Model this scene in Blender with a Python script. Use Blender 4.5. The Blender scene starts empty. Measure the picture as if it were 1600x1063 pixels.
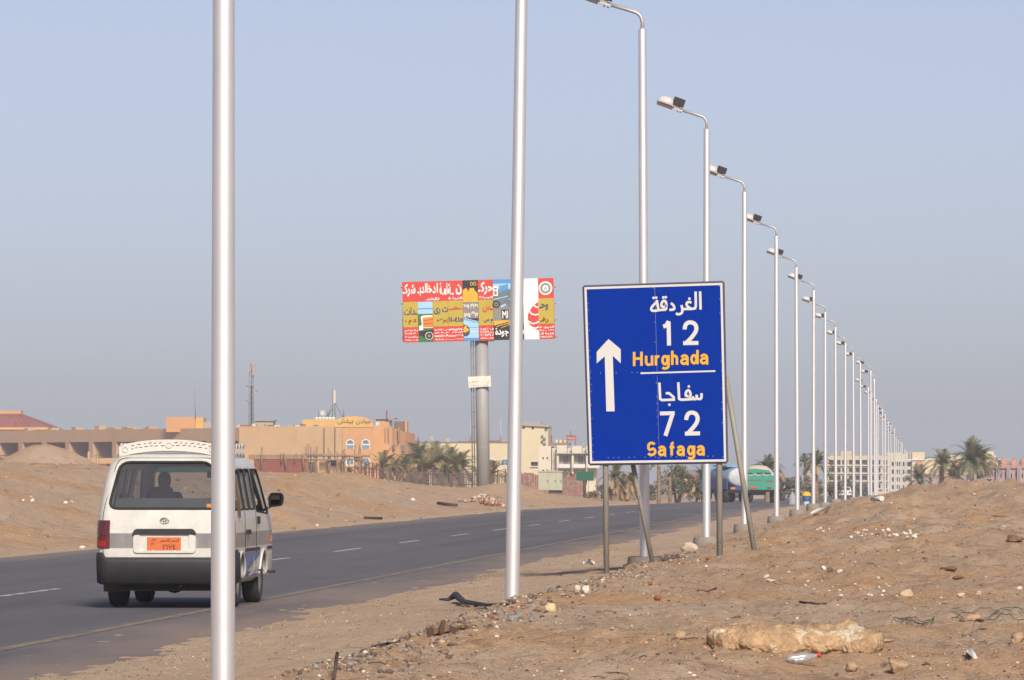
import bpy, bmesh, math, random, unicodedata
import numpy as np
from mathutils import Vector, Matrix, noise as mnoise
from math import sin, cos, pi, radians, sqrt, atan, atan2, tan

sc = bpy.context.scene
COL = sc.collection
random.seed(7)

# ------------------------------------------------------------------ camera
F = 8500.0                      # focal length in photo pixels (1600 wide)
EYE = 1.72
PITCH = atan(206.5 / F)
YAW = atan(650.0 / F * cos(PITCH))
cd = bpy.data.cameras.new('camera')
cam = bpy.data.objects.new('camera', cd)
COL.objects.link(cam)
cd.sensor_width = 36.0
cd.lens = F / 1600 * 36.0
cd.clip_start = 1.0
cd.clip_end = 20000
cam.location = (0, 0, EYE)
cam.rotation_euler = (pi / 2 + PITCH, 0, YAW)
sc.camera = cam

# ------------------------------------------------------------------ sky, sun, exposure
SUN_AZ = radians(17)            # to the right of straight behind the camera
SUN_EL = radians(34)
w = bpy.data.worlds.new('World')
sc.world = w
w.use_nodes = True
nt = w.node_tree
bg = nt.nodes['Background']
sky = nt.nodes.new('ShaderNodeTexSky')
sky.sky_type = 'NISHITA'
sky.sun_disc = False
sky.sun_elevation = SUN_EL
sky.sun_rotation = pi - SUN_AZ
sky.altitude = 0
sky.air_density = 0.7
sky.dust_density = 0.9
sky.ozone_density = 3.0
hs = nt.nodes.new('ShaderNodeHueSaturation')
hs.inputs['Saturation'].default_value = 0.62
nt.links.new(sky.outputs[0], hs.inputs['Color'])
tn = nt.nodes.new('ShaderNodeMix')
tn.data_type = 'RGBA'
tn.blend_type = 'MULTIPLY'
tn.inputs[0].default_value = 1.0
tn.inputs[7].default_value = (1.03, 0.985, 1.08, 1)
nt.links.new(hs.outputs[0], tn.inputs[6])
nt.links.new(tn.outputs[2], bg.inputs[0])
bg.inputs[1].default_value = 0.06
sd = bpy.data.lights.new('sun', 'SUN')
sd.energy = 3.6
sd.angle = radians(15)
sd.color = (1.0, 0.90, 0.77)
sun = bpy.data.objects.new('sun', sd)
COL.objects.link(sun)
sdir = Vector((sin(SUN_AZ) * cos(SUN_EL), -cos(SUN_AZ) * cos(SUN_EL), sin(SUN_EL)))
sun.rotation_euler = sdir.to_track_quat('Z', 'Y').to_euler()
vs = sc.view_settings
vs.view_transform = 'Standard'
vs.look = 'None'
vs.exposure = 0.65
vs.gamma = 1.0

# ------------------------------------------------------------------ photo ray -> place in the world
_fw = Vector((-sin(YAW) * cos(PITCH), cos(YAW) * cos(PITCH), sin(PITCH)))
_rt = Vector((cos(YAW), sin(YAW), 0))
_up = _rt.cross(_fw)


def P(px, py, Y):
    d = _fw + _rt * ((px - 800) / F) + _up * ((531.5 - py) / F)
    return Vector((0, 0, EYE)) + d * (Y / d.y)


# ------------------------------------------------------------------ noise and terrain
def _hash(ix, iy, s):
    h = (ix * 374761393 + iy * 668265263 + s * 1442695041) & 0xFFFFFFFF
    h = ((h ^ (h >> 13)) * 1274126177) & 0xFFFFFFFF
    return ((h ^ (h >> 16)) & 0xFFFFFF) / float(0xFFFFFF)


def vnoise(x, y, s=0):
    x = np.asarray(x, dtype=np.float64)
    y = np.asarray(y, dtype=np.float64)
    ix = np.floor(x).astype(np.int64)
    iy = np.floor(y).astype(np.int64)
    fx = x - ix
    fy = y - iy
    fx = fx * fx * (3 - 2 * fx)
    fy = fy * fy * (3 - 2 * fy)
    a = _hash(ix, iy, s)
    b = _hash(ix + 1, iy, s)
    c = _hash(ix, iy + 1, s)
    d = _hash(ix + 1, iy + 1, s)
    return (a + (b - a) * fx + (c - a) * fy + (a - b - c + d) * fx * fy) * 2 - 1


def fbm(x, y, s=0, o=4, g=0.5):
    t = 0
    a = 1.0
    for k in range(o):
        t = t + a * vnoise(x * 2.03 ** k + 13.7 * k, y * 2.03 ** k + 7.3 * k, s + k)
        a *= g
    return t


def sstep(a, b, x):
    t = np.clip((np.asarray(x, dtype=np.float64) - a) / (b - a), 0, 1)
    return t * t * (3 - 2 * t)


ROAD_L, ROAD_R = -18.1, -7.75


def road_z(Y):
    Y = np.asarray(Y, dtype=np.float64)
    return -0.0035 * np.clip(Y - 250, 0, None)


def bump(x, y, cx, cy, rx, ry, h):
    r = ((x - cx) / rx) ** 2 + ((y - cy) / ry) ** 2
    return h * np.clip(1 - r, 0, 1) ** 1.3


def ground_z(x, y):
    x = np.asarray(x, dtype=np.float64)
    y = np.asarray(y, dtype=np.float64)
    rz = road_z(y)
    ys = np.maximum(y, 60)
    u = 1450 + x / ys * F
    # ---- left bank: rises from the road edge to a plateau
    ytop = np.interp(u, [-600, 0, 330, 400, 480, 560, 640, 700, 780, 900, 1000, 1100, 1200, 1300],
                     [727, 731, 739, 743, 746, 751, 759, 765, 769, 778, 781, 784, 786, 776])
    s = (ytop - 738) / F
    yc = np.clip(y, 0, 2500)
    plat = EYE - s * yc
    wob = 1.2 * vnoise(x * 0 + 3.1, y * 0.06, 5) + 0.5 * vnoise(x * 0 + 1.3, y * 0.3, 6)
    tl = sstep(0.3, 10.5, (ROAD_L + 0.45 * fbm(x * 0, y * 0.35, 9, 3)) - x + 0 * wob)
    lump = 1 - np.abs(fbm(x * 0.42, y * 0.26, 31, 4))
    big = 0.12 * fbm(x * 0.13, y * 0.085, 21, 3) + 0.20 * (lump - 0.6) + 0.09 * fbm(x * 1.3, y * 0.9, 35, 4)
    amp = np.clip((ROAD_L - 0.6 - x) / 4.0, 0, 1) * np.clip(1.25 - y / 600, 0.2, 1)
    left = rz + (plat - rz) * tl + big * amp
    left = left - 0.03 + 0.07 * sstep(0.0, 1.3, ROAD_L - x + 0.35 * fbm(x * 0.2, y * 0.3, 14, 3)) \
        + 0.03 * fbm(x * 2.1, y * 1.6, 41, 3) * np.clip((ROAD_L - x) / 2, 0, 1)
    # spoil heaps beside the road
    left = left + bump(x, y, -53.8, 330, 3.4, 7, 1.35) + bump(x, y, -19.9, 166, 1.1, 2.6, 0.42) \
        + bump(x, y, -25.0, 330, 2.9, 8, 0.62) + bump(x, y, -22.3, 182, 2.6, 5, 0.35) + bump(x, y, -25.5, 205, 2.2, 8, 0.3) \
        + bump(x, y, -23.2, 150, 1.6, 4, 0.25) + bump(x, y, -24.0, 133, 1.8, 4, 0.3) + bump(x, y, -28, 260, 3, 8, 0.25)
    # ---- right verge: soft shoulder, gravel lip at the lamp line, then rising dunes
    sh = 0.07 * sstep(0.0, 1.2, x - ROAD_R) + 0.13 * sstep(1.4, 3.2, x - ROAD_R)
    lipx = -4.25 + 0.22 * fbm(x * 0, y * 0.25, 51, 3)
    lip = 0.14 * sstep(-0.35, 0.35, x - lipx)
    ridge = 0.10 * np.exp(-((x - lipx - 0.30) / 0.33) ** 2) * (0.6 + 0.5 * vnoise(x * 0.9, y * 0.7, 55)) * sstep(95, 78, y)
    rise_y = np.interp(y, [-100, 36, 60, 80, 110, 140, 172, 200, 260, 340, 3000],
                       [0.0, 0.0, 0.05, 0.18, 0.46, 0.70, 0.86, 0.70, 0.25, 0.1, 0.1])
    lat = sstep(-4.3, 0.4 + np.clip(y - 60, 0, 120) * 0.006, x)
    und = (0.07 * fbm(x * 0.33, y * 0.14, 61, 4) + 0.065 * fbm(x * 1.1, y * 0.7, 71, 4) + 0.07 * (0.5 - np.abs(fbm(x * 0.7, y * 0.5, 75, 3)))) * (1 + np.clip((y - 60) / 60, 0, 1.6)) \
        * sstep(-4.4, -2.5, x)
    clod = np.clip(fbm(x * 5.5, y * 4.0, 85, 3) - 0.35, 0, 1)
    fine = 0.026 * fbm(x * 3.1, y * 2.3, 81, 4) + 0.05 * clod * (0.35 + 0.65 * sstep(-4.7, -4.0, x))
    right = rz + sh + lip + ridge + rise_y * lat + und + fine
    right = right + bump(x, y, -1.0, 43.2, 1.5, 1.0, 0.05) + bump(x, y, 3.2, 118, 3.5, 9, 0.22) + bump(x, y, 2.6, 44.5, 0.8, 1.3, 0.16) \
        + bump(x, y, -0.8, 118, 2.2, 9, 0.22) + bump(x, y, 4.4, 160, 3.5, 12, 0.22) + bump(x, y, 1.9, 49.8, 0.7, 1.5, 0.12) \
        + bump(x, y, 0.35, 38.5, 0.45, 0.5, 0.07) - bump(x, y, -0.35, 40.6, 1.1, 0.7, 0.03)
    right = right - 0.035 * (1 - sstep(-0.1, 1.0, x - ROAD_R + 0.45 * fbm(x * 0.25, y * 0.22, 91, 3)))
    mid = rz - 0.04
    z = np.where(x < ROAD_L + 0.5, left, np.where(x > ROAD_R - 0.9, right, mid))
    return z


def gz(x, y):
    return float(ground_z(np.array([x]), np.array([y]))[0])


_ys = 30 * 1.0035 ** np.arange(0, 900)


def G(px, py):
    """the place on the ground that the photo shows at this pixel"""
    d = _fw + _rt * ((px - 800) / F) + _up * ((531.5 - py) / F)
    X = d.x / d.y * _ys
    Z = EYE + d.z / d.y * _ys
    g = np.maximum(ground_z(X, _ys), np.where((X > ROAD_L) & (X < ROAD_R), road_z(_ys), -99))
    k = np.nonzero(Z <= g)[0]
    i = int(k[0]) if len(k) else 600
    return Vector((X[i], _ys[i], g[i]))


# ------------------------------------------------------------------ materials
MATS = {}


def mat(name, col, rough=0.7, metal=0.0, var=0.12, vscale=3.0, bump=0.0, bscale=30.0, spec=0.35, col2=None, c2scale=2.0,
        c2lo=0.55, c2hi=0.7, coat=0.0, stretch=None):
    if name in MATS:
        return MATS[name]
    m = bpy.data.materials.new(name)
    m.use_nodes = True
    n = m.node_tree.nodes
    l = m.node_tree.links
    b = n['Principled BSDF']
    b.inputs['Roughness'].default_value = rough
    b.inputs['Metallic'].default_value = metal
    b.inputs['Specular IOR Level'].default_value = spec
    b.inputs['Coat Weight'].default_value = coat
    tc = n.new('ShaderNodeTexCoord')
    vec = tc.outputs['Object']
    if stretch:
        mp = n.new('ShaderNodeMapping')
        mp.inputs['Scale'].default_value = stretch
        l.new(vec, mp.inputs[0])
        vec = mp.outputs[0]
    no = n.new('ShaderNodeTexNoise')
    no.inputs['Scale'].default_value = vscale
    no.inputs['Detail'].default_value = 5
    no.inputs['Roughness'].default_value = 0.65
    l.new(vec, no.inputs['Vector'])
    mr = n.new('ShaderNodeMapRange')
    mr.inputs[1].default_value = 0.25
    mr.inputs[2].default_value = 0.75
    mr.inputs[3].default_value = 1 - var
    mr.inputs[4].default_value = 1 + var
    l.new(no.outputs['Fac'], mr.inputs[0])
    mx = n.new('ShaderNodeMix')
    mx.data_type = 'RGBA'
    mx.blend_type = 'MULTIPLY'
    mx.inputs[0].default_value = 1.0
    mx.inputs[6].default_value = (*col, 1)
    l.new(mr.outputs[0], mx.inputs[7])
    out = mx.outputs[2]
    if col2:
        n2 = n.new('ShaderNodeTexNoise')
        n2.inputs['Scale'].default_value = c2scale
        n2.inputs['Detail'].default_value = 6
        n2.inputs['Roughness'].default_value = 0.7
        l.new(vec, n2.inputs['Vector'])
        r2 = n.new('ShaderNodeMapRange')
        r2.inputs[1].default_value = c2lo
        r2.inputs[2].default_value = c2hi
        l.new(n2.outputs['Fac'], r2.inputs[0])
        m2 = n.new('ShaderNodeMix')
        m2.data_type = 'RGBA'
        l.new(r2.outputs[0], m2.inputs[0])
        l.new(out, m2.inputs[6])
        m2.inputs[7].default_value = (*col2, 1)
        out = m2.outputs[2]
    l.new(out, b.inputs['Base Color'])
    if bump:
        nb = n.new('ShaderNodeTexNoise')
        nb.inputs['Scale'].default_value = bscale
        nb.inputs['Detail'].default_value = 4
        l.new(vec, nb.inputs['Vector'])
        bp = n.new('ShaderNodeBump')
        bp.inputs['Strength'].default_value = min(1, bump)
        bp.inputs['Distance'].default_value = 0.02
        l.new(nb.outputs['Fac'], bp.inputs['Height'])
        l.new(bp.outputs[0], b.inputs['Normal'])
    MATS[name] = m
    return m


def glass(name, tint=(0.6, 0.62, 0.62), refl=0.12, dust=0.08, dustcol=(0.5, 0.46, 0.42), rough=0.04):
    m = bpy.data.materials.new(name)
    m.use_nodes = True
    n = m.node_tree.nodes
    l = m.node_tree.links
    n.remove(n['Principled BSDF'])
    o = n['Material Output']
    t = n.new('ShaderNodeBsdfTransparent')
    t.inputs[0].default_value = (*tint, 1)
    g = n.new('ShaderNodeBsdfGlossy')
    g.inputs[0].default_value = (0.9, 0.9, 0.9, 1)
    g.inputs['Roughness'].default_value = rough
    d = n.new('ShaderNodeBsdfDiffuse')
    d.inputs[0].default_value = (*dustcol, 1)
    a = n.new('ShaderNodeMixShader')
    a.inputs[0].default_value = refl
    l.new(t.outputs[0], a.inputs[1])
    l.new(g.outputs[0], a.inputs[2])
    c = n.new('ShaderNodeMixShader')
    no = n.new('ShaderNodeTexNoise')
    no.inputs['Scale'].default_value = 4
    no.inputs['Detail'].default_value = 5
    tc = n.new('ShaderNodeTexCoord')
    l.new(tc.outputs['Object'], no.inputs['Vector'])
    mr = n.new('ShaderNodeMapRange')
    mr.inputs[3].default_value = dust * 0.4
    mr.inputs[4].default_value = dust * 1.6
    l.new(no.outputs['Fac'], mr.inputs[0])
    l.new(mr.outputs[0], c.inputs[0])
    l.new(a.outputs[0], c.inputs[1])
    l.new(d.outputs[0], c.inputs[2])
    l.new(c.outputs[0], o.inputs['Surface'])
    return m


# ------------------------------------------------------------------ mesh builder
class MB:
    def __init__(self):
        self.v = []
        self.f = []
        self.m = []
        self.s = []

    def add(self, vs_, fs, mi=0, smooth=False, T=None):
        o = len(self.v)
        for p in vs_:
            self.v.append(tuple(T @ Vector(p)) if T is not None else tuple(p))
        for f in fs:
            self.f.append([i + o for i in f])
            self.m.append(mi)
            self.s.append(smooth)
        return self

    def box(self, x0, x1, y0, y1, z0, z1, mi=0, T=None):
        vs_ = [(x0, y0, z0), (x1, y0, z0), (x1, y1, z0), (x0, y1, z0), (x0, y0, z1), (x1, y0, z1), (x1, y1, z1), (x0, y1, z1)]
        return self.add(vs_, [(3, 2, 1, 0), (4, 5, 6, 7), (0, 1, 5, 4), (1, 2, 6, 5), (2, 3, 7, 6), (3, 0, 4, 7)], mi, False, T)

    def tube(self, pts, rad, seg=8, mi=0, caps=True, smooth=True, T=None):
        pts = [Vector(p) for p in pts]
        n = len(pts)
        if not hasattr(rad, '__len__'):
            rad = [rad] * n
        vs_ = []
        fs = []
        t0 = (pts[1] - pts[0]).normalized()
        up = Vector((0, 0, 1)) if abs(t0.z) < 0.9 else Vector((0, 1, 0))
        nx = t0.cross(up).normalized()
        for i in range(n):
            t = (pts[min(i + 1, n - 1)] - pts[max(i - 1, 0)])
            if t.length < 1e-9:
                t = t0
            t.normalize()
            nx = (nx - t * nx.dot(t)).normalized()
            ny = t.cross(nx)
            for k in range(seg):
                a = 2 * pi * k / seg
                vs_.append(pts[i] + (nx * cos(a) + ny * sin(a)) * rad[i])
        for i in range(n - 1):
            for k in range(seg):
                k2 = (k + 1) % seg
                fs.append((i * seg + k, i * seg + k2, (i + 1) * seg + k2, (i + 1) * seg + k))
        self.add(vs_, fs, mi, smooth, T)
        if caps:
            o = len(self.v) - len(vs_)
            self.f.append([o + k for k in range(seg)][::-1])
            self.m.append(mi)
            self.s.append(False)
            self.f.append([o + (n - 1) * seg + k for k in range(seg)])
            self.m.append(mi)
            self.s.append(False)
        return self

    def lathe(self, prof, seg=16, mi=0, smooth=True, T=None, a0=0.0, a1=2 * pi):
        full = abs(a1 - a0 - 2 * pi) < 1e-6
        cols = seg if full else seg + 1
        vs_ = []
        fs = []
        for r, z in prof:
            for k in range(cols):
                a = a0 + (a1 - a0) * k / seg
                vs_.append((r * cos(a), r * sin(a), z))
        for i in range(len(prof) - 1):
            for k in range(seg):
                k2 = (k + 1) % cols
                fs.append((i * cols + k, i * cols + k2, (i + 1) * cols + k2, (i + 1) * cols + k))
        return self.add(vs_, fs, mi, smooth, T)

    def prism(self, poly, y0, y1, mi=0, T=None):
        """polygon in x,z extruded along y"""
        n = len(poly)
        vs_ = [(p[0], y0, p[1]) for p in poly] + [(p[0], y1, p[1]) for p in poly]
        fs = [tuple(range(n)), tuple(range(2 * n - 1, n - 1, -1))]
        for k in range(n):
            k2 = (k + 1) % n
            fs.append((k, k + n, k2 + n, k2))
        return self.add(vs_, fs, mi, False, T)

    def ribbon(self, pts, wd, y=0.0, th=0.004, mi=0, closed=False, taper=None, round_ends=False):
        """flat stroke in x,z with its face towards -y"""
        pts = [Vector((p[0], p[1])) for p in pts]
        q = [pts[0]]
        for p in pts[1:]:
            if (p - q[-1]).length > 1e-6:
                q.append(p)
        pts = q
        n = len(pts)
        L = []
        R = []
        for i in range(n):
            if closed:
                a = pts[i] - pts[i - 1]
                b = pts[(i + 1) % n] - pts[i]
            else:
                a = pts[i] - pts[i - 1] if i > 0 else pts[1] - pts[0]
                b = pts[i + 1] - pts[i] if i < n - 1 else pts[-1] - pts[-2]
            a.normalize()
            b.normalize()
            na = Vector((-a.y, a.x))
            nb = Vector((-b.y, b.x))
            nn = na + nb
            if nn.length < 1e-6:
                nn = na
            nn.normalize()
            k = wd / 2 / max(0.45, nn.dot(na))
            if taper:
                k *= taper[i]
            L.append(pts[i] + nn * k)
            R.append(pts[i] - nn * k)
        vs_ = [(p.x, y, p.y) for p in L] + [(p.x, y, p.y) for p in R]
        fs = []
        for i in range(n if closed else n - 1):
            j = (i + 1) % n
            fs.append((i, j, n + j, n + i))
        return self.add(vs_, fs, mi)

    def disc(self, cx, cz, rx, rz, y=0.0, mi=0, seg=14):
        vs_ = [(cx + rx * cos(2 * pi * k / seg), y, cz + rz * sin(2 * pi * k / seg)) for k in range(seg)]
        return self.add(vs_, [tuple(range(seg))], mi)

    def mesh(self, name):
        me = bpy.data.meshes.new(name)
        me.from_pydata(self.v, [], self.f)
        me.polygons.foreach_set('material_index', self.m)
        me.polygons.foreach_set('use_smooth', self.s)
        me.update()
        return me

    def build(self, name, mats, parent=None, loc=None, rot=None):
        me = self.mesh(name)
        for m in (mats if isinstance(mats, (list, tuple)) else [mats]):
            me.materials.append(m)
        return link(name, me, parent, loc, rot)


def link(name, me, parent=None, loc=None, rot=None):
    o = bpy.data.objects.new(name, me)
    COL.objects.link(o)
    if parent is not None:
        o.parent = parent
    if loc is not None:
        o.location = loc
    if rot is not None:
        o.rotation_euler = rot
    return o


def tag(o, label=None, cat=None, group=None, kind=None):
    if label:
        o['label'] = label
    if cat:
        o['category'] = cat
    if group:
        o['group'] = group
    if kind or (label and cat):
        o['kind'] = kind or 'thing'
    return o


def thing(name, label, cat, loc=(0, 0, 0), rz=0.0, group=None):
    o = bpy.data.objects.new(name, None)
    COL.objects.link(o)
    o.empty_display_size = 0.2
    o.location = loc
    o.rotation_euler = (0, 0, rz)
    return tag(o, label, cat, group)


def copy_tree(o, parent=None):
    c = o.copy()
    COL.objects.link(c)
    c.parent = parent
    for ch in o.children:
        copy_tree(ch, c)
    return c


def arc(cx, cz, r, a0, a1, n=10, rz=None):
    rz = r if rz is None else rz
    return [(cx + r * cos(radians(a0 + (a1 - a0) * k / n)), cz + rz * sin(radians(a0 + (a1 - a0) * k / n))) for k in range(n + 1)]


# Arabic shaping (joined letter forms) for the built-in font
_FORMS = {}
for _c in range(0xFE80, 0xFEFD):
    _d = unicodedata.decomposition(chr(_c)).split()
    if len(_d) == 2:
        _FORMS.setdefault(chr(int(_d[1], 16)), {})[_d[0]] = chr(_c)
    elif len(_d) == 3:
        _FORMS.setdefault(chr(int(_d[1], 16)) + chr(int(_d[2], 16)), {})[_d[0]] = chr(_c)


def shape_ar(s):
    toks = []
    i = 0
    while i < len(s):
        if s[i:i + 2] in _FORMS and len(s[i:i + 2]) == 2:
            toks.append(s[i:i + 2])
            i += 2
        else:
            toks.append(s[i])
            i += 1
    out = []

    def joins_next(t):
        return t == '\u0640' or '<initial>' in _FORMS.get(t, {})

    def joins_prev(t):
        return t == '\u0640' or '<final>' in _FORMS.get(t, {})
    for k, t in enumerate(toks):
        f = _FORMS.get(t)
        if not f:
            out.append(t)
            continue
        p = k > 0 and joins_next(toks[k - 1]) and joins_prev(t)
        q = k < len(toks) - 1 and joins_next(t) and joins_prev(toks[k + 1])
        key = '<medial>' if p and q else '<final>' if p else '<initial>' if q else '<isolated>'
        out.append(f.get(key) or f.get('<isolated>') or t)
    s2 = ''.join(out)[::-1]
    # runs of digits keep their own order
    res = ''
    run = ''
    for ch in s2:
        if ch.isdigit():
            run = ch + run
        else:
            res += run + ch
            run = ''
    return res + run


def text_mesh(s, x0, x1, z0, z1, y, bold=0.0, arabic=False):
    """text fitted into a rectangle of x,z as mesh data facing -y"""
    c = bpy.data.curves.new('text', 'FONT')
    c.body = shape_ar(s) if arabic else s
    c.size = 1.0
    c.offset = bold
    c.resolution_u = 3
    o = bpy.data.objects.new('text', c)
    COL.objects.link(o)
    dg = bpy.context.evaluated_depsgraph_get()
    e = o.evaluated_get(dg)
    me = bpy.data.meshes.new_from_object(e)
    bpy.data.objects.remove(o)
    bpy.data.curves.remove(c)
    n = len(me.vertices)
    if n == 0:
        return [], []
    co = np.zeros(n * 3)
    me.vertices.foreach_get('co', co)
    co = co.reshape(-1, 3)
    lo = co.min(0)
    hi = co.max(0)
    sx = (x1 - x0) / max(1e-6, hi[0] - lo[0])
    sz = (z1 - z0) / max(1e-6, hi[1] - lo[1])
    vs_ = [((p[0] - lo[0]) * sx + x0, y, (p[1] - lo[1]) * sz + z0) for p in co]
    fs = [tuple(p.vertices) for p in me.polygons]
    bpy.data.meshes.remove(me)
    return vs_, fs

# ================================================================== GROUND
def sand_material():
    m = bpy.data.materials.new('sand')
    m.use_nodes = True
    n = m.node_tree.nodes
    l = m.node_tree.links
    b = n['Principled BSDF']
    b.inputs['Roughness'].default_value = 0.95
    b.inputs['Specular IOR Level'].default_value = 0.1
    tc = n.new('ShaderNodeTexCoord')
    vec = tc.outputs['Object']

    def noise(scale, det=6, rough=0.65, st=None):
        v = vec
        if st:
            mp = n.new('ShaderNodeMapping')
            mp.inputs['Scale'].default_value = st
            l.new(vec, mp.inputs[0])
            v = mp.outputs[0]
        t = n.new('ShaderNodeTexNoise')
        t.inputs['Scale'].default_value = scale
        t.inputs['Detail'].default_value = det
        t.inputs['Roughness'].default_value = rough
        l.new(v, t.inputs['Vector'])
        return t.outputs['Fac']

    def rng(x, a, b_, c=0.0, d=1.0):
        r = n.new('ShaderNodeMapRange')
        r.inputs[1].default_value = a
        r.inputs[2].default_value = b_
        r.inputs[3].default_value = c
        r.inputs[4].default_value = d
        l.new(x, r.inputs[0])
        return r.outputs[0]

    def mix(fac, a, b_, mode='MIX'):
        x = n.new('ShaderNodeMix')
        x.data_type = 'RGBA'
        x.blend_type = mode
        for s_, v in ((0, fac), (6, a), (7, b_)):
            if isinstance(v, (int, float)):
                x.inputs[s_].default_value = v
            elif isinstance(v, tuple):
                x.inputs[s_].default_value = (*v, 1)
            else:
                l.new(v, x.inputs[s_])
        return x.outputs[2]
    base = mix(rng(noise(0.16, 5), 0.40, 0.62), (0.485, 0.355, 0.25), (0.505, 0.315, 0.175))
    base = mix(rng(noise(0.5, 6, 0.7, (1, 0.5, 1)), 0.52, 0.70, 0, 0.7), base, (0.54, 0.43, 0.335))
    base = mix(rng(noise(1.7, 7, 0.75), 0.52, 0.66, 0, 0.75), base, (0.265, 0.178, 0.122))
    base = mix(rng(noise(9, 5, 0.7), 0.52, 0.72, 0, 0.6), base, (0.22, 0.16, 0.118))
    base = mix(rng(noise(4.2, 6, 0.75), 0.56, 0.68, 0, 0.55), base, (0.53, 0.43, 0.345))
    base = mix(rng(noise(26, 3, 0.6), 0.60, 0.70, 0, 0.75), base, (0.16, 0.12, 0.095))
    base = mix(rng(noise(31, 2, 0.5), 0.69, 0.74, 0, 0.5), base, (0.55, 0.45, 0.36))
    # fine pale sand drifted along the road shoulder
    sp = n.new('ShaderNodeSeparateXYZ')
    l.new(vec, sp.inputs[0])
    w1 = rng(sp.outputs[0], -4.3, -5.0)
    w2 = rng(sp.outputs[0], -19.6, -18.6)
    mu = n.new('ShaderNodeMath')
    mu.operation = 'MULTIPLY'
    l.new(w1, mu.inputs[0])
    l.new(w2, mu.inputs[1])
    mu2 = n.new('ShaderNodeMath')
    mu2.operation = 'MULTIPLY'
    l.new(mu.outputs[0], mu2.inputs[0])
    l.new(rng(noise(0.8, 5, 0.7, (1, 0.3, 1)), 0.3, 0.65, 0.35, 0.85), mu2.inputs[1])
    base = mix(mu2.outputs[0], base, (0.53, 0.405, 0.295))
    l.new(base, b.inputs['Base Color'])
    bp = n.new('ShaderNodeBump')
    bp.inputs['Strength'].default_value = 0.9
    bp.inputs['Distance'].default_value = 0.07
    ad = n.new('ShaderNodeMath')
    ad.operation = 'ADD'
    l.new(noise(6, 6, 0.75), ad.inputs[0])
    l.new(rng(noise(34, 4, 0.7), 0.3, 0.7, 0, 0.28), ad.inputs[1])
    l.new(ad.outputs[0], bp.inputs['Height'])
    l.new(bp.outputs[0], b.inputs['Normal'])
    return m


SAND = sand_material()
rows = list(np.linspace(-120, 24, 20)) + list(26 * 1.0026 ** np.arange(0, 640)) + list(137 * 1.0062 ** np.arange(0, 375))
ymax = rows[-1]
rows += list(ymax * 1.12 ** np.arange(1, 11))
rows = np.array(rows)
us = np.concatenate([[-1.2, -1.0, -0.9, -0.55, -0.4, -0.3, -0.25], np.linspace(-0.215, 0.05, 500), [0.08, 0.11, 0.16, 0.25, 0.4, 0.6, 0.8, 1.0, 1.2]])
RR, UU = np.meshgrid(rows, us, indexing='ij')
XX = UU * np.maximum(RR, 34)
XX = np.where(np.abs(UU) > 0.26, XX + np.sign(UU) * (np.abs(UU) - 0.26) * 900, XX)
ZZ = ground_z(XX, RR)
far = sstep(1400, 3000, RR)
ZZ = ZZ * (1 - far) + far * (-6.0)
nr, nc = XX.shape
co = np.stack([XX, RR, ZZ], -1).reshape(-1, 3)
idx = np.arange(nr * nc).reshape(nr, nc)
q = np.stack([idx[:-1, :-1], idx[:-1, 1:], idx[1:, 1:], idx[1:, :-1]], -1).reshape(-1, 4)
gm = bpy.data.meshes.new('ground')
gm.vertices.add(len(co))
gm.vertices.foreach_set('co', co.ravel())
gm.loops.add(q.size)
gm.loops.foreach_set('vertex_index', q.ravel())
gm.polygons.add(len(q))
gm.polygons.foreach_set('loop_start', np.arange(0, q.size, 4))
gm.polygons.foreach_set('loop_total', np.full(len(q), 4))
gm.polygons.foreach_set('use_smooth', np.ones(len(q), dtype=bool))
gm.update()
gm.validate()
gm.materials.append(SAND)
tag(link('ground', gm), kind='structure')

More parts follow.
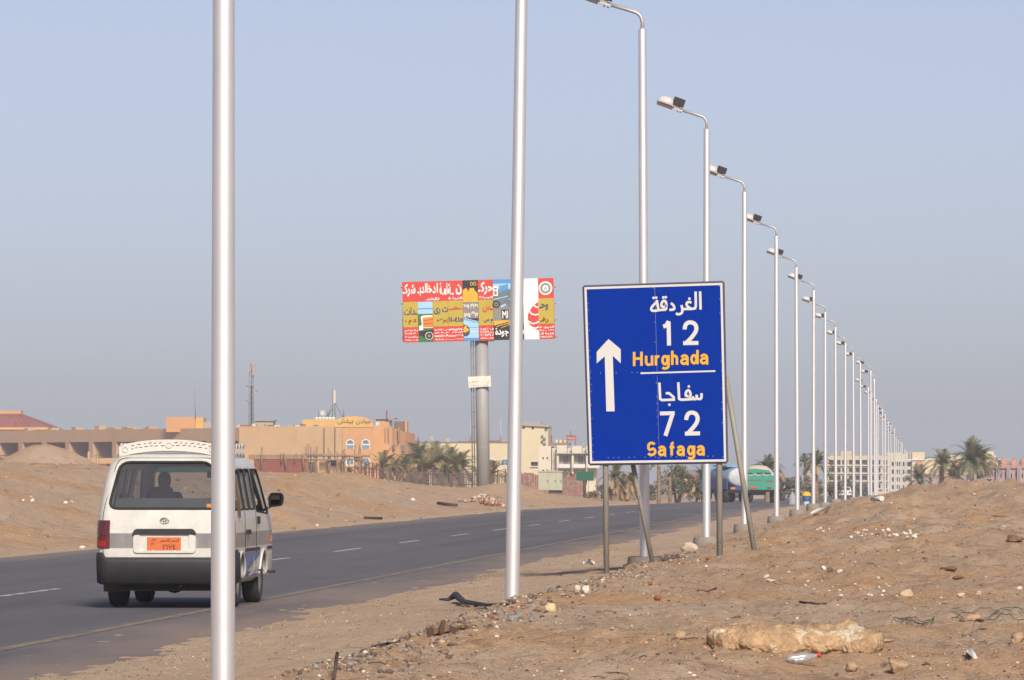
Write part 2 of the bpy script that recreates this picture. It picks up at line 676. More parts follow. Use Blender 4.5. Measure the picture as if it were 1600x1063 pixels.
# ================================================================== ROAD
def asphalt_material():
    m = mat('asphalt', (0.098, 0.094, 0.107), 0.8, var=0.16, vscale=0.35, bump=0.35, bscale=70, spec=0.3,
            col2=(0.14, 0.128, 0.13), c2scale=0.22, c2lo=0.45, c2hi=0.75, stretch=(2.2, 0.16, 1))
    n = m.node_tree.nodes
    l = m.node_tree.links
    b = n['Principled BSDF']
    src = b.inputs['Base Color'].links[0].from_socket
    tc = n.new('ShaderNodeTexCoord')
    sp = n.new('ShaderNodeSeparateXYZ')
    l.new(tc.outputs['Object'], sp.inputs[0])

    def noise(scale, st, det=6):
        mp = n.new('ShaderNodeMapping')
        mp.inputs['Scale'].default_value = st
        l.new(tc.outputs['Object'], mp.inputs[0])
        t = n.new('ShaderNodeTexNoise')
        t.inputs['Scale'].default_value = scale
        t.inputs['Detail'].default_value = det
        t.inputs['Roughness'].default_value = 0.7
        l.new(mp.outputs[0], t.inputs['Vector'])
        return t.outputs['Fac']

    def rng(x, a_, b_, c=0.0, d=1.0):
        r = n.new('ShaderNodeMapRange')
        r.inputs[1].default_value = a_
        r.inputs[2].default_value = b_
        r.inputs[3].default_value = c
        r.inputs[4].default_value = d
        l.new(x, r.inputs[0])
        return r.outputs[0]

    def math_(op, x, y):
        r = n.new('ShaderNodeMath')
        r.operation = op
        for i, v in enumerate((x, y)):
            if isinstance(v, float):
                r.inputs[i].default_value = v
            else:
                l.new(v, r.inputs[i])
        return r.outputs[0]

    def mix(fac, a_, b_):
        x = n.new('ShaderNodeMix')
        x.data_type = 'RGBA'
        l.new(fac, x.inputs[0])
        l.new(a_, x.inputs[6])
        x.inputs[7].default_value = (*b_, 1)
        return x.outputs[2]
    # worn bands along the lanes, tar patches, dust blown over the shoulders
    out = mix(rng(noise(1.0, (0.9, 0.012, 1), 3), 0.52, 0.68, 0, 0.5), src, (0.066, 0.063, 0.073))
    out = mix(rng(noise(0.16, (1.3, 0.35, 1), 5), 0.60, 0.66, 0, 0.45), out, (0.07, 0.066, 0.072))
    dust = math_('ADD', rng(sp.outputs[0], -9.6, -7.6, 0.0, 0.62), rng(noise(0.5, (1, 0.22, 1), 7), 0.3, 0.75, -0.28, 0.36))
    out = mix(rng(dust, 0.15, 0.75, 0.0, 0.85), out, (0.27, 0.20, 0.155))
    dl = math_('ADD', rng(sp.outputs[0], -17.2, -18.4, 0.0, 0.6), rng(noise(0.6, (1, 0.2, 1), 6), 0.3, 0.75, -0.3, 0.3))
    out = mix(rng(dl, 0.1, 0.8, 0.0, 0.8), out, (0.27, 0.20, 0.155))
    l.new(out, b.inputs['Base Color'])
    return m


ASPH = asphalt_material()


def strip(x0, x1, ya, yb, dz, step=6.0, jit=0.0, nx=1):
    mb = MB()
    n = max(1, int((yb - ya) / step))
    vs_ = []
    for i in range(n + 1):
        y = ya + (yb - ya) * i / n
        for k in range(nx + 1):
            vs_.append((x0 + (x1 - x0) * k / nx, y, float(road_z(y)) + dz))
    fs = [(i * (nx + 1) + k, i * (nx + 1) + k + 1, (i + 1) * (nx + 1) + k + 1, (i + 1) * (nx + 1) + k) for i in range(n) for k in range(nx)]
    return mb.add(vs_, fs)


road = strip(ROAD_L - 0.5, ROAD_R + 1.0, -120, 3000, 0.0, 10).build('road', ASPH)
tag(road, kind='structure')


def worn_paint(name, col, keep):
    m = mat(name, col, 0.7, var=0.1, vscale=6, col2=(0.11, 0.10, 0.10), c2scale=5.5, c2lo=keep, c2hi=keep + 0.12, stretch=(1, 0.35, 1))
    return m


WPAINT = worn_paint('white_road_paint', (0.46, 0.45, 0.44), 0.50)
YPAINT = worn_paint('yellow_road_paint', (0.215, 0.17, 0.115), 0.47)
strip(-9.05, -8.88, 20, 420, 0.004, 6).build('edge_line', YPAINT, road)
y = 59.6
k = 0
while y < 380:
    strip(-12.86, -12.74, y, y + 6.0 - (k % 3) * 0.35, 0.004, 3).build('lane_dash', WPAINT, road)
    y += 14.35
    k += 1
strip(-17.6, -17.5, 180, 330, 0.004, 6).build('edge_line', worn_paint('faint_white_paint', (0.3, 0.29, 0.29), 0.48), road)

# ================================================================== STREET LAMPS
STEEL = mat('silver_painted_steel', (0.74, 0.735, 0.74), 0.44, 0.72, var=0.05, vscale=2.5, spec=0.5, bump=0.05, bscale=8)
ARM = mat('galvanised_arm', (0.42, 0.41, 0.42), 0.5, 0.45, var=0.1, vscale=5)
HOUS = mat('lamp_housing_grey', (0.48, 0.47, 0.46), 0.45, 0.0, var=0.06)
LENS = mat('lamp_lens_brown', (0.10, 0.075, 0.055), 0.3)
BLK = mat('black_plastic', (0.022, 0.018, 0.018), 0.5, var=0.2)
CONC = mat('concrete', (0.23, 0.20, 0.175), 0.95, var=0.2, vscale=6, bump=0.6, bscale=22, spec=0.15)
BULB = mat('bulb_cover', (0.7, 0.66, 0.55), 0.3)

PH = 8.4


def lamp_parts():
    d = {}
    mb = MB()
    pr = [(0.078, -0.4), (0.078, 0.0), (0.0765, 1.5), (0.07, 4.5), (0.063, 8.0), (0.062, PH - 0.03), (0.056, PH), (0.0, PH)]
    mb.lathe(pr, 20)
    d['pole'] = mb.mesh('pole')
    d['pole'].materials.append(STEEL)
    mb = MB()
    pts = [(0, 0, PH - 0.02), (0, 0, PH + 0.10)]
    for a in range(0, 71, 10):
        t = radians(a)
        pts.append((-0.17 * (1 - cos(t)), 0, PH + 0.10 + 0.17 * sin(t)))
    ex, ez = pts[-1][0], pts[-1][2]
    pts.append((ex - 0.50, 0, ez + 0.155))
    mb.tube(pts, 0.029, 10)
    d['arm'] = mb.mesh('arm')
    d['arm'].materials.append(ARM)
    # luminaire in its own frame: along -x, tilted
    T = Matrix.Translation((ex - 0.44, 0, ez + 0.145)) @ Matrix.Rotation(radians(20), 4, 'Y')
    mb = MB()
    sec = [(-0.0, 0.05, 0.045, 0.05), (-0.14, 0.06, 0.06, 0.06), (-0.16, 0.11, 0.08, 0.12), (-0.25, 0.14, 0.09, 0.145), (-0.36, 0.13, 0.085, 0.135),
           (-0.44, 0.09, 0.07, 0.095), (-0.47, 0.06, 0.055, 0.055)]
    vs_ = []
    N = 12
    for x, wy, zb, zt in sec:
        for k in range(N):
            a = 2 * pi * k / N
            yy = wy * cos(a)
            zz = sin(a)
            vs_.append((x, yy, 0.02 + (zt * zz if zz > 0 else 0.045 * zz)))
    fs = [(i * N + k, i * N + (k + 1) % N, (i + 1) * N + (k + 1) % N, (i + 1) * N + k) for i in range(len(sec) - 1) for k in range(N)]
    fs += [tuple(range(N))[::-1], tuple((len(sec) - 1) * N + k for k in range(N))]
    mb.add(vs_, fs, 0, True, T)
    d['lamp_head'] = mb.mesh('lamp_head')
    d['lamp_head'].materials.append(HOUS)
    mb = MB()
    mb.box(-0.46, -0.14, -0.125, 0.125, -0.062, -0.022, 0, T)
    d['lens'] = mb.mesh('lens')
    d['lens'].materials.append(LENS)
    mb = MB()
    mb.box(-0.165, 0.06, -0.085, 0.085, 0.045, 0.205, 0, T)
    d['ballast_box'] = mb.mesh('ballast_box')
    d['ballast_box'].materials.append(BLK)
    mb = MB()
    mb.box(-0.10, 0.08, -0.045, 0.045, -0.045, 0.0, 0, T)
    mb.tube([T @ Vector((-0.02, 0, -0.04)), T @ Vector((-0.02, 0, -0.075))], 0.012, 6)
    mb.tube([T @ Vector((0.04, 0, -0.04)), T @ Vector((0.04, 0, -0.07))], 0.012, 6)
    d['clamp'] = mb.mesh('clamp')
    d['clamp'].materials.append(ARM)
    mb = MB()
    rng = random.Random(3)
    pr = [(0.27, -0.35), (0.272, 0.02), (0.268, 0.19), (0.25, 0.215), (0.0, 0.215)]
    mb.lathe(pr, 18)
    mb.v = [(x * (1 + rng.uniform(-.03, .03)), y_ * (1 + rng.uniform(-.03, .03)), z + rng.uniform(-.006, .006)) for x, y_, z in mb.v]
    d['base'] = mb.mesh('base')
    d['base'].materials.append(CONC)
    return d


LP = lamp_parts()


def lamp(x, y, label, base=True, lean=0.0, rz=0.0, group=None, dz=0.0, sc_=1.0):
    z = gz(x, y)
    t = thing('street_lamp', label, 'street lamp', (x, y, z + dz), rz, group)
    t.rotation_euler = (random.uniform(-0.004, 0.004), lean, rz)
    t.scale = (sc_, sc_, sc_)
    for k in ('pole', 'arm', 'clamp', 'ballast_box'):
        link(k, LP[k], t)
    h = link('lamp_head', LP['lamp_head'], t)
    link('lens', LP['lens'], h)
    if base:
        link('base', LP['base'], t)
    return t


def lamp_at(px, Y):
    return P(px, 738, Y).x


lamp(lamp_at(348.5, 34.2), 34.2, 'silver lamp post standing in front of the white minibus', base=False, lean=0.0)
lamp(lamp_at(800, 59.2), 59.2, 'silver lamp post beside the gravel ridge, standing in front of the billboard', base=False, lean=0.0155, dz=-0.02)
lamp(lamp_at(1007.5, 84.2), 84.2, 'silver lamp post behind the blue road sign, beside its slanted brace', lean=-0.004)
lamp(lamp_at(1104, 109), 109, 'silver lamp post on a concrete drum behind the right edge of the blue sign', lean=0.001)
grp = 'street lamps in the long row past the road sign'
lab = 'silver street lamp in the long receding row beyond the white car'
NEAR = ['silver street lamp crossed by the slanted right hand brace of the sign', 'silver street lamp standing at the tail of the green truck', 'silver street lamp between the grey block and the blue litter bin',
        'silver street lamp just past the blue litter bin', 'silver street lamp before the near end of the terrace hotel', 'silver street lamp between the rounded green tree and the white car',
        'silver street lamp standing in front of the white car']
xs = [1163.5, 1213.5, 1246, 1271, 1289.5, 1306, 1320.5, 1334, 1345, 1361, 1367]
yy = 134.0
for i, px in enumerate(xs):
    lb = NEAR[i] if i < len(NEAR) else lab
    lamp(lamp_at(px, yy), yy, lb, lean=random.uniform(-0.004, 0.004), group=grp, rz=random.uniform(-.08, .08))
    yy += 25
for i in range(32):
    x = -4.4 + random.uniform(-0.25, 0.25)
    lamp(x, yy, lab, lean=random.uniform(-0.006, 0.006), group=grp, rz=random.uniform(-.1, .1), base=i < 3)
    yy += 26 + i * 0.9

# ================================================================== ROAD SIGN
SY = 82.0
BLUE = mat('blue_sign_sheeting', (0.0, 0.022, 0.235), 0.65, var=0.06, vscale=3, spec=0.02, col2=(0.10, 0.17, 0.48), c2scale=24, c2lo=0.735, c2hi=0.76, stretch=(1.6, 1, 0.8))
SWHITE = mat('white_sign_sheeting', (0.50, 0.49, 0.475), 0.5, var=0.05, vscale=5)
SYEL = mat('orange_yellow_sign_sheeting', (0.58, 0.31, 0.015), 0.5, var=0.06, vscale=6)
SEDGE = mat('sign_edge_metal', (0.10, 0.095, 0.10), 0.6, 0.2)
POST = mat('weathered_post_paint', (0.25, 0.235, 0.20), 0.65, 0.15, var=0.15, vscale=6, col2=(0.10, 0.085, 0.07), c2scale=7, c2lo=0.6, c2hi=0.72, stretch=(3, 3, 0.7))
so = P(1030, 890, SY)
so.z = gz(so.x, SY)
sign = thing('road_sign', 'large blue road sign with white arrow, Arabic place names and yellow Hurghada and Safaga lettering', 'road sign', so)


def S(px, py):
    p = P(px, py, SY)
    return (p.x - so.x, p.z - so.z)


TL, TR, BL, BR = (912, 448), (1130, 441), (921, 725.5), (1136, 722.5)


def lerp2(s, t):
    a = (TL[0] + (TR[0] - TL[0]) * s, TL[1] + (TR[1] - TL[1]) * s)
    b = (BL[0] + (BR[0] - BL[0]) * s, BL[1] + (BR[1] - BL[1]) * s)
    return (a[0] + (b[0] - a[0]) * t, a[1] + (b[1] - a[1]) * t)


def spoly(pts):
    return [S(*p) for p in pts]


def sheet(s0, s1):
    mb = MB()
    mb.prism(spoly([lerp2(s0, 0), lerp2(s1, 0), lerp2(s1, 1), lerp2(s0, 1)]), -0.018, 0.018)
    return mb


SPL = 0.508
sheet(0, SPL).build('sheet', BLUE, sign)
sheet(SPL + 0.0022, 1).build('sheet', BLUE, sign)
# dark metal rim and white border line
mb = MB()
for a, b in (((0, 0), (1, 0)), ((1, 0), (1, 1)), ((1, 1), (0, 1)), ((0, 1), (0, 0))):
    p, q_ = lerp2(*a), lerp2(*b)
    v0, v1 = S(*p), S(*q_)
    mb.tube([(v0[0], 0, v0[1]), (v1[0], 0, v1[1])], 0.021, 4, smooth=False)
mb.build('rim', SEDGE, sign)
mb = MB()
e = 0.013
e2 = e * 0.78
mb.ribbon(spoly([lerp2(e, e2), lerp2(1 - e, e2), lerp2(1 - e, 1 - e2), lerp2(e, 1 - e2)]), 0.034, -0.0265, closed=True)
mb.build('border', SWHITE, sign)
mb = MB()
for i in range(26):
    for s, t in ((i / 25.0 * .95 + .025, 0.965), (i / 25.0 * .95 + .025, 0.49), (0.03, i / 25 * .95 + .02), (SPL - 0.006, i / 25 * .95 + .02), (0.972, i / 25 * .95 + .02)):
        if random.random() < 0.55:
            c = S(*lerp2(s, t))
            mb.disc(c[0], c[1], 0.006, 0.006, -0.0205, 0, 6)
mb.build('rivets', mat('rivet_metal', (0.4, 0.45, 0.6), 0.4, 0.5), sign)
# arrow
mb = MB()
poly = [(951, 530), (970, 546), (970, 568), (957.5, 556), (960.5, 643), (947.5, 643), (945, 557), (932.5, 568), (932.5, 550)]
poly = spoly(poly)
mb.add([(p[0], -0.021, p[1]) for p in poly], [tuple(range(9))])
mb.build('arrow', SWHITE, sign)
# divider
mb = MB()
mb.ribbon(spoly([(1001, 583.5), (1118, 580)]), 0.024, -0.021)
mb.build('divider', SWHITE, sign)
MPP = SY / F


def strokes(name, lst, wpx, m, base=(0, 0), y0=-0.021):
    """lst of polylines in photo pixels"""
    mb = MB()
    y = y0
    for st in lst:
        if st[0] == 'dot':
            c = S(st[1] + base[0], st[2] + base[1])
            mb.disc(c[0], c[1], st[3] * MPP, st[3] * MPP, y)
        elif st[0] == 'w':
            mb.ribbon(spoly([(p[0] + base[0], p[1] + base[1]) for p in st[2]]), st[1] * MPP, y)
        else:
            mb.ribbon(spoly([(p[0] + base[0], p[1] + base[1]) for p in st]), wpx * MPP, y)
        y -= 0.0006
    return mb.build(name, m, sign)


def smooth_pl(pts, n=5):
    """Catmull-Rom through points"""
    out = []
    p = [Vector(a) for a in pts]
    for i in range(len(p) - 1):
        p0 = p[max(i - 1, 0)]
        p1 = p[i]
        p2 = p[i + 1]
        p3 = p[min(i + 2, len(p) - 1)]
        for k in range(n):
            t = k / n
            out.append(0.5 * ((2 * p1) + (p2 - p0) * t + (2 * p0 - 5 * p1 + 4 * p2 - p3) * t * t + (3 * p1 - p0 - 3 * p2 + p3) * t ** 3))
    out.append(p[-1])
    return [(a.x, a.y) for a in out]


def Z1(x, y):      # zoom crop 1 -> photo pixels
    return (980 + x / 7.0875, 440 + y / 7.0875)


def Z2(x, y):
    return (980 + x / 7.0875, 580 + y / 7.0875)


def z1(*pts):
    return [Z1(*p) for p in pts]


def z2(*pts):
    return [Z2(*p) for p in pts]


ar1 = [
    z1((808, 110), (813, 312)),                                             # alif
    z1((758, 112), (761, 270), (752, 298), (715, 305), (655, 305), (620, 307)),    # lam into ghain
    smooth_pl(z1((712, 236), (690, 228), (668, 232), (658, 252), (672, 280), (712, 302))),
    ('dot', *Z1(690, 192), 2.2),
    smooth_pl(z1((600, 262), (612, 306), (606, 345), (576, 364), (540, 356))),     # ra
    smooth_pl(z1((484, 240), (510, 262), (522, 290), (514, 310), (468, 315))),     # dal
    smooth_pl(z1((432, 262), (408, 284), (382, 272), (384, 236), (408, 214), (430, 232), (434, 280), (428, 312))),  # qaf
    z1((432, 312), (345, 318)),
    ('dot', *Z1(400, 178), 2.1), ('dot', *Z1(428, 175), 2.1),
    smooth_pl(z1((348, 316), (338, 262), (328, 205))),                      # ta marbuta
    smooth_pl(z1((332, 228), (292, 262), (268, 298), (276, 322), (315, 325), (348, 318))),
    ('dot', *Z1(293, 183), 2.1), ('dot', *Z1(322, 180), 2.1)]
strokes('place_name_arabic', ar1, 3.9, SWHITE)
strokes('distance_number', [z1((400, 500), (432, 490), (452, 455), (462, 443)), ('w', 6.3, z1((459, 443), (464, 710))),
                            smooth_pl(z1((637, 532), (642, 495), (664, 463), (702, 453), (742, 466), (766, 505), (760, 552), (730, 600), (690, 646), (645, 690))),
                            ('w', 6.2, z1((620, 684), (789, 681)))], 6.3, SWHITE)
ar2 = [
    smooth_pl(z2((822, 245), (824, 285), (812, 308), (785, 308), (772, 290), (770, 262))),   # seen teeth
    smooth_pl(z2((772, 290), (760, 310), (735, 308), (728, 280))),
    smooth_pl(z2((735, 306), (705, 312), (692, 300), (702, 255), (682, 214), (654, 232), (652, 272), (690, 282))),
    z2((705, 312), (600, 318), (576, 308), (566, 125)),
    ('dot', *Z2(683, 171), 2.0),
    smooth_pl(z2((428, 248), (462, 246), (490, 268), (524, 300))),
    z2((530, 316), (385, 322), (366, 308), (357, 128)),
    ('dot', *Z2(468, 373), 2.1)]
strokes('place_name_arabic', ar2, 3.9, SWHITE)
strokes('distance_number', [('w', 6.0, z2((363, 470), (526, 466))), ('w', 6.3, z2((505, 470), (424, 718))),
                            smooth_pl(z2((655, 542), (660, 505), (682, 470), (718, 460), (758, 474), (780, 514), (774, 562), (744, 610), (704, 656), (664, 700))),
                            ('w', 6.2, z2((640, 693), (807, 690)))], 6.3, SWHITE)


def letters(word, x, base_y, xh, wd, adv, tilt):
    """DIN-like lowercase strokes; x in photo px, xh = x-height px"""
    out = []
    u = xh
    for ch, a in zip(word, adv):
        def t(pts):
            return [(x + p[0] * u, base_y - p[1] * u + tilt * (x + p[0] * u)) for p in pts]
        hw = wd / u / 2
        if ch == 'H':
            out += [t([(hw, 0), (hw, 1.42)]), t([(.86, 0), (.86, 1.42)]), t([(hw, .74), (.86, .74)])]
        elif ch == 'S':
            out += [t(arc(.43, 1.03, .33, 25, 180, 8, .30) + arc(.43, .90, .34, 195, 235, 3) + arc(.43, .44, .37, 60, -10, 6, .33) + arc(.43, .40, .37, -10, -155, 8, .32))]
        elif ch == 'u':
            out += [t([(hw, 1), (hw, .38)] + arc(.36, .38, .36 - hw, 180, 320, 8, .29)), t([(.72, 1), (.72, 0)])]
        elif ch == 'r':
            out += [t([(hw, 0), (hw, 1)]), t([(hw, .62)] + arc(.44, .52, .34, 150, 85, 6, .38))]
        elif ch in 'gd':
            out += [t(arc(.37, .5, .37 - hw, 0, 360, 18, .40))]
            out += [t([(.72, 1.0), (.72, -.08)] + arc(.38, -.08, .34, 0, -140, 8, .25))] if ch == 'g' else [t([(.72, 0), (.72, 1.42)])]
        elif ch == 'h':
            out += [t([(hw, 0), (hw, 1.42)]), t(arc(.36, .60, .36 - hw, 160, 0, 8, .30) + [(.72 - hw, 0)])]
        elif ch == 'a':
            out += [t(arc(.37, .62, .30, 160, 0, 8, .29) + [(.67, .2), (.70, .04), (.80, .02)]), t([(.66, .58)] + arc(.33, .31, .25, 90, 300, 10, .24) + [(.66, .24)])]
        elif ch == 'f':
            out += [t([(.22, 0), (.22, 1.1)] + arc(.44, 1.1, .22, 180, 95, 5, .23)), t([(0.0, .86), (.5, .86)])]
        x += a * u
    return out


strokes('place_name', letters('Hurghada', 989, 602.0, 15.6, 4.0, [1.20, .98, .66, .98, .97, .96, 1.0, 1], -0.030), 4.0, SYEL)
strokes('place_name', letters('Safaga', 1011.8, 725.0, 15.0, 4.0, [1.13, 1.17, .78, 1.05, 1.03, 1], -0.0125), 4.0, SYEL)
# legs and braces
mb = MB()


def leg(a, b, r, ya, yb):
    p, q_ = S(*a), S(*b)
    m_ = MB()
    m_.tube([(p[0], ya, p[1]), (q_[0], yb, q_[1] - 0.25)], r, 12)
    return m_.build('post', POST, sign)


leg((943.5, 470), (947.5, 892), 0.043, 0.062, 0.062)
leg((1122.5, 460), (1124.5, 896), 0.046, 0.062, 0.062)
leg((975, 660), (1023, 892), 0.036, 0.10, 0.75).name = 'brace'
leg((1134, 590), (1187.5, 901), 0.040, 0.10, 0.55).name = 'brace'
mb = MB()
for py in (470, 585, 705):
    a, b = S(926, py), S(1126, py)
    mb.box(a[0], b[0], 0.020, 0.050, a[1] - 0.025, a[1] + 0.025)
mb.build('back_rail', POST, sign)

# ================================================================== MINIBUS
def body_paint():
    m = bpy.data.materials.new('white_van_paint')
    m.use_nodes = True
    n = m.node_tree.nodes
    l = m.node_tree.links
    b = n['Principled BSDF']
    b.inputs['Roughness'].default_value = 0.38
    b.inputs['Coat Weight'].default_value = 0.25
    b.inputs['Coat Roughness'].default_value = 0.15
    tc = n.new('ShaderNodeTexCoord')
    sp = n.new('ShaderNodeSeparateXYZ')
    l.new(tc.outputs['Object'], sp.inputs[0])

    def band(a, b_, eps=0.004):
        r1 = n.new('ShaderNodeMapRange')
        r1.inputs[1].default_value = a - eps
        r1.inputs[2].default_value = a + eps
        l.new(sp.outputs[2], r1.inputs[0])
        r2 = n.new('ShaderNodeMapRange')
        r2.inputs[1].default_value = b_ - eps
        r2.inputs[2].default_value = b_ + eps
        r2.inputs[3].default_value = 1
        r2.inputs[4].default_value = 0
        l.new(sp.outputs[2], r2.inputs[0])
        mu = n.new('ShaderNodeMath')
        mu.operation = 'MULTIPLY'
        l.new(r1.outputs[0], mu.inputs[0])
        l.new(r2.outputs[0], mu.inputs[1])
        return mu.outputs[0]
    no = n.new('ShaderNodeTexNoise')
    no.inputs['Scale'].default_value = 3.5
    no.inputs['Detail'].default_value = 7
    no.inputs['Roughness'].default_value = 0.7
    l.new(tc.outputs['Object'], no.inputs['Vector'])
    dr = n.new('ShaderNodeMapRange')
    dr.inputs[1].default_value = 0.42
    dr.inputs[2].default_value = 0.72
    dr.inputs[4].default_value = 0.55
    l.new(no.outputs['Fac'], dr.inputs[0])
    base = n.new('ShaderNodeMix')
    base.data_type = 'RGBA'
    l.new(band(0.765, 0.955), base.inputs[0])
    base.inputs[6].default_value = (0.55, 0.545, 0.51, 1)
    base.inputs[7].default_value = (0.17, 0.16, 0.165, 1)
    dm = n.new('ShaderNodeMix')
    dm.data_type = 'RGBA'
    l.new(dr.outputs[0], dm.inputs[0])
    l.new(base.outputs[2], dm.inputs[6])
    dm.inputs[7].default_value = (0.37, 0.335, 0.28, 1)
    l.new(dm.outputs[2], b.inputs['Base Color'])
    return m


VPAINT = body_paint()
RUB = mat('black_rubber', (0.018, 0.017, 0.018), 0.7, var=0.2)
TYRE = mat('dusty_tyre', (0.032, 0.028, 0.026), 0.9, var=0.3, vscale=8, bump=0.3)
RIM = mat('steel_rim', (0.25, 0.24, 0.23), 0.5, 0.6)
BUMP = mat('dark_bumper_plastic', (0.024, 0.022, 0.026), 0.6, var=0.25, vscale=5)
INTR = mat('dark_interior', (0.05, 0.05, 0.055), 0.85)
SEATM = mat('grey_seat_vinyl', (0.11, 0.115, 0.12), 0.7, var=0.15)
UNDER = mat('underbody_grime', (0.016, 0.014, 0.014), 0.9, var=0.3, vscale=6)
RED = mat('tail_lamp_red', (0.30, 0.012, 0.015), 0.15, var=0.1, coat=0.6)
RED2 = mat('tail_lamp_dark_red', (0.09, 0.012, 0.014), 0.18, var=0.1, coat=0.6)
AMB = mat('amber_lens', (0.65, 0.20, 0.02), 0.2, coat=0.5)
RACKW = mat('white_rack_paint', (0.54, 0.515, 0.475), 0.55, var=0.08, vscale=9)
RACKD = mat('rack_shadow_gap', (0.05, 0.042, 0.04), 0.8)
CHROME = mat('chrome_badge', (0.30, 0.29, 0.27), 0.3, 0.6)
PLATE = mat('orange_number_plate', (0.52, 0.135, 0.04), 0.5, var=0.1, vscale=12)
INK = mat('dark_red_plate_ink', (0.10, 0.012, 0.01), 0.6)
BLUEDEC = mat('blue_decal', (0.10, 0.145, 0.33), 0.45, var=0.2, vscale=9)
GLASS_R = glass('rear_glass', (0.60, 0.62, 0.62), 0.09, 0.035)
GLASS_S = glass('side_glass', (0.50, 0.54, 0.55), 0.16, 0.05)
SUNBAND = glass('green_sun_strip', (0.12, 0.42, 0.36), 0.05, 0.15, (0.05, 0.35, 0.28))

LV = [  # z, half width, rear y, front y, corner radius
    (0.30, 0.74, 0.16, 4.20, 0.10), (0.36, 0.815, 0.06, 4.33, 0.14), (0.45, 0.838, 0.02, 4.38, 0.15), (0.70, 0.845, 0.0, 4.40, 0.15), (0.98, 0.845, 0.005, 4.37, 0.15),
    (1.10, 0.842, 0.015, 4.32, 0.15), (1.22, 0.835, 0.03, 4.20, 0.15), (1.35, 0.815, 0.05, 4.03, 0.15), (1.55, 0.785, 0.085, 3.76, 0.15),
    (1.72, 0.752, 0.12, 3.53, 0.16), (1.83, 0.722, 0.15, 3.38, 0.17), (1.895, 0.68, 0.19, 3.26, 0.19), (1.935, 0.61, 0.25, 3.14, 0.22),
    (1.962, 0.50, 0.36, 2.98, 0.25), (1.978, 0.34, 0.55, 2.7, 0.25), (1.984, 0.15, 0.85, 2.3, 0.12)]


def outline(hw, yr, yf, r, off=0.0, nside=8, ncor=6):
    hw -= off
    yr += off
    yf -= off
    r = max(0.02, min(r - off * 0.6, hw * 0.9))
    pts = []
    for cx, cy, a0 in ((hw - r, yr + r, -90), (hw - r, yf - r, 0), (-hw + r, yf - r, 90), (-hw + r, yr + r, 180)):
        for k in range(ncor + 1):
            a = radians(a0 + 90 * k / ncor)
            pts.append((cx + r * cos(a), cy + r * sin(a)))
    out = []
    n = len(pts)
    for i in range(n):
        a, b = pts[i], pts[(i + 1) % n]
        out.append(a)
        if i % (ncor + 1) == ncor:
            for k in range(1, nside):
                out.append((a[0] + (b[0] - a[0]) * k / nside, a[1] + (b[1] - a[1]) * k / nside))
    return out


def shell(off, dz=0.0, zmin=None):
    mb = MB()
    vs_ = []
    lv = LV
    N = 0
    for z, hw, yr, yf, r in lv:
        zz = z
        if off:
            zz = z - off if z > 1.5 else z
            if zmin and zz < zmin:
                zz = zmin + 0.02 * (z - 0.3)
        ol = outline(hw, yr, yf, r, off)
        N = len(ol)
        vs_ += [(p[0], p[1], zz) for p in ol]
    fs = []
    for i in range(len(lv) - 1):
        for k in range(N):
            k2 = (k + 1) % N
            fs.append((i * N + k, i * N + k2, (i + 1) * N + k2, (i + 1) * N + k))
    fs.append(tuple(range(N))[::-1])
    fs.append(tuple((len(lv) - 1) * N + k for k in range(N)))
    mb.add(vs_, fs, 0, True)
    return mb


def rear_y(z):
    return float(np.interp(z, [a[0] for a in LV], [a[2] for a in LV]))


def half_w(z):
    return float(np.interp(z, [a[0] for a in LV], [a[1] for a in LV]))


def front_y(z):
    return float(np.interp(z, [a[0] for a in LV], [a[3] for a in LV]))


def rpoly(pts, r=0.07, n=4):
    """round the corners of a polygon"""
    out = []
    m_ = len(pts)
    for i in range(m_):
        a, b, c = Vector(pts[i - 1]), Vector(pts[i]), Vector(pts[(i + 1) % m_])
        d1 = (a - b).normalized()
        d2 = (c - b).normalized()
        rr = min(r, (a - b).length * 0.45, (c - b).length * 0.45)
        p, q_ = b + d1 * rr, b + d2 * rr
        for k in range(n + 1):
            t = k / n
            out.append(tuple((1 - t) ** 2 * p + 2 * t * (1 - t) * b + t * t * q_))
    return out


REARW = rpoly([(-0.705, 1.268), (0.705, 1.268), (0.565, 1.862), (-0.565, 1.862)], 0.12)
WSHIELD = rpoly([(-0.70, 1.27), (0.70, 1.27), (0.58, 1.80), (-0.58, 1.80)], 0.10)
SIDEW = [rpoly([(0.32, 1.25), (1.30, 1.25), (1.30, 1.76), (0.42, 1.76)], 0.07), rpoly([(1.36, 1.25), (1.84, 1.25), (1.84, 1.77), (1.36, 1.77)], 0.05),
         rpoly([(1.90, 1.25), (2.42, 1.25), (2.42, 1.77), (1.90, 1.77)], 0.05), rpoly([(2.56, 1.22), (3.78, 1.18), (3.52, 1.50), (3.30, 1.77), (2.56, 1.77)], 0.05)]
WY = (0.95, 3.27)


def boolean(body_me, cutters, inner):
    o = bpy.data.objects.new('tmp_body', body_me)
    COL.objects.link(o)
    tmp = [o]
    for me in [inner] + cutters:
        c = bpy.data.objects.new('tmp_cut', me)
        COL.objects.link(c)
        tmp.append(c)
        md = o.modifiers.new('b', 'BOOLEAN')
        md.operation = 'DIFFERENCE'
        md.solver = 'EXACT'
        md.object = c
    dg = bpy.context.evaluated_depsgraph_get()
    me = bpy.data.meshes.new_from_object(o.evaluated_get(dg))
    for t in tmp:
        bpy.data.objects.remove(t)
    return me


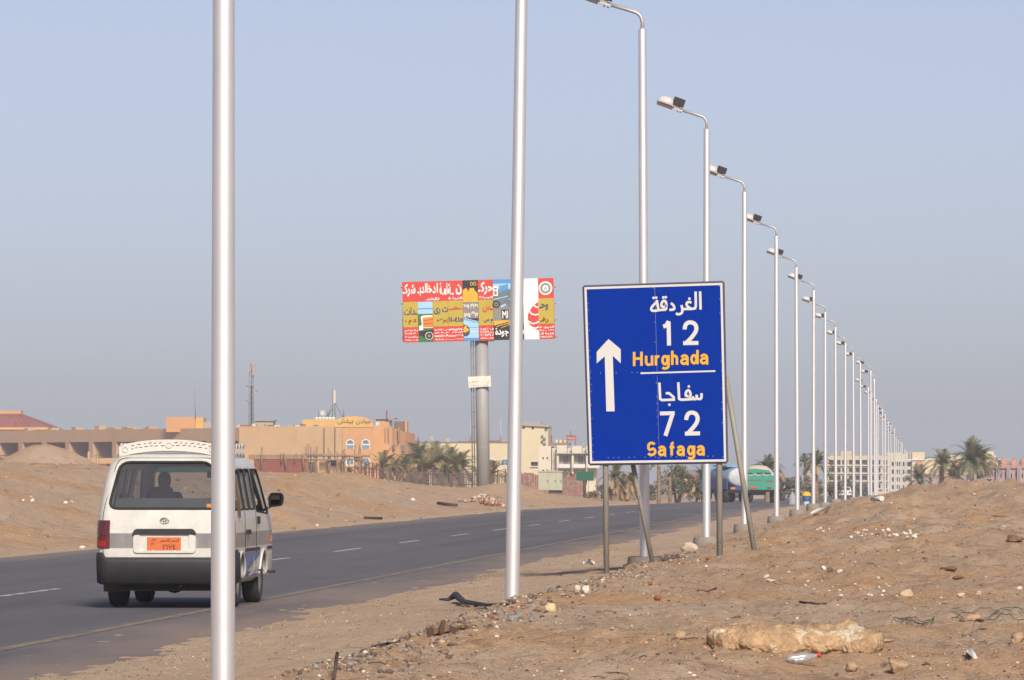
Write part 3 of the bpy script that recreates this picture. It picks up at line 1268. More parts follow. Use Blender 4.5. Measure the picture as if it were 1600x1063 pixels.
cuts = []
c = MB()
c.prism(REARW, -0.3, 0.6)
cuts.append(c.mesh('c'))
c = MB()
c.prism(WSHIELD, 3.0, 4.8)
cuts.append(c.mesh('c'))
RZ90 = Matrix.Rotation(radians(90), 4, 'Z')
for sw in SIDEW:
    c = MB()
    c.prism(sw, -1.2, 1.2, T=Matrix(((0, -1, 0, 0), (1, 0, 0, 0), (0, 0, 1, 0), (0, 0, 0, 1))))
    cuts.append(c.mesh('c'))
for wy in WY:
    for s_ in (-1, 1):
        c = MB()
        T = Matrix.Translation((s_ * 0.53, wy, 0.315)) @ Matrix.Rotation(radians(90) * s_, 4, 'Y')
        c.lathe([(0.0, 0.0), (0.385, 0.0), (0.385, 0.5), (0.0, 0.5)], 28, T=T)
        cuts.append(c.mesh('c'))
body_me = boolean(shell(0).mesh('body'), cuts, shell(0.045, zmin=0.5).mesh('inner'))
body_me.materials.clear()
body_me.materials.append(VPAINT)
for p in body_me.polygons:
    p.use_smooth = True
    p.material_index = 0
try:
    body_me.set_sharp_from_angle(angle=radians(32))
except Exception:
    pass

VY = 68.1
vloc = P(257, 738, VY)
van = thing('minibus', 'white passenger minibus with orange number plate and roof rack driving along the road', 'minibus', (vloc.x, VY, 0.004), radians(0.25))
van.scale = (1.02, 1.02, 0.99)
body = link('body', body_me, van)


def on_rear(x, z, d=0.004):
    return (x, rear_y(z) - d, z)


def rear_ring(poly, r, name, m, d=0.0, parent=van, seg=6):
    mb = MB()
    pts = [on_rear(p[0], p[1], d) for p in poly]
    # follow the rounded rear corners
    pts = [(x, y + max(0, abs(x) - (half_w(z) - 0.15)) ** 2 * 3.0, z) for x, y, z in pts]
    mb.tube(pts + [pts[0], pts[1]], r, seg, caps=False)
    return mb.build(name, m, parent)


rear_ring(REARW, 0.017, 'window_gasket', RUB)
mb = MB()
rw = [on_rear(p[0], p[1], -0.012) for p in REARW]
mb.add(rw, [tuple(range(len(rw)))])
rg = mb.build('rear_window', GLASS_R, van)
mb = MB()
ws = [(p[0], front_y(p[1]) - 0.015, p[1]) for p in WSHIELD]
mb.add(ws, [tuple(range(len(ws)))])
wsh = mb.build('windscreen', glass('windscreen_glass', (0.80, 0.84, 0.83), 0.06, 0.03), van)
mb = MB()
mb.add([(-0.60, front_y(1.73) - 0.03, 1.73), (0.60, front_y(1.73) - 0.03, 1.73), (0.58, front_y(1.81) - 0.03, 1.81), (-0.58, front_y(1.81) - 0.03, 1.81)], [(0, 1, 2, 3)])
mb.build('sun_strip', SUNBAND, wsh)
for s_ in (-1, 1):
    for i, sw in enumerate(SIDEW):
        mb = MB()
        vs_ = [(s_ * (half_w(p[1]) - 0.014), p[0], p[1]) for p in sw]
        if i == 3 and s_ == 1:
            # front door glass wound down
            pass
        else:
            mb.add(vs_, [tuple(range(len(vs_)))])
            mb.build('side_window', GLASS_S, van)
        mb = MB()
        pts = [(s_ * (half_w(p[1]) - 0.002), p[0], p[1]) for p in sw]
        mb.tube(pts + [pts[0], pts[1]], 0.012, 5, caps=False)
        mb.build('window_gasket', RUB, van)
# tailgate seam, garnish, badge, plate recess
seam = rpoly([(-0.735, 0.50), (0.735, 0.50), (0.775, 0.80), (0.770, 1.22), (0.60, 1.915), (-0.60, 1.915), (-0.770, 1.22), (-0.775, 0.80)], 0.10)
gate = rear_ring(seam, 0.004, 'tailgate_seam', RUB, 0.001, seg=4)
mb = MB()
gp = rpoly([(-0.405, 0.945), (0.405, 0.945), (0.36, 1.012), (-0.36, 1.012)], 0.03)
mb.prism(gp, rear_y(0.97) - 0.045, rear_y(0.97) + 0.02)
mb.build('tailgate_handle_bar', BUMP, van)
# number plate recess: raised white surround with a hollow
mb = MB()
o_ = rpoly([(-0.385, 0.705), (0.385, 0.705), (0.385, 0.942), (-0.385, 0.942)], 0.05)
i_ = rpoly([(-0.315, 0.735), (0.315, 0.735), (0.315, 0.942), (-0.315, 0.942)], 0.03)
n_ = len(o_)
vs_ = [(p[0], -0.022, p[1]) for p in o_] + [(p[0] * 0.985, -0.024, p[1]) for p in i_] + [(p[0], -0.006, p[1]) for p in i_] + [(p[0] * 1.03, 0.004, p[1] - 0.008) for p in o_]
fs = []
for k in range(n_):
    k2 = (k + 1) % n_
    fs += [(k, k2, n_ + k2, n_ + k), (n_ + k, n_ + k2, 2 * n_ + k2, 2 * n_ + k), (3 * n_ + k, 3 * n_ + k2, k2, k)]
fs.append(tuple(2 * n_ + k for k in range(n_)))
mb.add(vs_, fs, 0, False)
mb.build('plate_surround', mat('white_van_paint_plain', (0.53, 0.52, 0.48), 0.4, var=0.15, vscale=7, coat=0.2), van)
mb = MB()
mb.box(-0.212, 0.208, -0.020, -0.012, 0.727, 0.905)
pl = mb.build('number_plate', PLATE, van)
mb = MB()
for txt, x0, x1, z0, z1, ar_ in (('البحر الاحمر', -0.055, 0.185, 0.835, 0.885, True), ('\u0662\u0661\u0667\u0664', -0.02, 0.15, 0.748, 0.815, False),
                                 ('نقل', -0.165, -0.105, 0.855, 0.893, True), ('عام', -0.17, -0.115, 0.805, 0.838, True)):
    a, b = text_mesh(txt, x0, x1, z0, z1, -0.0225, 0.012, ar_)
    mb.add(a, b)
mb.build('plate_lettering', INK, pl)
mb = MB()
for x in (-0.14, 0.14):
    mb.disc(x, 0.735, 0.008, 0.008, -0.023)
mb.build('screw', mat('bright_screw', (0.8, 0.8, 0.78), 0.3, 0.3), pl)
# oval badge of three ellipses
mb = MB()
cz, yb = 1.115, rear_y(1.115) - 0.012


def ell(cx, c_z, rx, rz_, r):
    pts = [(cx + rx * cos(2 * pi * k / 20), yb + 0.004, c_z + rz_ * sin(2 * pi * k / 20)) for k in range(22)]
    mb.tube(pts, r, 5, caps=False)


ell(0, cz, 0.053, 0.037, 0.0065)
ell(0, cz + 0.012, 0.036, 0.017, 0.0045)
ell(0, cz - 0.002, 0.016, 0.032, 0.0045)
mb.build('badge', CHROME, van)
# tail lamps on the corners
for s_ in (-1, 1):
    mb = MB()
    for z0, z1, mi in ((0.765, 0.925, 0), (0.93, 1.03, 1), (1.035, 1.12, 0)):
        pts = []
        for z in (z0, z1):
            hw = half_w(z)
            yr = rear_y(z)
            r = 0.15
            ring = [(hw - 0.165, yr - 0.016)]
            for k in range(7):
                a = radians(-90 + 90 * k / 6)
                ring.append((hw - r + (r + 0.016) * cos(a), yr + r + (r + 0.016) * sin(a)))
            ring.append((hw + 0.014, yr + 0.24))
            ring.append((hw - 0.03, yr + 0.24))
            ring.append((hw - 0.165, yr + 0.03))
            pts.append(ring)
        m_ = len(pts[0])
        vs_ = [(s_ * p[0], p[1], z0) for p in pts[0]] + [(s_ * p[0], p[1], z1) for p in pts[1]]
        fs = [(k, (k + 1) % m_, m_ + (k + 1) % m_, m_ + k) for k in range(m_)] + [tuple(range(m_)), tuple(m_ + k for k in range(m_))]
        mb.add(vs_, fs, mi)
    mb.build('tail_lamp', [RED2, RED if False else RED2], van)
    mb = MB()
    hw = half_w(0.81)
    for k in range(5):
        a = radians(-80 + 14 * k)
        b_ = radians(-80 + 14 * (k + 1))
        q1 = (s_ * (hw - 0.15 + 0.170 * cos(a)), 0.15 + 0.170 * sin(a))
        q2 = (s_ * (hw - 0.15 + 0.170 * cos(b_)), 0.15 + 0.170 * sin(b_))
        mb.add([(*q1, 0.785), (*q2, 0.785), (*q2, 0.86), (*q1, 0.86)], [(0, 1, 2, 3)])
    mb.build('brake_lens', RED, van)
# rear bumper
mb = MB()
vs_ = []
prof = [(0.30, -0.06, 0.0), (0.325, 0.035, 0.02), (0.58, 0.055, 0.02), (0.635, 0.05, 0.015), (0.65, 0.02, 0.0)]
path = []
for k in range(7):
    a = radians(180 + 90 * k / 6)
    path.append((-0.845 + 0.16 + 0.16 * cos(a), 0.16 + 0.16 * sin(a), cos(a), sin(a)))
path = [(-0.845, 0.62, -1, 0)] + path + [(-x, y, -nx_, ny_) for x, y, nx_, ny_ in reversed(path)] + [(0.845, 0.62, 1, 0)]
for x, y, nx_, ny_ in path:
    side = abs(nx_) > 0.6
    for z, o2, _ in prof:
        zt = z + (0.06 if (z > 0.5 and abs(x) > 0.74) else 0.0)
        vs_.append((x + nx_ * o2 * 0.5, y + ny_ * o2, zt))
m_ = len(prof)
fs = [(i * m_ + k, (i + 1) * m_ + k, (i + 1) * m_ + k + 1, i * m_ + k + 1) for i in range(len(path) - 1) for k in range(m_ - 1)]
mb.add(vs_, fs, 0, True)
mb.build('rear_bumper', BUMP, van)
# front bumper
mb = MB()
mb.box(-0.80, 0.80, 4.36, 4.46, 0.36, 0.58)
mb.build('front_bumper', BUMP, van)
# underbody: sills, axle, exhaust, tank
mb = MB()
mb.box(-0.55, 0.55, 0.12, 4.1, 0.22, 0.36)
mb.box(-0.55, 0.62, 0.42, 0.70, 0.24, 0.40)
mb.tube([(-0.66, 0.95, 0.30), (0.66, 0.95, 0.30)], 0.045, 8)
mb.lathe([(0.0, -0.12), (0.10, -0.10), (0.13, 0), (0.10, 0.10), (0.0, 0.12)], 12, T=Matrix.Translation((0, 0.95, 0.30)) @ Matrix.Rotation(pi / 2, 4, 'X'))
mb.tube([(0.2, 0.02, 0.30), (0.2, 0.6, 0.28), (0.3, 1.2, 0.30)], 0.028, 8)
mb.box(-0.42, -0.08, 1.3, 2.2, 0.19, 0.4)
mb.build('underbody', UNDER, van)
for s_ in (-1, 1):
    mb = MB()
    mb.box(s_ * 0.70 - 0.13, s_ * 0.70 + 0.13, 0.50, 0.515, 0.20 - 0.02 * (s_ > 0), 0.40)
    mb.build('mud_flap', mat('rusty_mud_flap', (0.085, 0.055, 0.042), 0.85, var=0.35, vscale=14), van)
# wheels
for wy in WY:
    for s_ in (-1, 1):
        T = Matrix.Translation((s_ * 0.70, wy, 0.315)) @ Matrix.Rotation(radians(90) * s_, 4, 'Y')
        mb = MB()
        mb.lathe([(0.19, -0.10), (0.265, -0.108), (0.298, -0.098), (0.313, -0.07), (0.315, 0), (0.313, 0.07), (0.298, 0.098), (0.265, 0.108), (0.19, 0.10), (0.19, -0.10)], 28, T=T)
        w_ = mb.build('wheel', TYRE, van)
        mb = MB()
        mb.lathe([(0.0, 0.055), (0.06, 0.06), (0.075, 0.035), (0.15, 0.05), (0.175, 0.085), (0.192, 0.095), (0.192, -0.09)], 20, T=T)
        mb.build('rim', RIM, w_)
        # arch lip
        mb = MB()
        pts = [(s_ * (half_w(0.315 + 0.39 * sin(radians(a))) + 0.004), wy + 0.39 * cos(radians(a)), 0.315 + 0.39 * sin(radians(a))) for a in range(5, 176, 10)]
        mb.tube(pts, 0.02, 6)
        mb.build('wheel_arch', mat('white_van_paint_plain', (0.53, 0.52, 0.48), 0.4), van)
# side trim: dark moulding, blue decal with pale bird, door handles, door seams
for s_ in (-1, 1):
    def sx(z, d=0.003):
        return s_ * (half_w(z) + d)
    for ya, yb_ in ((0.28, 0.55), (1.36, 2.86), (3.68, 4.2)):
        mb = MB()
        mb.add([(sx(.70, .008), ya, .70), (sx(.70, .008), yb_, .70), (sx(.745, .008), yb_, .745), (sx(.745, .008), ya, .745)], [(0, 1, 2, 3)])
        mb.build('side_moulding', BUMP, van)
    mb = MB()
    dp = [(1.32, 0.69), (2.90, 0.69), (2.86, 0.46), (2.80, 0.37), (1.42, 0.37), (1.36, 0.46)]
    mb.add([(sx(z, .003), y, z) for y, z in dp], [tuple(range(6))])
    dec = mb.build('side_decal', BLUEDEC, van)
    mb = MB()
    bird = [(1.75, 0.40), (1.95, 0.44), (2.10, 0.50), (2.28, 0.64), (2.30, 0.55), (2.45, 0.50), (2.36, 0.47), (2.30, 0.40), (2.05, 0.38), (1.9, 0.375)]
    mb.add([(sx(z, .006), y, z) for y, z in bird], [tuple(range(len(bird)))])
    mb.build('bird_motif', mat('pale_decal', (0.55, 0.55, 0.48), 0.5), dec)
    for y in (1.33, 2.49):
        mb = MB()
        pts = [(sx(z, .001), y, z) for z in (0.42, 0.7, 1.0, 1.2, 1.4, 1.6, 1.8)]
        mb.tube(pts, 0.005, 4)
        mb.build('door_seam', RUB, van)
    mb = MB()
    mb.box(min(sx(.95, 0), sx(.95, .03)), max(sx(.95, 0), sx(.95, .03)), 1.42, 1.74, 0.925, 0.985)
    mb.build('door_handle', RUB, van)
    mb = MB()
    mb.box(min(sx(1.08, 0), sx(1.08, .03)), max(sx(1.08, 0), sx(1.08, .03)), 2.60, 2.72, 1.05, 1.15)
    mb.build('door_handle', RUB, van)
    # wing mirror
    mb = MB()
    mb.tube([(sx(1.24, -.02), 3.50, 1.22), (sx(1.24, 0.10), 3.52, 1.29)], 0.02, 6)
    T = Matrix.Translation((s_ * 0.985, 3.53, 1.36)) @ Matrix.Diagonal((.78, 1, .95, 1)) @ Matrix.Rotation(radians(-12 * s_), 4, 'Z')
    sec = [(-0.05, 0.80), (-0.03, 1.0), (0.03, 0.95), (0.08, 0.7), (0.10, 0.3)]
    base_ = rpoly([(-0.13, -0.105), (0.11, -0.085), (0.135, 0.05), (0.10, 0.105), (-0.09, 0.105), (-0.14, 0.05)], 0.05)
    if s_ < 0:
        base_ = [(-a, b) for a, b in base_][::-1]
    vs_ = []
    for yy_, k_ in sec:
        vs_ += [(a * k_, yy_, b * k_) for a, b in base_]
    m_ = len(base_)
    fs = [(i * m_ + k, i * m_ + (k + 1) % m_, (i + 1) * m_ + (k + 1) % m_, (i + 1) * m_ + k) for i in range(4) for k in range(m_)]
    fs += [tuple(range(m_)), tuple(4 * m_ + k for k in range(m_))]
    mb.add(vs_, fs, 0, True, T)
    mi_ = mb.build('wing_mirror', mat('gloss_black', (0.015, 0.014, 0.015), 0.25, coat=0.5), van)
    mb = MB()
    mb.add([(a * 0.66, -0.0515, b * 0.66) for a, b in base_], [tuple(range(m_))], T=T)
    mb.build('mirror_glass', mat('mirror_glass_grey', (0.35, 0.34, 0.36), 0.05, 1.0), mi_)
    mb = MB()
    mb.box(s_ * 0.842 - 0.02, s_ * 0.842 + 0.012, 4.08, 4.18, 0.80, 0.90)
    mb.build('indicator', AMB, van)
mb = MB()
mb.box(0.842, 0.90, 2.75, 2.80, 0.42, 0.45)
mb.tube([(0.80, 3.86, 0.40), (0.93, 3.88, 0.40)], 0.02, 6)
mb.build('side_step', BUMP, van)
# orange rag hanging at the side window
mb = MB()
for k in range(8):
    z = 1.74 - k * 0.085
    mb.add([(half_w(max(z, 1.0)) + 0.012 + 0.012 * sin(k * 1.9), 0.62 + 0.05 * sin(k), z), (half_w(max(z, 1.0)) + 0.02, 0.80 + 0.04 * cos(k * 1.3), z)], [])
fs = [(2 * k, 2 * k + 1, 2 * k + 3, 2 * k + 2) for k in range(7)]
mb.f += [list(f) for f in fs]
mb.m += [0] * 7
mb.s += [True] * 7
mb.build('window_curtain', mat('brown_curtain', (0.20, 0.09, 0.035), 0.9, var=0.4, vscale=12), van)
mb = MB()
mb.add([(0.52, rear_y(1.29) + 0.008, 1.283), (0.60, rear_y(1.29) + 0.008, 1.283), (0.60, rear_y(1.33) + 0.008, 1.33), (0.52, rear_y(1.33) + 0.008, 1.33)], [(0, 1, 2, 3)])
mb.build('window_sticker', AMB, van)
# interior
mb = MB()
mb.box(-0.76, 0.76, 0.12, 4.0, 0.50, 0.56)
mb.build('floor', INTR, van)
for yb_, zt, x0, x1 in ((0.42, 1.40, -0.66, 0.66), (1.25, 1.25, -0.66, 0.66), (2.0, 1.22, -0.66, 0.40)):
    mb = MB()
    mb.box(x0, x1, yb_, yb_ + 0.42, 0.56, 0.92)
    mb.prism(rpoly([(x0, 0.85), (x1, 0.85), (x1, zt), (x0, zt)], 0.06), yb_ - 0.05, yb_ + 0.06)
    mb.build('bench_seat', SEATM, van)
for x0, x1 in ((-0.66, -0.14), (0.05, 0.66)):
    mb = MB()
    mb.box(x0, x1, 2.72, 3.15, 0.60, 0.95)
    mb.prism(rpoly([(x0, 0.88), (x1, 0.88), (x1 - 0.03, 1.36), (x0 + 0.03, 1.36)], 0.07), 2.64, 2.76)
    if x0 < 0:
        mb.prism(rpoly([(x0 + 0.10, 1.34), (x1 - 0.10, 1.34), (x1 - 0.12, 1.54), (x0 + 0.12, 1.54)], 0.06), 2.66, 2.74)
    mb.build('front_seat', INTR, van)
mb = MB()
mb.prism(rpoly([(-0.72, 0.7), (0.72, 0.7), (0.72, 1.20), (0.1, 1.22), (-0.1, 1.28), (-0.6, 1.28), (-0.72, 1.2)], 0.05), 3.62, 3.95)
mb.build('dashboard', INTR, van)
mb = MB()
mb.lathe([(0.185, -0.012), (0.20, 0), (0.185, 0.012), (0.172, 0), (0.185, -0.012)], 20, T=Matrix.Translation((-0.40, 3.42, 1.20)) @ Matrix.Rotation(radians(-55), 4, 'X'))
mb.tube([(-0.40, 3.42, 1.2), (-0.40, 3.68, 1.02)], 0.025, 6)
mb.build('steering_wheel', RUB, van)
mb = MB()
mb.box(0.10, 0.40, 3.36, 3.39, 1.66, 1.74)
mb.build('rear_view_mirror', RUB, van)
# roof rack: curved solid rear panel with painted shade slots, side hoops, floor bars
rack = thing('roof_rack', None, None)
rack.parent = van


def crown(x):
    return 1.984 - 0.10 * (abs(x) / 0.70) ** 2.2


XR = 0.615
mb = MB()
N = 24
vs_ = []
for k in range(N + 1):
    x = -XR + 2 * XR * k / N
    zb = crown(x) + 0.035
    zt = crown(x) + 0.155
    vs_ += [(x, 0.40, zb), (x, 0.40, zt), (x, 0.425, zt), (x, 0.425, zb)]
fs = []
for k in range(N):
    a, b = 4 * k, 4 * k + 4
    fs += [(a, b, b + 1, a + 1), (a + 1, b + 1, b + 2, a + 2), (a + 2, b + 2, b + 3, a + 3), (a + 3, b + 3, b, a)]
mb.add(vs_, fs)
for zo in (0.03, 0.155):
    mb.tube([(-XR + 2 * XR * k / N, 0.41, crown(-XR + 2 * XR * k / N) + zo) for k in range(N + 1)], 0.014, 6)
mb.tube([(-XR, 0.41, crown(XR) + 0.16), (-XR, 0.41, crown(XR) - 0.05)], 0.014, 6)
mb.tube([(XR, 0.41, crown(XR) + 0.16), (XR, 0.41, crown(XR) - 0.05)], 0.014, 6)
mb.build('rack_panel', RACKW, rack)
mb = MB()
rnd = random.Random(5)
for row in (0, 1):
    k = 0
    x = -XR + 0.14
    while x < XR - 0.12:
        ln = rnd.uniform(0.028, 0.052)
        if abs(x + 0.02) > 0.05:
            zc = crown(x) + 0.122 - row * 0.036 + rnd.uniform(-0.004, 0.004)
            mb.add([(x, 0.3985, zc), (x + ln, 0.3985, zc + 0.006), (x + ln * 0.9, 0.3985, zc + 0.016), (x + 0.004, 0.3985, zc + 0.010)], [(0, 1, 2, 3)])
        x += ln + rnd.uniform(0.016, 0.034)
tag(mb.build('shade_slot', RACKD, rack), kind='stuff')  # flat dark quads on the solid panel paint the shade of its slots
for cx in (-XR + 0.07, 0.0, XR - 0.07):
    mb = MB()
    pts = [(cx + 0.035 * cos(2 * pi * k / 12), 0.394, crown(cx) + 0.095 + 0.035 * sin(2 * pi * k / 12)) for k in range(14)]
    mb.tube(pts, 0.007, 5, caps=False)
    mb.build('rosette', RACKW, rack)
for s_ in (-1, 1):
    mb = MB()
    for i in range(9):
        y0 = 0.46 + i * 0.29
        zb = crown(XR) + 0.02
        pts = [(s_ * XR, y0, zb)] + [(s_ * XR, y0 + 0.13 - 0.13 * cos(radians(a)), zb + 0.10 + 0.07 * sin(radians(a))) for a in range(0, 181, 30)] + [(s_ * XR, y0 + 0.26, zb)]
        mb.tube(pts, 0.013, 6)
        mb.tube([(s_ * XR, y0 + 0.02, zb + 0.02), (s_ * XR, y0 + 0.24, zb + 0.12)], 0.008, 5)
        mb.tube([(s_ * XR, y0 + 0.24, zb + 0.02), (s_ * XR, y0 + 0.02, zb + 0.12)], 0.008, 5)
    mb.tube([(s_ * XR, 0.42, crown(XR) + 0.02), (s_ * XR, 3.05, crown(XR) + 0.02)], 0.014, 6)
    mb.build('rack_side', RACKW, rack)
mb = MB()
for i in range(10):
    y0 = 0.5 + i * 0.27
    mb.tube([(-XR + 2 * XR * k / 8, y0, crown(-XR + 2 * XR * k / 8) + 0.025) for k in range(9)], 0.012, 6)
mb.build('rack_floor', RACKW, rack)


# ---------------------------------------------------------------- driver: one skinned figure
def skin_person(name, verts, edges, radii, root, mats_, sub=2):
    me = bpy.data.meshes.new(name)
    me.from_pydata(verts, edges, [])
    o = bpy.data.objects.new(name, me)
    COL.objects.link(o)
    md = o.modifiers.new('skin', 'SKIN')
    md2 = o.modifiers.new('sub', 'SUBSURF')
    md2.levels = sub
    md2.render_levels = sub
    sv = me.skin_vertices[0] if me.skin_vertices else None
    if sv is None:
        bm_ = bmesh.new()
        bm_.from_mesh(me)
        bm_.verts.layers.skin.verify()
        bm_.to_mesh(me)
        bm_.free()
        sv = me.skin_vertices[0]
    for i, r in enumerate(radii):
        sv.data[i].radius = (r, r) if not hasattr(r, '__len__') else r
        sv.data[i].use_root = (i == root)
    dg = bpy.context.evaluated_depsgraph_get()
    out = bpy.data.meshes.new_from_object(o.evaluated_get(dg))
    bpy.data.objects.remove(o)
    for p in out.polygons:
        p.use_smooth = True
    out.materials.clear()
    for m_ in mats_:
        out.materials.append(m_)
    return out


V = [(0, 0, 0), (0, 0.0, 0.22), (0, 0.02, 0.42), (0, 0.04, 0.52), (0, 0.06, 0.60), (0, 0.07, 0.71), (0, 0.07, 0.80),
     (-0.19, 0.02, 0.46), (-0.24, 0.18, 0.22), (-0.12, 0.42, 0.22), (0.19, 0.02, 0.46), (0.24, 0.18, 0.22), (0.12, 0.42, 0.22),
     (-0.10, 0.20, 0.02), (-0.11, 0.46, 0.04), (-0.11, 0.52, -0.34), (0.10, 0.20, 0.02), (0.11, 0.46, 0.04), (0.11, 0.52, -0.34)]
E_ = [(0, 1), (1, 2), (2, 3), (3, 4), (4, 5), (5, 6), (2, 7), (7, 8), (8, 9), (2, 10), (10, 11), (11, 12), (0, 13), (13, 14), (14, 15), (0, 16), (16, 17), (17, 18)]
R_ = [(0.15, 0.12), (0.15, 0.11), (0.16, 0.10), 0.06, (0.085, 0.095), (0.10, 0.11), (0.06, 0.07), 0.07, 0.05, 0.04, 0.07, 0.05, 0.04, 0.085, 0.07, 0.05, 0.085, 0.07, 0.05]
pm = skin_person('person', V, E_, R_, 0, [mat('driver_dark_silhouette', (0.03, 0.03, 0.04), 0.9)])  # shade of the backlit figure put into one dark colour, head included
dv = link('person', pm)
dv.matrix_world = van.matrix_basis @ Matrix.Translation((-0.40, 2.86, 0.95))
tag(dv, 'driver in dark silhouette seated at the wheel inside the white minibus', 'person')

# ================================================================== BILLBOARD
BY = 425.0
bo = P(752, 757, BY)
bo.z = gz(bo.x, BY) - 0.1
bill = thing('billboard', 'red and yellow Arabic roadside billboard of ten vertical strips on a thick grey column', 'billboard', bo)


def Bp(px, py):
    p = P(px, py, BY)
    return (p.x - bo.x, p.z - bo.z)


def C8(u, t):
    """u: 50..1505 across, t: 0 top .. 1 bottom"""
    v = 68 - (u - 50) * 0.0275 + t * (582 + (u - 50) * 0.0015)
    return Bp(620 + (u + 16 * t) / 6.154, 430 + v / 6.154)


PR = {}
for nm, c_ in dict(red=(0.52, 0.045, 0.028), yellow=(0.40, 0.31, 0.035), white=(0.74, 0.72, 0.69), black=(0.022, 0.018, 0.016), gold=(0.62, 0.34, 0.02),
                   grey=(0.20, 0.19, 0.175), blue=(0.08, 0.23, 0.50), pale_blue=(0.30, 0.50, 0.66), green=(0.03, 0.14, 0.045), purple=(0.055, 0.05, 0.10),
                   orange=(0.62, 0.18, 0.02), steel=(0.12, 0.15, 0.17), dark_red=(0.25, 0.02, 0.015)).items():
    PR[nm] = mat('print_' + nm, c_, 0.6, var=0.07, vscale=0.9, spec=0.2)
edges = [50, 195, 340, 487, 632, 778, 923, 1068, 1212, 1357, 1505]
bases = ['red', 'red', 'red', 'red', 'black', 'red', 'blue', 'blue', 'white', 'red']
panels = []
for i in range(10):
    mb = MB()
    u0, u1 = edges[i], edges[i + 1]
    yo = [0, .02, 0, .01, .05, 0, .04, .03, .06, .01][i]
    mb.prism([C8(u0 + 1, 0), C8(u1, 0), C8(u1, 1), C8(u0 + 1, 1)], -0.10 - yo, 0.10)
    panels.append(mb.build('panel', PR[bases[i]], bill))
    panels[-1]['yo'] = yo


class Print:
    """flat print on one panel, each colour layer a hair in front of the last"""

    def __init__(self, i):
        self.mb = MB()
        self.y = -0.10 - panels[i]['yo'] - 0.012
        self.mats = []
        self.i = i

    def mi(self, c_):
        if PR[c_] not in self.mats:
            self.mats.append(PR[c_])
        return self.mats.index(PR[c_])

    def poly(self, c_, pts):
        self.mb.add([(C8(*p)[0], self.y, C8(*p)[1]) for p in pts], [tuple(range(len(pts)))], self.mi(c_))
        self.y -= 0.006
        return self

    def rect(self, c_, u0, u1, t0, t1):
        return self.poly(c_, [(u0, t0), (u1, t0), (u1, t1), (u0, t1)])

    def disc(self, c_, u, t, ru, rt=None):
        rt = rt or ru / 582
        return self.poly(c_, [(u + ru * cos(2 * pi * k / 20), t + rt * sin(2 * pi * k / 20)) for k in range(20)])

    def line(self, c_, pts, wd):
        self.mb.ribbon([C8(*p) for p in pts], wd * BY / F / 6.154, self.y, mi=self.mi(c_))
        self.y -= 0.006
        return self

    def text(self, c_, s, u0, u1, t0, t1, bold=0.02, ar=True, flip=False):
        vs_, fs = text_mesh(s, 0, 1, 0, 1, 0, bold, ar)
        out = []
        for x, _, z in vs_:
            if flip:
                z = 1 - z
            p = C8(u0 + (u1 - u0) * x, t1 + (t0 - t1) * z)
            out.append((p[0], self.y, p[1]))
        self.mb.add(out, fs, self.mi(c_))
        self.y -= 0.006
        return self

    def done(self, nm='print'):
        self.mb.build(nm, self.mats, panels[self.i])


AN = '\u0660\u0661\u0662\u0663\u0664\u0665\u0666\u0667\u0668\u0669'


def dig(s):
    return ''.join(AN[int(c_)] if c_.isdigit() else c_ for c_ in s)


p = Print(0)
p.rect('yellow', 52, 194, .33, .75).text('white', 'شركـ', 55, 178, .03, .245, .035)
p.text('purple', 'ـدات', 60, 194, .42, .55, .03).text('dark_red', dig('5') + ' م -', 70, 178, .615, .71, .03)
p.text('white', 'شركة عماد الدين', 64, 194, .785, .825, .03).text('white', 'تكنولوجية', 64, 170, .835, .87, .03)
p.text('white', 'محلات ت ' + dig('13'), 66, 194, .885, .925, .03).text('white', dig('4.0000,974'), 66, 194, .95, .98, .03)
p.done()
p = Print(1)
p.rect('pale_blue', 196, 339, .335, .44).rect('blue', 196, 339, .44, .46).rect('pale_blue', 196, 339, .46, .535).rect('green', 196, 339, .535, 1)
p.text('white', 'خالدبـ', 198, 339, .03, .235, .035).text('white', 'احمـ', 275, 339, .265, .315, .03)
p.poly('white', [(222, .58), (250, .56), (335, .56), (339, .60), (339, .77), (215, .77), (232, .70)])
p.poly('orange', [(240, .60), (339, .58), (339, .76), (245, .76), (240, .68)])
p.line('dark_red', [(250, .65), (339, .63)], 5).line('dark_red', [(250, .70), (339, .69)], 5).line('gold', [(240, .62), (339, .6)], 5)
p.poly('white', [(205, .73), (235, .73), (245, .80), (205, .81)]).poly('black', [(205, .82), (339, .80), (339, .91), (275, .93), (205, .88)])
p.disc('white', 300, .90, 38).disc('black', 300, .90, 33).disc('grey', 300, .90, 15)
p.done()
p = Print(2)
p.rect('yellow', 341, 486, .33, .75).text('white', 'لد', 342, 395, .03, .2, .035).text('white', 'لمـة', 410, 486, .03, .235, .035).text('white', 'رى', 341, 405, .265, .315, .03)
p.text('purple', 'ت رى', 350, 485, .43, .55, .03).text('dark_red', '(م' + dig('3') + '+', 372, 484, .61, .70, .03)
p.text('white', 'من - القاهرة', 352, 486, .785, .825, .03).text('white', 'ش ١٥ مايو', 352, 486, .835, .87, .03).text('white', dig('9') + '/' + dig('55528'), 352, 486, .885, .925, .03)
p.text('white', dig('0000,904,04'), 352, 486, .95, .98, .03)
p.done()
p = Print(3)
p.rect('yellow', 488, 631, .33, .75).text('white', 'ن', 565, 622, .06, .235, .04).text('white', 'ـة', 488, 545, .05, .235, .035).text('white', 'الهيئـة', 490, 628, .265, .32, .03)
p.line('red', [(490, .475), (625, .465)], 10).text('red', 'ـتـ', 500, 625, .43, .47, .03).text('purple', dig('415') + '-' + dig('11'), 490, 630, .60, .68, .03)
p.text('white', '-' + dig('575599'), 490, 630, .785, .825, .03).text('white', dig('22') + '--' + dig('87'), 520, 630, .835, .87, .03).text('white', dig('5552337'), 490, 630, .885, .925, .03)
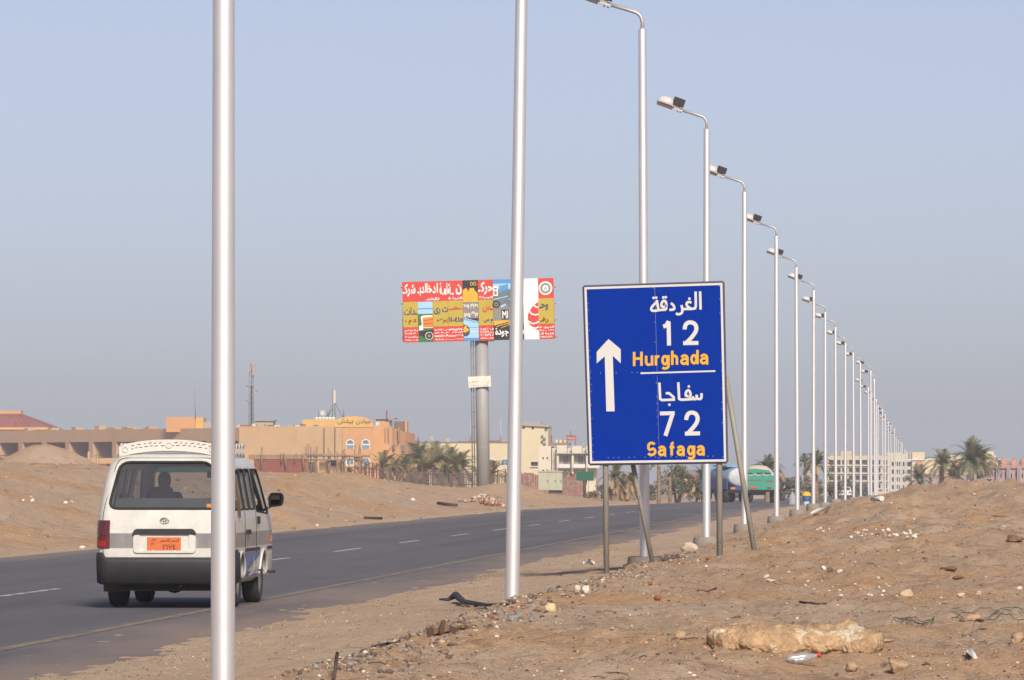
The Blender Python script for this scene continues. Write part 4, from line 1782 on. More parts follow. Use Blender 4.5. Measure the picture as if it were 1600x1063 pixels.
p.text('white', dig('00387,00'), 490, 630, .95, .98, .03)
p.done()
p = Print(4)
p.rect('gold', 633, 777, .13, .36).poly('black', [(633, .08), (700, .11), (690, .19), (668, .12), (633, .16)]).poly('black', [(740, .10), (777, .12), (777, .22), (745, .16)])
p.text('gold', 'ΟΟ.', 705, 772, .03, .09, .03, False)
p.rect('grey', 633, 777, .36, .63).text('white', 'تجارة العد', 634, 776, .38, .46, .03, True, True).text('white', 'على العلا', 634, 776, .52, .61, .03, True, True)
p.poly('pale_blue', [(633, .62), (777, .68), (777, .95), (633, .95)]).line('blue', [(633, .64), (777, .70)], 8).line('blue', [(640, .78), (777, .78)], 4).line('white', [(640, .86), (777, .85)], 4)
p.rect('blue', 633, 777, .95, 1).poly('purple', [(633, .73), (665, .74), (692, .80), (690, .88), (665, .92), (633, .92)]).poly('gold', [(633, .77), (662, .74), (662, .78), (690, .82), (655, .86), (633, .86)])
p.done()
p = Print(5)
p.rect('yellow', 779, 922, .33, .75).text('white', 'حركـ', 780, 922, .03, .245, .035).text('white', 'القومية الا', 781, 921, .265, .32, .03)
p.text('red', 'ـس', 820, 921, .43, .54, .035).text('purple', 'م س', 825, 915, .64, .72, .03)
p.text('white', 'ف ' + dig('60543'), 785, 921, .785, .83, .03).text('white', 'ت ' + dig('66679'), 785, 921, .84, .88, .03).text('white', '/ ' + dig('60679'), 785, 921, .89, .93, .03).text('white', dig('074,09170'), 785, 921, .95, .98, .03)
p.done()
for i in (6, 7):
    u0, u1 = edges[i] + 1, edges[i + 1] - 1
    p = Print(i)
    p.rect('pale_blue', u0, u1, .07, .16).rect('steel', u0, u1, .18, .30)
    if i == 6:
        p.rect('white', u0, 970, .11, .27).rect('grey', u0 + 10, 960, .14, .17).rect('grey', u0 + 10, 960, .19, .25)
        p.poly('blue', [(985, .11), (u1, .08), (u1, .16), (1000, .22), (985, .24)])
    p.poly('steel', [(u0, .30), (u1, .24), (u1, .42), (u0, .46)]).line('pale_blue', [(u0, .33), (u1, .28)], 8)
    p.poly('grey', [(u0, .46), (u1, .40), (u1, .68), (u0, .68)])
    if i == 6:
        p.disc('black', 952, .41, 36).disc('grey', 952, .41, 22).disc('black', 952, .41, 10).poly('pale_blue', [(990, .44), (1040, .40), (1045, .43), (1000, .47)])
        p.rect('black', 1000, u1, .50, .66).text('white', 'MI', 1008, 1062, .52, .645, .02, False)
    else:
        p.rect('red', u1 - 40, u1, .47, .60)
    p.rect('gold', u0, u1, .68, .76).poly('black', [(u0, .76), (u1, .70), (u1, 1), (u0, 1)]).line('gold', [(u0 + 20, .78), (u1, .72)], 7).line('gold', [(u0 + 70, .80), (u1, .75)], 6)
    if i == 6:
        p.text('white', 'جودة', u0 + 12, u1 - 4, .80, .95, .03)
    else:
        p.text('white', 'مـ', u1 - 55, u1 - 2, .82, .92, .04)
    p.done()
p = Print(8)
p.poly('red', [(1356, .385), (1325, .42), (1290, .48), (1255, .58), (1250, .66), (1262, .74), (1290, .80), (1356, .86)])
p.line('white', [(1312, .40), (1318, .45), (1335, .475), (1357, .475)], 13).line('white', [(1266, .53), (1290, .585), (1325, .60), (1357, .59)], 13)
p.line('white', [(1255, .70), (1295, .745), (1330, .735), (1357, .705)], 13).line('white', [(1285, .80), (1320, .82), (1357, .80)], 11)
p.done()
p = Print(9)
p.rect('yellow', 1358, 1504, .33, .75).disc('white', 1428, .165, 66).disc('pale_blue', 1428, .165, 58).disc('white', 1428, .165, 54)
p.mb.ribbon([C8(1428 + 40 * cos(2 * pi * k / 20), .165 + 40 / 582 * sin(2 * pi * k / 20)) for k in range(20)], 0.16, p.y, mi=p.mi('grey'), closed=True)
p.line('grey', [(1415, .20), (1424, .14), (1432, .14), (1440, .20)], 6).line('grey', [(1420, .175), (1438, .175)], 5)
p.text('purple', 'وحـ', 1362, 1450, .42, .53, .03).text('dark_red', 'رفـ', 1362, 1450, .64, .73, .03)
p.text('white', 'الشروق ' + dig('18'), 1365, 1500, .785, .83, .03).text('white', 'شـرا', 1365, 1500, .84, .87, .03).text('white', 'خدمة الـ', 1365, 1500, .885, .93, .03).text('white', '100.COM', 1370, 1480, .95, .98, .02, False)
p.done()
COLM = mat('grey_column_paint', (0.30, 0.295, 0.29), 0.6, 0.1, var=0.06, vscale=0.6)
mb = MB()
a, b = Bp(751, 520), Bp(754.5, 757)
mb.tube([(a[0], 0.72, a[1]), (b[0], 0.72, b[1] - 1.0)], [0.52, 0.52], 26)
mb.build('column', COLM, bill)
mb = MB()
for py in (640, 700):
    q_ = Bp(753, py)
    mb.lathe([(0.525, -0.02), (0.535, 0), (0.525, 0.02)], 26, T=Matrix.Translation((Bp(751 + (py - 520) * 3.5 / 237, py)[0], 0.72, q_[1])))
mb.build('weld_seam', COLM, bill)
mb = MB()
for px in (735.0, 738.5):
    a, b = Bp(px, 530), Bp(px + 2.6, 757)
    mb.tube([(a[0], 0.5, a[1]), (b[0], 0.5, b[1])], 0.045, 6)
for k in range(9):
    a, b = Bp(735.2 + .3 * k, 552 + k * 23), Bp(741.0 + .3 * k, 552 + k * 23)
    mb.tube([(a[0], 0.5, a[1]), (b[0], 0.55, b[1])], 0.03, 5)
mb.build('ladder', mat('dull_steel', (0.2, 0.19, 0.19), 0.6, 0.3), bill)
mb = MB()
mb.prism([Bp(731, 589), Bp(766.5, 587.5), Bp(767.5, 604), Bp(732.5, 606)], 0.0, 0.16)
pl = mb.build('notice_plate', mat('cream_board', (0.62, 0.58, 0.50), 0.6), bill)
mb = MB()
for t_, x0, x1, z0, z1 in (('للاعلان', 733.5, 747, 599, 595), ('ت', 760, 764, 599, 595), (dig('0122') + ' - ' + dig('3456'), 735, 763, 604, 601)):
    A, B_ = Bp(x0, z0), Bp(x1, z1)
    v_, f_ = text_mesh(t_, A[0], B_[0], A[1], B_[1], -0.008, 0.01, True)
    mb.add(v_, f_)
mb.build('notice_lettering', PR['grey'], pl)
mb = MB()
a, b = C8(55, .12), C8(1500, .9)
for t in (.08, .35, .62, .9):
    c0, c1 = C8(45, t), C8(1512, t)
    mb.box(c0[0] - 0.1, c1[0] + 0.12, 0.13, 0.24, c0[1] - 0.1, c0[1] + 0.0)
for u in (60, 350, 640, 930, 1220, 1495):
    c0, c1 = C8(u, .02), C8(u, .98)
    mb.box(c0[0] - 0.06, c0[0] + 0.06, 0.25, 0.37, c1[1], c0[1])
mb.box(Bp(735, 520)[0], Bp(770, 520)[0], 0.2, 1.3, Bp(735, 533)[1], Bp(735, 450)[1])
mb.build('back_frame', mat('dull_steel', (0.2, 0.19, 0.19), 0.6, 0.3), bill)

# ================================================================== FAR VEHICLES
# ---- green truck
TY = 393.0
to = P(1185, 738, TY)
trk = thing('cargo_truck', 'green cargo truck with a cream load cover on the far side of the road bend', 'truck', (to.x, TY, float(road_z(TY)) + 0.004), radians(1.5))
trk['label'] = 'green cargo truck with a cream load cover and red number plate driving down the road'
GRN = mat('green_truck_paint', (0.035, 0.24, 0.165), 0.45, var=0.12, vscale=2)
CRM = mat('cream_tarpaulin', (0.55, 0.49, 0.40), 0.85, var=0.12, vscale=2, bump=0.4, bscale=4)
mb = MB()
mb.box(-1.22, 1.22, 0.0, 5.4, 0.95, 1.02)
mb.box(-1.22, 1.22, 0.0, 0.08, 1.02, 2.05)
mb.box(-1.22, -1.15, 0.08, 5.4, 1.02, 2.05)
mb.box(1.15, 1.22, 0.08, 5.4, 1.02, 2.05)
mb.build('cargo_bed', GRN, trk)
mb = MB()
mb.prism(rpoly([(-0.98, 1.6), (0.98, 1.6), (0.94, 2.42), (-0.94, 2.42)], 0.3), 5.5, 7.0)
mb.build('cab', GRN, trk)
mb = MB()
vs_ = []
for iy in range(9):
    for ix in range(9):
        x = -1.16 + 2.32 * ix / 8
        y = 0.1 + 5.2 * iy / 8
        vs_.append((x, y, 1.9 + 0.82 * (1 - (abs(x) / 1.25) ** 3) * (0.85 + 0.15 * sin(iy * 1.7)) * (0.75 if iy == 0 else 1) + 0.04 * sin(ix * 3 + iy)))
mb.add(vs_, [(r * 9 + c, r * 9 + c + 1, r * 9 + c + 10, r * 9 + c + 9) for r in range(8) for c in range(8)], 0, True)
mb.add([(-1.16, 0.1, 1.6), (1.16, 0.1, 1.6)] + vs_[:9], [(0, 1, 10, 9, 8, 7, 6, 5, 4, 3, 2)])
mb.build('load_cover', CRM, trk)
mb = MB()
mb.prism([(-1.12, 2.06), (1.0, 2.06), (0.75, 2.36), (-0.2, 2.47), (-1.12, 2.42)], 0.01, 0.06)
mb.build('tail_board', GRN, trk)
mb = MB()
for x in (-0.55, 0.15, 0.72):
    mb.prism([(x - 0.22, 2.05), (x + 0.2, 2.05), (x + 0.1, 2.18), (x - 0.25, 2.2)], -0.02, 0.005)
mb.build('vent_opening', INTR, trk)
mb = MB()
pts = [(-1.1 + 2.2 * k / 24, 1.98 + 0.07 * abs(sin(k * pi / 6))) for k in range(25)]
mb.ribbon(pts, 0.055, -0.012)
mb.build('scalloped_trim', SWHITE, trk)
mb = MB()
v_, f_ = text_mesh('CHEVROLET', -0.95, 0.28, 1.58, 1.68, -0.012, 0.02)
mb.add(v_, f_)
mb.build('lettering', PR['dark_red'], trk)
mb = MB()
mb.box(0.55, 1.0, -0.02, 0.0, 1.55, 1.62)
mb.build('reflector', RED, trk)
mb = MB()
mb.box(-0.6, -0.1, -0.05, -0.02, 1.04, 1.2)
mb.build('number_plate', mat('red_plate', (0.5, 0.06, 0.03), 0.5), trk)
for x in (-1.02, 0.62):
    mb = MB()
    mb.box(x, x + 0.3, -0.04, 0.0, 1.04, 1.14)
    mb.build('tail_lamp', RED, trk)
mb = MB()
mb.box(-0.5, 0.5, 0.15, 6.6, 0.55, 0.95)
mb.box(-1.05, 1.05, 0.05, 0.2, 0.78, 0.95)
mb.build('chassis', UNDER, trk)
for y_ in (1.4, 5.9):
    for s_ in (-1, 1):
        mb = MB()
        mb.lathe([(0.0, -0.16), (0.42, -0.17), (0.48, -0.12), (0.48, 0.12), (0.42, 0.17), (0.0, 0.16)], 20, T=Matrix.Translation((s_ * 0.98, y_, 0.48)) @ Matrix.Rotation(pi / 2, 4, 'Y'))
        mb.build('wheel', TYRE, trk)
for s_ in (-1, 1):
    mb = MB()
    mb.prism([(s_ * 1.22, 0.5), (s_ * 1.12, 1.0), (s_ * 1.24, 1.0)], 0.9, 0.95)
    mb.build('mud_flap', GRN, trk)
# ---- tanker
TY2 = 408.0
to = P(1160, 738, TY2)
tank = thing('tanker_truck', 'blue tanker truck with a white rounded tank end beside the green truck', 'truck', (to.x, TY2, float(road_z(TY2)) + 0.004), radians(28))
mb = MB()
T = Matrix.Translation((0, 0.2, 1.92)) @ Matrix.Rotation(-pi / 2, 4, 'X')
mb.lathe([(0.0, -0.16), (0.5, -0.12), (0.88, -0.02), (1.0, 0.12), (1.0, 3.1), (0.88, 3.2), (0.0, 3.3)], 28, T=T)
mb.v = [(x * 1.15, y, 1.92 + (z - 1.92) * 0.78) for x, y, z in mb.v]
mb.build('tank', mat('blue_grey_tank', (0.17, 0.235, 0.33), 0.5, 0.1, var=0.12), tank)
mb = MB()
mb.lathe([(0.0, -0.19), (0.5, -0.15), (0.84, -0.05), (0.9, 0.0)], 28, T=T)
mb.v = [(x * 1.15, y, 1.92 + (z - 1.92) * 0.78) for x, y, z in mb.v]
mb.build('tank_end', mat('dull_white_paint', (0.42, 0.43, 0.45), 0.6, var=0.15), tank)
mb = MB()
for s_ in (-1, 1):
    mb.box(s_ * 1.12 - 0.06, s_ * 1.12 + 0.06, 0.3, 3.3, 1.0, 1.75)
mb.box(-0.9, 0.9, 0.2, 4.6, 0.7, 1.2)
mb.build('side_skirt', mat('navy_truck_paint', (0.035, 0.06, 0.17), 0.5, var=0.15), tank)
mb = MB()
mb.box(-1.0, 0.2, 0.6, 3.0, 2.66, 2.80)
mb.build('catwalk', mat('sky_blue_paint', (0.16, 0.30, 0.48), 0.5), tank)
mb = MB()
mb.prism(rpoly([(-1.2, 0.7), (1.2, 0.7), (1.1, 2.7), (-1.1, 2.7)], 0.2), 3.5, 4.6)
mb.build('cab', mat('sky_blue_paint', (0.16, 0.30, 0.48), 0.5), tank)
for y_ in (0.9, 1.95, 4.0):
    for s_ in (-1, 1):
        mb = MB()
        mb.lathe([(0.0, -0.16), (0.42, -0.17), (0.48, -0.12), (0.48, 0.12), (0.42, 0.17), (0.0, 0.16)], 20, T=Matrix.Translation((s_ * 0.98, y_, 0.48)) @ Matrix.Rotation(pi / 2, 4, 'Y'))
        mb.build('wheel', TYRE, tank)
for x in (-0.95, 0.65):
    mb = MB()
    mb.box(x, x + 0.35, 0.02, 0.08, 0.98, 1.12)
    mb.build('tail_lamp', AMB, tank)
mb = MB()
mb.box(-1.05, 1.05, 0.1, 0.2, 0.75, 0.95)
mb.build('rear_bumper', UNDER, tank)
# ---- white car far down the road
CY = 700.0
co_ = P(1320.5, 738, CY)
car = thing('parked_car', 'small white car with red tail lamps far down the road between the lamp posts', 'car', (co_.x, CY, float(road_z(CY)) + 0.004), 0)
car.name = 'car'
WCAR = mat('white_car_paint', (0.62, 0.61, 0.60), 0.35, var=0.05, coat=0.3)
mb = MB()
secs = [(0.0, 0.78, 0.35, 0.92), (0.25, 0.82, 0.25, 0.95), (3.9, 0.82, 0.25, 0.90), (4.1, 0.75, 0.3, 0.7)]
vs_ = []
for y_, hw, z0, z1 in secs:
    vs_ += [(-hw, y_, z0), (hw, y_, z0), (hw, y_, z1), (-hw, y_, z1)]
fs = [(4 * i + k, 4 * i + (k + 1) % 4, 4 * i + 4 + (k + 1) % 4, 4 * i + 4 + k) for i in range(3) for k in range(4)] + [(3, 2, 1, 0), (12, 13, 14, 15)]
mb.add(vs_, fs)
mb.build('body', WCAR, car)
mb = MB()
mb.add([(-0.76, 0.35, 0.93), (0.76, 0.35, 0.93), (0.76, 3.0, 0.93), (-0.76, 3.0, 0.93), (-0.6, 0.75, 1.40), (0.6, 0.75, 1.40), (0.6, 2.3, 1.40), (-0.6, 2.3, 1.40)],
       [(4, 5, 6, 7), (0, 1, 5, 4), (1, 2, 6, 5), (2, 3, 7, 6), (3, 0, 4, 7)])
mb.build('cabin', WCAR, car)
mb = MB()
mb.add([(-0.64, 0.385, 0.98), (0.64, 0.385, 0.98), (0.54, 0.69, 1.34), (-0.54, 0.69, 1.34)], [(0, 1, 2, 3)])
mb.build('rear_window', mat('dark_window_glass', (0.045, 0.05, 0.055), 0.15), car)
for s_ in (-1, 1):
    mb = MB()
    mb.box(s_ * 0.62 - 0.16, s_ * 0.62 + 0.15, -0.03, 0.02, 0.60, 0.76)
    mb.build('tail_lamp', RED, car)
mb = MB()
mb.box(-0.25, 0.25, -0.03, 0.0, 0.55, 0.70)
mb.build('number_plate', mat('pale_plate', (0.5, 0.6, 0.6), 0.5), car)
for y_ in (0.7, 3.3):
    for s_ in (-1, 1):
        mb = MB()
        mb.lathe([(0.0, -0.09), (0.27, -0.09), (0.29, 0), (0.27, 0.09), (0.0, 0.09)], 16, T=Matrix.Translation((s_ * 0.72, y_, 0.29)) @ Matrix.Rotation(pi / 2, 4, 'Y'))
        mb.build('wheel', TYRE, car)
# ---- litter bin and concrete bollard at the verge
q_ = P(1260, 738, 330)
bin_ = thing('litter_bin', 'blue litter bin with a yellow domed lid standing by the lamp row', 'bin', (q_.x, 330, P(1260, 785.5, 330).z))
mb = MB()
mb.lathe([(0.0, 0.06), (0.15, 0.06), (0.18, 0.08), (0.24, 0.40), (0.25, 0.44)], 20)
mb.build('body', mat('blue_plastic', (0.05, 0.16, 0.42), 0.5, var=0.1), bin_)
mb = MB()
mb.lathe([(0.285, 0.40), (0.29, 0.46), (0.25, 0.57), (0.15, 0.65), (0.0, 0.68)], 20)
mb.build('lid', mat('yellow_plastic', (0.62, 0.36, 0.03), 0.5, var=0.1), bin_)
mb = MB()
mb.lathe([(0.0, -0.3), (0.17, -0.3), (0.17, 0.06), (0.0, 0.06)], 14)
mb.build('foot', mat('pale_blue_foot', (0.35, 0.45, 0.52), 0.6), bin_)
q_ = P(1238, 738, 345)
bl = thing('marker_block', 'pale lavender grey tapering block with a knob top beside the road', 'bollard', (q_.x, 345, P(1238, 786, 345).z))
mb = MB()
mb.lathe([(0.26, -0.3), (0.26, 0.1), (0.24, 0.32), (0.16, 0.52), (0.06, 0.60)], 12)
mb.build('block', mat('lavender_concrete', (0.30, 0.29, 0.33), 0.9, var=0.12), bl)
mb = MB()
mb.lathe([(0.04, 0.57), (0.075, 0.63), (0.06, 0.70), (0.0, 0.72)], 10)
mb.build('knob', mat('lavender_concrete', (0.30, 0.29, 0.33), 0.9), bl)

# ================================================================== BUILDINGS
def wallmat(name, col, var=0.10, vscale=0.25, **k):
    return mat(name, col, 0.9, var=var, vscale=vscale, spec=0.15, bump=0.15, bscale=3, **k)


ORANGE = wallmat('orange_plaster', (0.50, 0.265, 0.115))
TANW = wallmat('tan_plaster', (0.43, 0.285, 0.155), var=0.12, col2=(0.36, 0.22, 0.125), c2scale=0.35, c2lo=0.55, c2hi=0.75)
YELW = wallmat('yellow_plaster', (0.56, 0.34, 0.105))
BEIGE = wallmat('brown_beige_plaster', (0.43, 0.285, 0.185))
PINKW = wallmat('pinkish_inner_plaster', (0.50, 0.36, 0.31))
CREAM = wallmat('cream_plaster', (0.56, 0.48, 0.31), var=0.06)
CREAM2 = wallmat('pale_cream_plaster', (0.55, 0.50, 0.40), var=0.06)
SHADEW = wallmat('grey_beige_plaster', (0.33, 0.29, 0.25), var=0.08)
ROOFR = mat('red_roof_sheet', (0.27, 0.095, 0.075), 0.7, var=0.12, vscale=0.3)
WGLASS = mat('blue_window_glass', (0.10, 0.16, 0.20), 0.15, var=0.2, vscale=1.5)
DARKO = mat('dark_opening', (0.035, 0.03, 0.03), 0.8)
WTRIM = mat('white_trim', (0.6, 0.58, 0.55), 0.7)
BRICK = mat('red_brick', (0.24, 0.075, 0.045), 0.9, var=0.3, vscale=1.2, bump=0.5, bscale=6, col2=(0.30, 0.15, 0.10), c2scale=1.1, c2lo=0.55, c2hi=0.65)
TIMB = mat('weathered_timber', (0.24, 0.155, 0.095), 0.9, var=0.25, vscale=2)
RUST = mat('rusty_steel', (0.15, 0.06, 0.035), 0.8, 0.2, var=0.3, vscale=2)


class Face:
    """a building front at depth Y, addressed by photo pixels; local x right, y away, z up"""

    def __init__(self, name, label, cat, Y, pxc, pyb, group=None, rz=0.0):
        self.Y = Y
        p = P(pxc, pyb, Y)
        self.o = Vector((p.x, Y, p.z))
        self.t = thing(name, label, cat, self.o, rz, group)

    def x(self, px):
        return P(px, 738, self.Y).x - self.o.x

    def z(self, py):
        return P(800, py, self.Y).z - self.o.z

    def box(self, nm, m, px0, px1, py0, py1, y0, y1, parent=None):
        mb = MB()
        mb.box(self.x(px0), self.x(px1), y0, y1, self.z(py1), self.z(py0))
        return mb.build(nm, m, parent or self.t)

    def poly(self, nm, m, pts, y0, y1, parent=None):
        mb = MB()
        mb.prism([(self.x(a), self.z(b)) for a, b in pts], y0, y1)
        return mb.build(nm, m, parent or self.t)

    def rail(self, nm, m, px0, px1, py, r, y, parent=None):
        mb = MB()
        mb.tube([(self.x(px0), y, self.z(py)), (self.x(px1), y, self.z(py))], r, 6)
        return mb.build(nm, m, parent or self.t)

    def wall(self, nm, m, px0, px1, py0, py1, holes, th=0.35, y0=0.0, parent=None):
        """wall with real rectangular openings (pixel rects)"""
        xs_ = sorted({px0, px1} | {h[0] for h in holes} | {h[1] for h in holes})
        zs_ = sorted({py0, py1} | {h[2] for h in holes} | {h[3] for h in holes})
        mb = MB()
        for i in range(len(xs_) - 1):
            for j in range(len(zs_) - 1):
                cx = (xs_[i] + xs_[i + 1]) / 2
                cz = (zs_[j] + zs_[j + 1]) / 2
                if any(h[0] < cx < h[1] and h[2] < cz < h[3] for h in holes):
                    continue
                a, b = self.x(xs_[i]), self.x(xs_[i + 1])
                c, d = self.z(zs_[j + 1]), self.z(zs_[j])
                mb.add([(a, y0, c), (b, y0, c), (b, y0, d), (a, y0, d)], [(0, 1, 2, 3)])
        for h in holes:
            a, b, c, d = self.x(h[0]), self.x(h[1]), self.z(h[3]), self.z(h[2])
            mb.add([(a, y0, c), (b, y0, c), (b, y0, d), (a, y0, d), (a, y0 + th, c), (b, y0 + th, c), (b, y0 + th, d), (a, y0 + th, d)],
                   [(0, 4, 5, 1), (1, 5, 6, 2), (2, 6, 7, 3), (3, 7, 4, 0)])
        return mb.build(nm, m, parent or self.t)


# ---- long beige holiday block with open loggias, seen obliquely
CA = radians(50)
Rp = P(372, 738, 780)
cb = thing('loggia_building', 'long brown beige two storey block with a row of open loggias behind the sand heap', 'building', (Rp.x, 780, -0.5))


def s_at(px):
    d = P(px, 738, 1.0)
    k = d.x
    # (Rx - s cosA) = k (780 + s sinA)
    return (Rp.x - k * 780) / (cos(CA) + k * sin(CA))


LT = Matrix(((-cos(CA), sin(CA), 0, 0), (sin(CA), cos(CA), 0, 0), (0, 0, 1, 0), (0, 0, 0, 1)))   # s, inward, z


def zc(py):
    return P(200, py, 805).z + 0.5


zt, zo, zf = zc(671), zc(690.5), zc(721)
smax = s_at(-40)
mb = MB()
mb.box(0, smax, 0, 0.4, zo, zt, T=LT)
mb.box(0, smax, 0.4, 10, zt - 0.4, zt - 0.05, T=LT)
mb.build('parapet_wall', BEIGE, cb)
mb = MB()
mb.box(0, smax, 0, 10, -1.0, zf, T=LT)
mb.build('base_wall', BEIGE, cb)
mb = MB()
mb.box(0, smax, 3.2, 3.5, zf, zt - 0.5, T=LT)
mb.build('back_wall', PINKW, cb)
mb = MB()
mb.box(-0.3, 0.0, 0, 10, -1.0, zt, T=LT)
mb.build('end_wall', TANW, cb)
bays = [32 + 36.6 * k for k in range(-2, 10)]
for i, px in enumerate(bays):
    s0, s1 = s_at(px + 3.2), s_at(px - 3.2)
    if s0 < 0.3:
        continue
    mb = MB()
    mb.box(s0, s1, 0.003, 3.2, zf, zo, T=LT)
    mb.build('pillar', BEIGE, cb)
    sd_ = s_at(px - 11)
    mb = MB()
    mb.box(sd_ + 0.2, sd_ + 1.6, 3.1, 3.19, zf, zf + 2.1, T=LT)
    d_ = mb.build('door', mat('dark_door', (0.06, 0.05, 0.05), 0.6), cb)
    mb = MB()
    sa, sb = s_at(px - 3.3), s_at(px - 33)
    for zz in (0.5, 0.95):
        mb.tube([LT @ Vector((sa, 0.15, zf + zz)), LT @ Vector((sb, 0.15, zf + zz))], 0.05, 5)
    n_ = 10
    for k in range(n_):
        s2 = sa + (sb - sa) * (k + .5) / n_
        mb.tube([LT @ Vector((s2, 0.15, zf)), LT @ Vector((s2, 0.15, zf + 0.95))], 0.035, 4)
    mb.build('railing', mat('dark_rail', (0.08, 0.06, 0.065), 0.7), cb)
rnd = random.Random(11)
for px, w_, h_ in ((33, 6, 4), (70, 6, 4), (107, 5, 5), (110, 3, 3), (144, 7, 6), (187, 9, 4), (218, 3, 2), (223, 5, 4), (165, 14, 3), (195, 10, 2)):
    s0, s1 = s_at(px + w_ / 2), s_at(px - w_ / 2)
    mb = MB()
    mb.box(s0, s1, 0.8, 2.2, zt - 0.05, zt + h_ * 0.094, T=LT)
    mb.build('roof_upstand', BEIGE if px != 107 else SHADEW, cb)

# ---- hall with red hipped roof
f = Face('hipped_roof_hall', 'orange hall with a low red hipped roof rising behind the loggia block', 'building', 900, 0, 690)
x0, x1 = f.x(-70), f.x(74)
zb_, zt_ = f.z(668.5), f.z(645.5)
mb = MB()
mb.add([(x0, 0, zb_), (x1, 0, zb_), (x1, 16, zb_), (x0, 16, zb_), (f.x(-22), 7, zt_), (f.x(22), 7, zt_), (f.x(22), 9, zt_), (f.x(-22), 9, zt_)],
       [(0, 1, 5, 4), (1, 2, 6, 5), (2, 3, 7, 6), (3, 0, 4, 7), (4, 5, 6, 7)])
rf = mb.build('roof', ROOFR, f.t)
mb = MB()
for k in range(1, 12):
    t = k / 12
    xa = x0 + (x1 - x0) * t
    xb = f.x(-22) + (f.x(22) - f.x(-22)) * t
    mb.tube([(xa, -0.03, zb_ + 0.02), (xb, 6.97, zt_ + 0.02)], 0.05, 4)
mb.build('roof_ribs', ROOFR, rf)
f.box('roof_lantern', ORANGE, -22, 22, 640.5, 646, 7.0, 9.0)
f.box('wall', ORANGE, -70, 74, 668.5, 760, 0.3, 15.7)
f.box('cornice', YELW, -72, 75, 667.5, 671, -0.2, 0.297)

# ---- tan and orange hotel with yellow arched name board
f = Face('orange_hotel', 'tan and orange plaster hotel with a yellow arched Arabic name board and arched windows', 'building', 800, 500, 760)
f.box('wall', TANW, 366, 535, 666, 762, 0.0, 12)
# rounded orange corner
mb = MB()
vs_ = []
cols_ = [(535.3, 0.0, 665)] + [(560, -0.02, 665), (585, 0, 665)] + [(592, .3, 665), (592.3, .3, 659), (607, .8, 659), (607.3, .8, 664), (612, 1.2, 668), (616, 1.8, 670), (622, 2.6, 671), (629, 4.5, 674), (634, 7, 676), (637.5, 11, 677)]
for px, y_, py in cols_:
    vs_ += [(f.x(px), y_, f.z(762)), (f.x(px), y_, f.z(py))]
fs = [(2 * k, 2 * k + 2, 2 * k + 3, 2 * k + 1) for k in range(len(cols_) - 1)]
mb.add(vs_, fs)
nb = len(vs_)
mb.build('corner_wall', ORANGE, f.t)
f.box('parapet', YELW, 471.5, 536, 655.5, 667, 0.6, 8)
pts = [(522, 667.5)] + [(522.5, 662), (530, 653.5), (540, 651.2), (555, 650.6), (570, 652.5), (580, 657), (583, 663), (584, 667.5)]
nbd = f.poly('name_board', YELW, pts, -0.12, 0.35)
mb = MB()
for t_, a, b in (('جولدن', 556.5, 580), ('بيتش', 527, 552)):
    v_, f_ = text_mesh(t_, f.x(a), f.x(b), f.z(663.5), f.z(654.5), -0.14, 0.02, True)
    mb.add(v_, f_)
mb.build('lettering', mat('brown_lettering', (0.10, 0.07, 0.03), 0.7), nbd)


def arch_window(f, px, py0, py1, w_, y0=-0.03, hasband=True, parent=None):
    a = [(px - w_ / 2, py1), (px + w_ / 2, py1), (px + w_ / 2, py0 + w_ * .45)] + [(px + w_ / 2 * cos(radians(t)), py0 + w_ * .45 - w_ * .45 * sin(radians(t))) for t in range(15, 180, 15)] + [(px - w_ / 2, py0 + w_ * .45)]
    g_ = f.poly('window', WGLASS, a, y0, 0.05, parent)
    mb = MB()
    mb.ribbon([(f.x(p_[0]), f.z(p_[1])) for p_ in a], 0.16, y0 - 0.02, closed=True)
    mb.build('frame', WTRIM, g_)
    if hasband:
        zm = py0 + (py1 - py0) * .55
        f.box('sill_band', WTRIM, px - w_ / 2, px + w_ / 2, zm - 1.1, zm + 1.1, y0 - 0.12, y0 - 0.03, g_)
        f.box('balcony_panel', mat('blue_grey_panel', (0.16, 0.23, 0.27), 0.6), px - w_ / 2 + .3, px + w_ / 2 - .3, zm + 1.1, py1, y0 - 0.08, y0 - 0.03, g_)
    else:
        f.box('mullion', WTRIM, px - .4, px + .4, py0, py1, y0 - 0.05, y0 - 0.01, g_)
    return g_


arch_window(f, 547, 687, 701, 11.5)
arch_window(f, 571.5, 687, 701, 11.5)
arch_window(f, 547, 715, 727, 11.5, hasband=False)
arch_window(f, 571.5, 715, 727, 12, hasband=False)
for px, py0, py1 in ((614.5, 694, 702), (627, 695, 705), (615, 722, 728)):
    f.box('window', WGLASS, px - 1.6, px + 1.6, py0, py1, 0.6 if px < 620 else 3.0, 2.2 if px < 620 else 4.4)
for px in (602, 607, 614, 622):
    f.box('wall_slot', mat('pale_strip', (0.42, 0.30, 0.20), 0.9), px - .35, px + .35, 667, 690, 0.2 if px < 609 else 1.0, 2.0 if px < 620 else 3.2)
for px in (506.5, 523.5):
    f.rail('drain_pipe', RUST, px, px, 0, .1, 0) if False else None
    mb = MB()
    mb.tube([(f.x(px), -0.15, f.z(742)), (f.x(px), -0.15, f.z(669))], 0.07, 6)
    mb.build('drain_pipe', RUST, f.t)
f.box('roof_room', WTRIM, 585, 601, 655, 671, 2, 6)
f.box('roof_slab', SHADEW, 582.5, 614, 652.6, 654.6, 1.5, 7)
f.box('roof_tank', mat('brown_tank', (0.17, 0.10, 0.07), 0.8), 612, 627, 658, 673.5, 3.5, 6)
f.box('roof_pier', ORANGE, 627.3, 631, 657, 676, 5, 7)
f.box('roof_door', mat('slate_shutter', (0.12, 0.12, 0.15), 0.6), 605.5, 610.5, 657, 668, 2.2, 2.5)
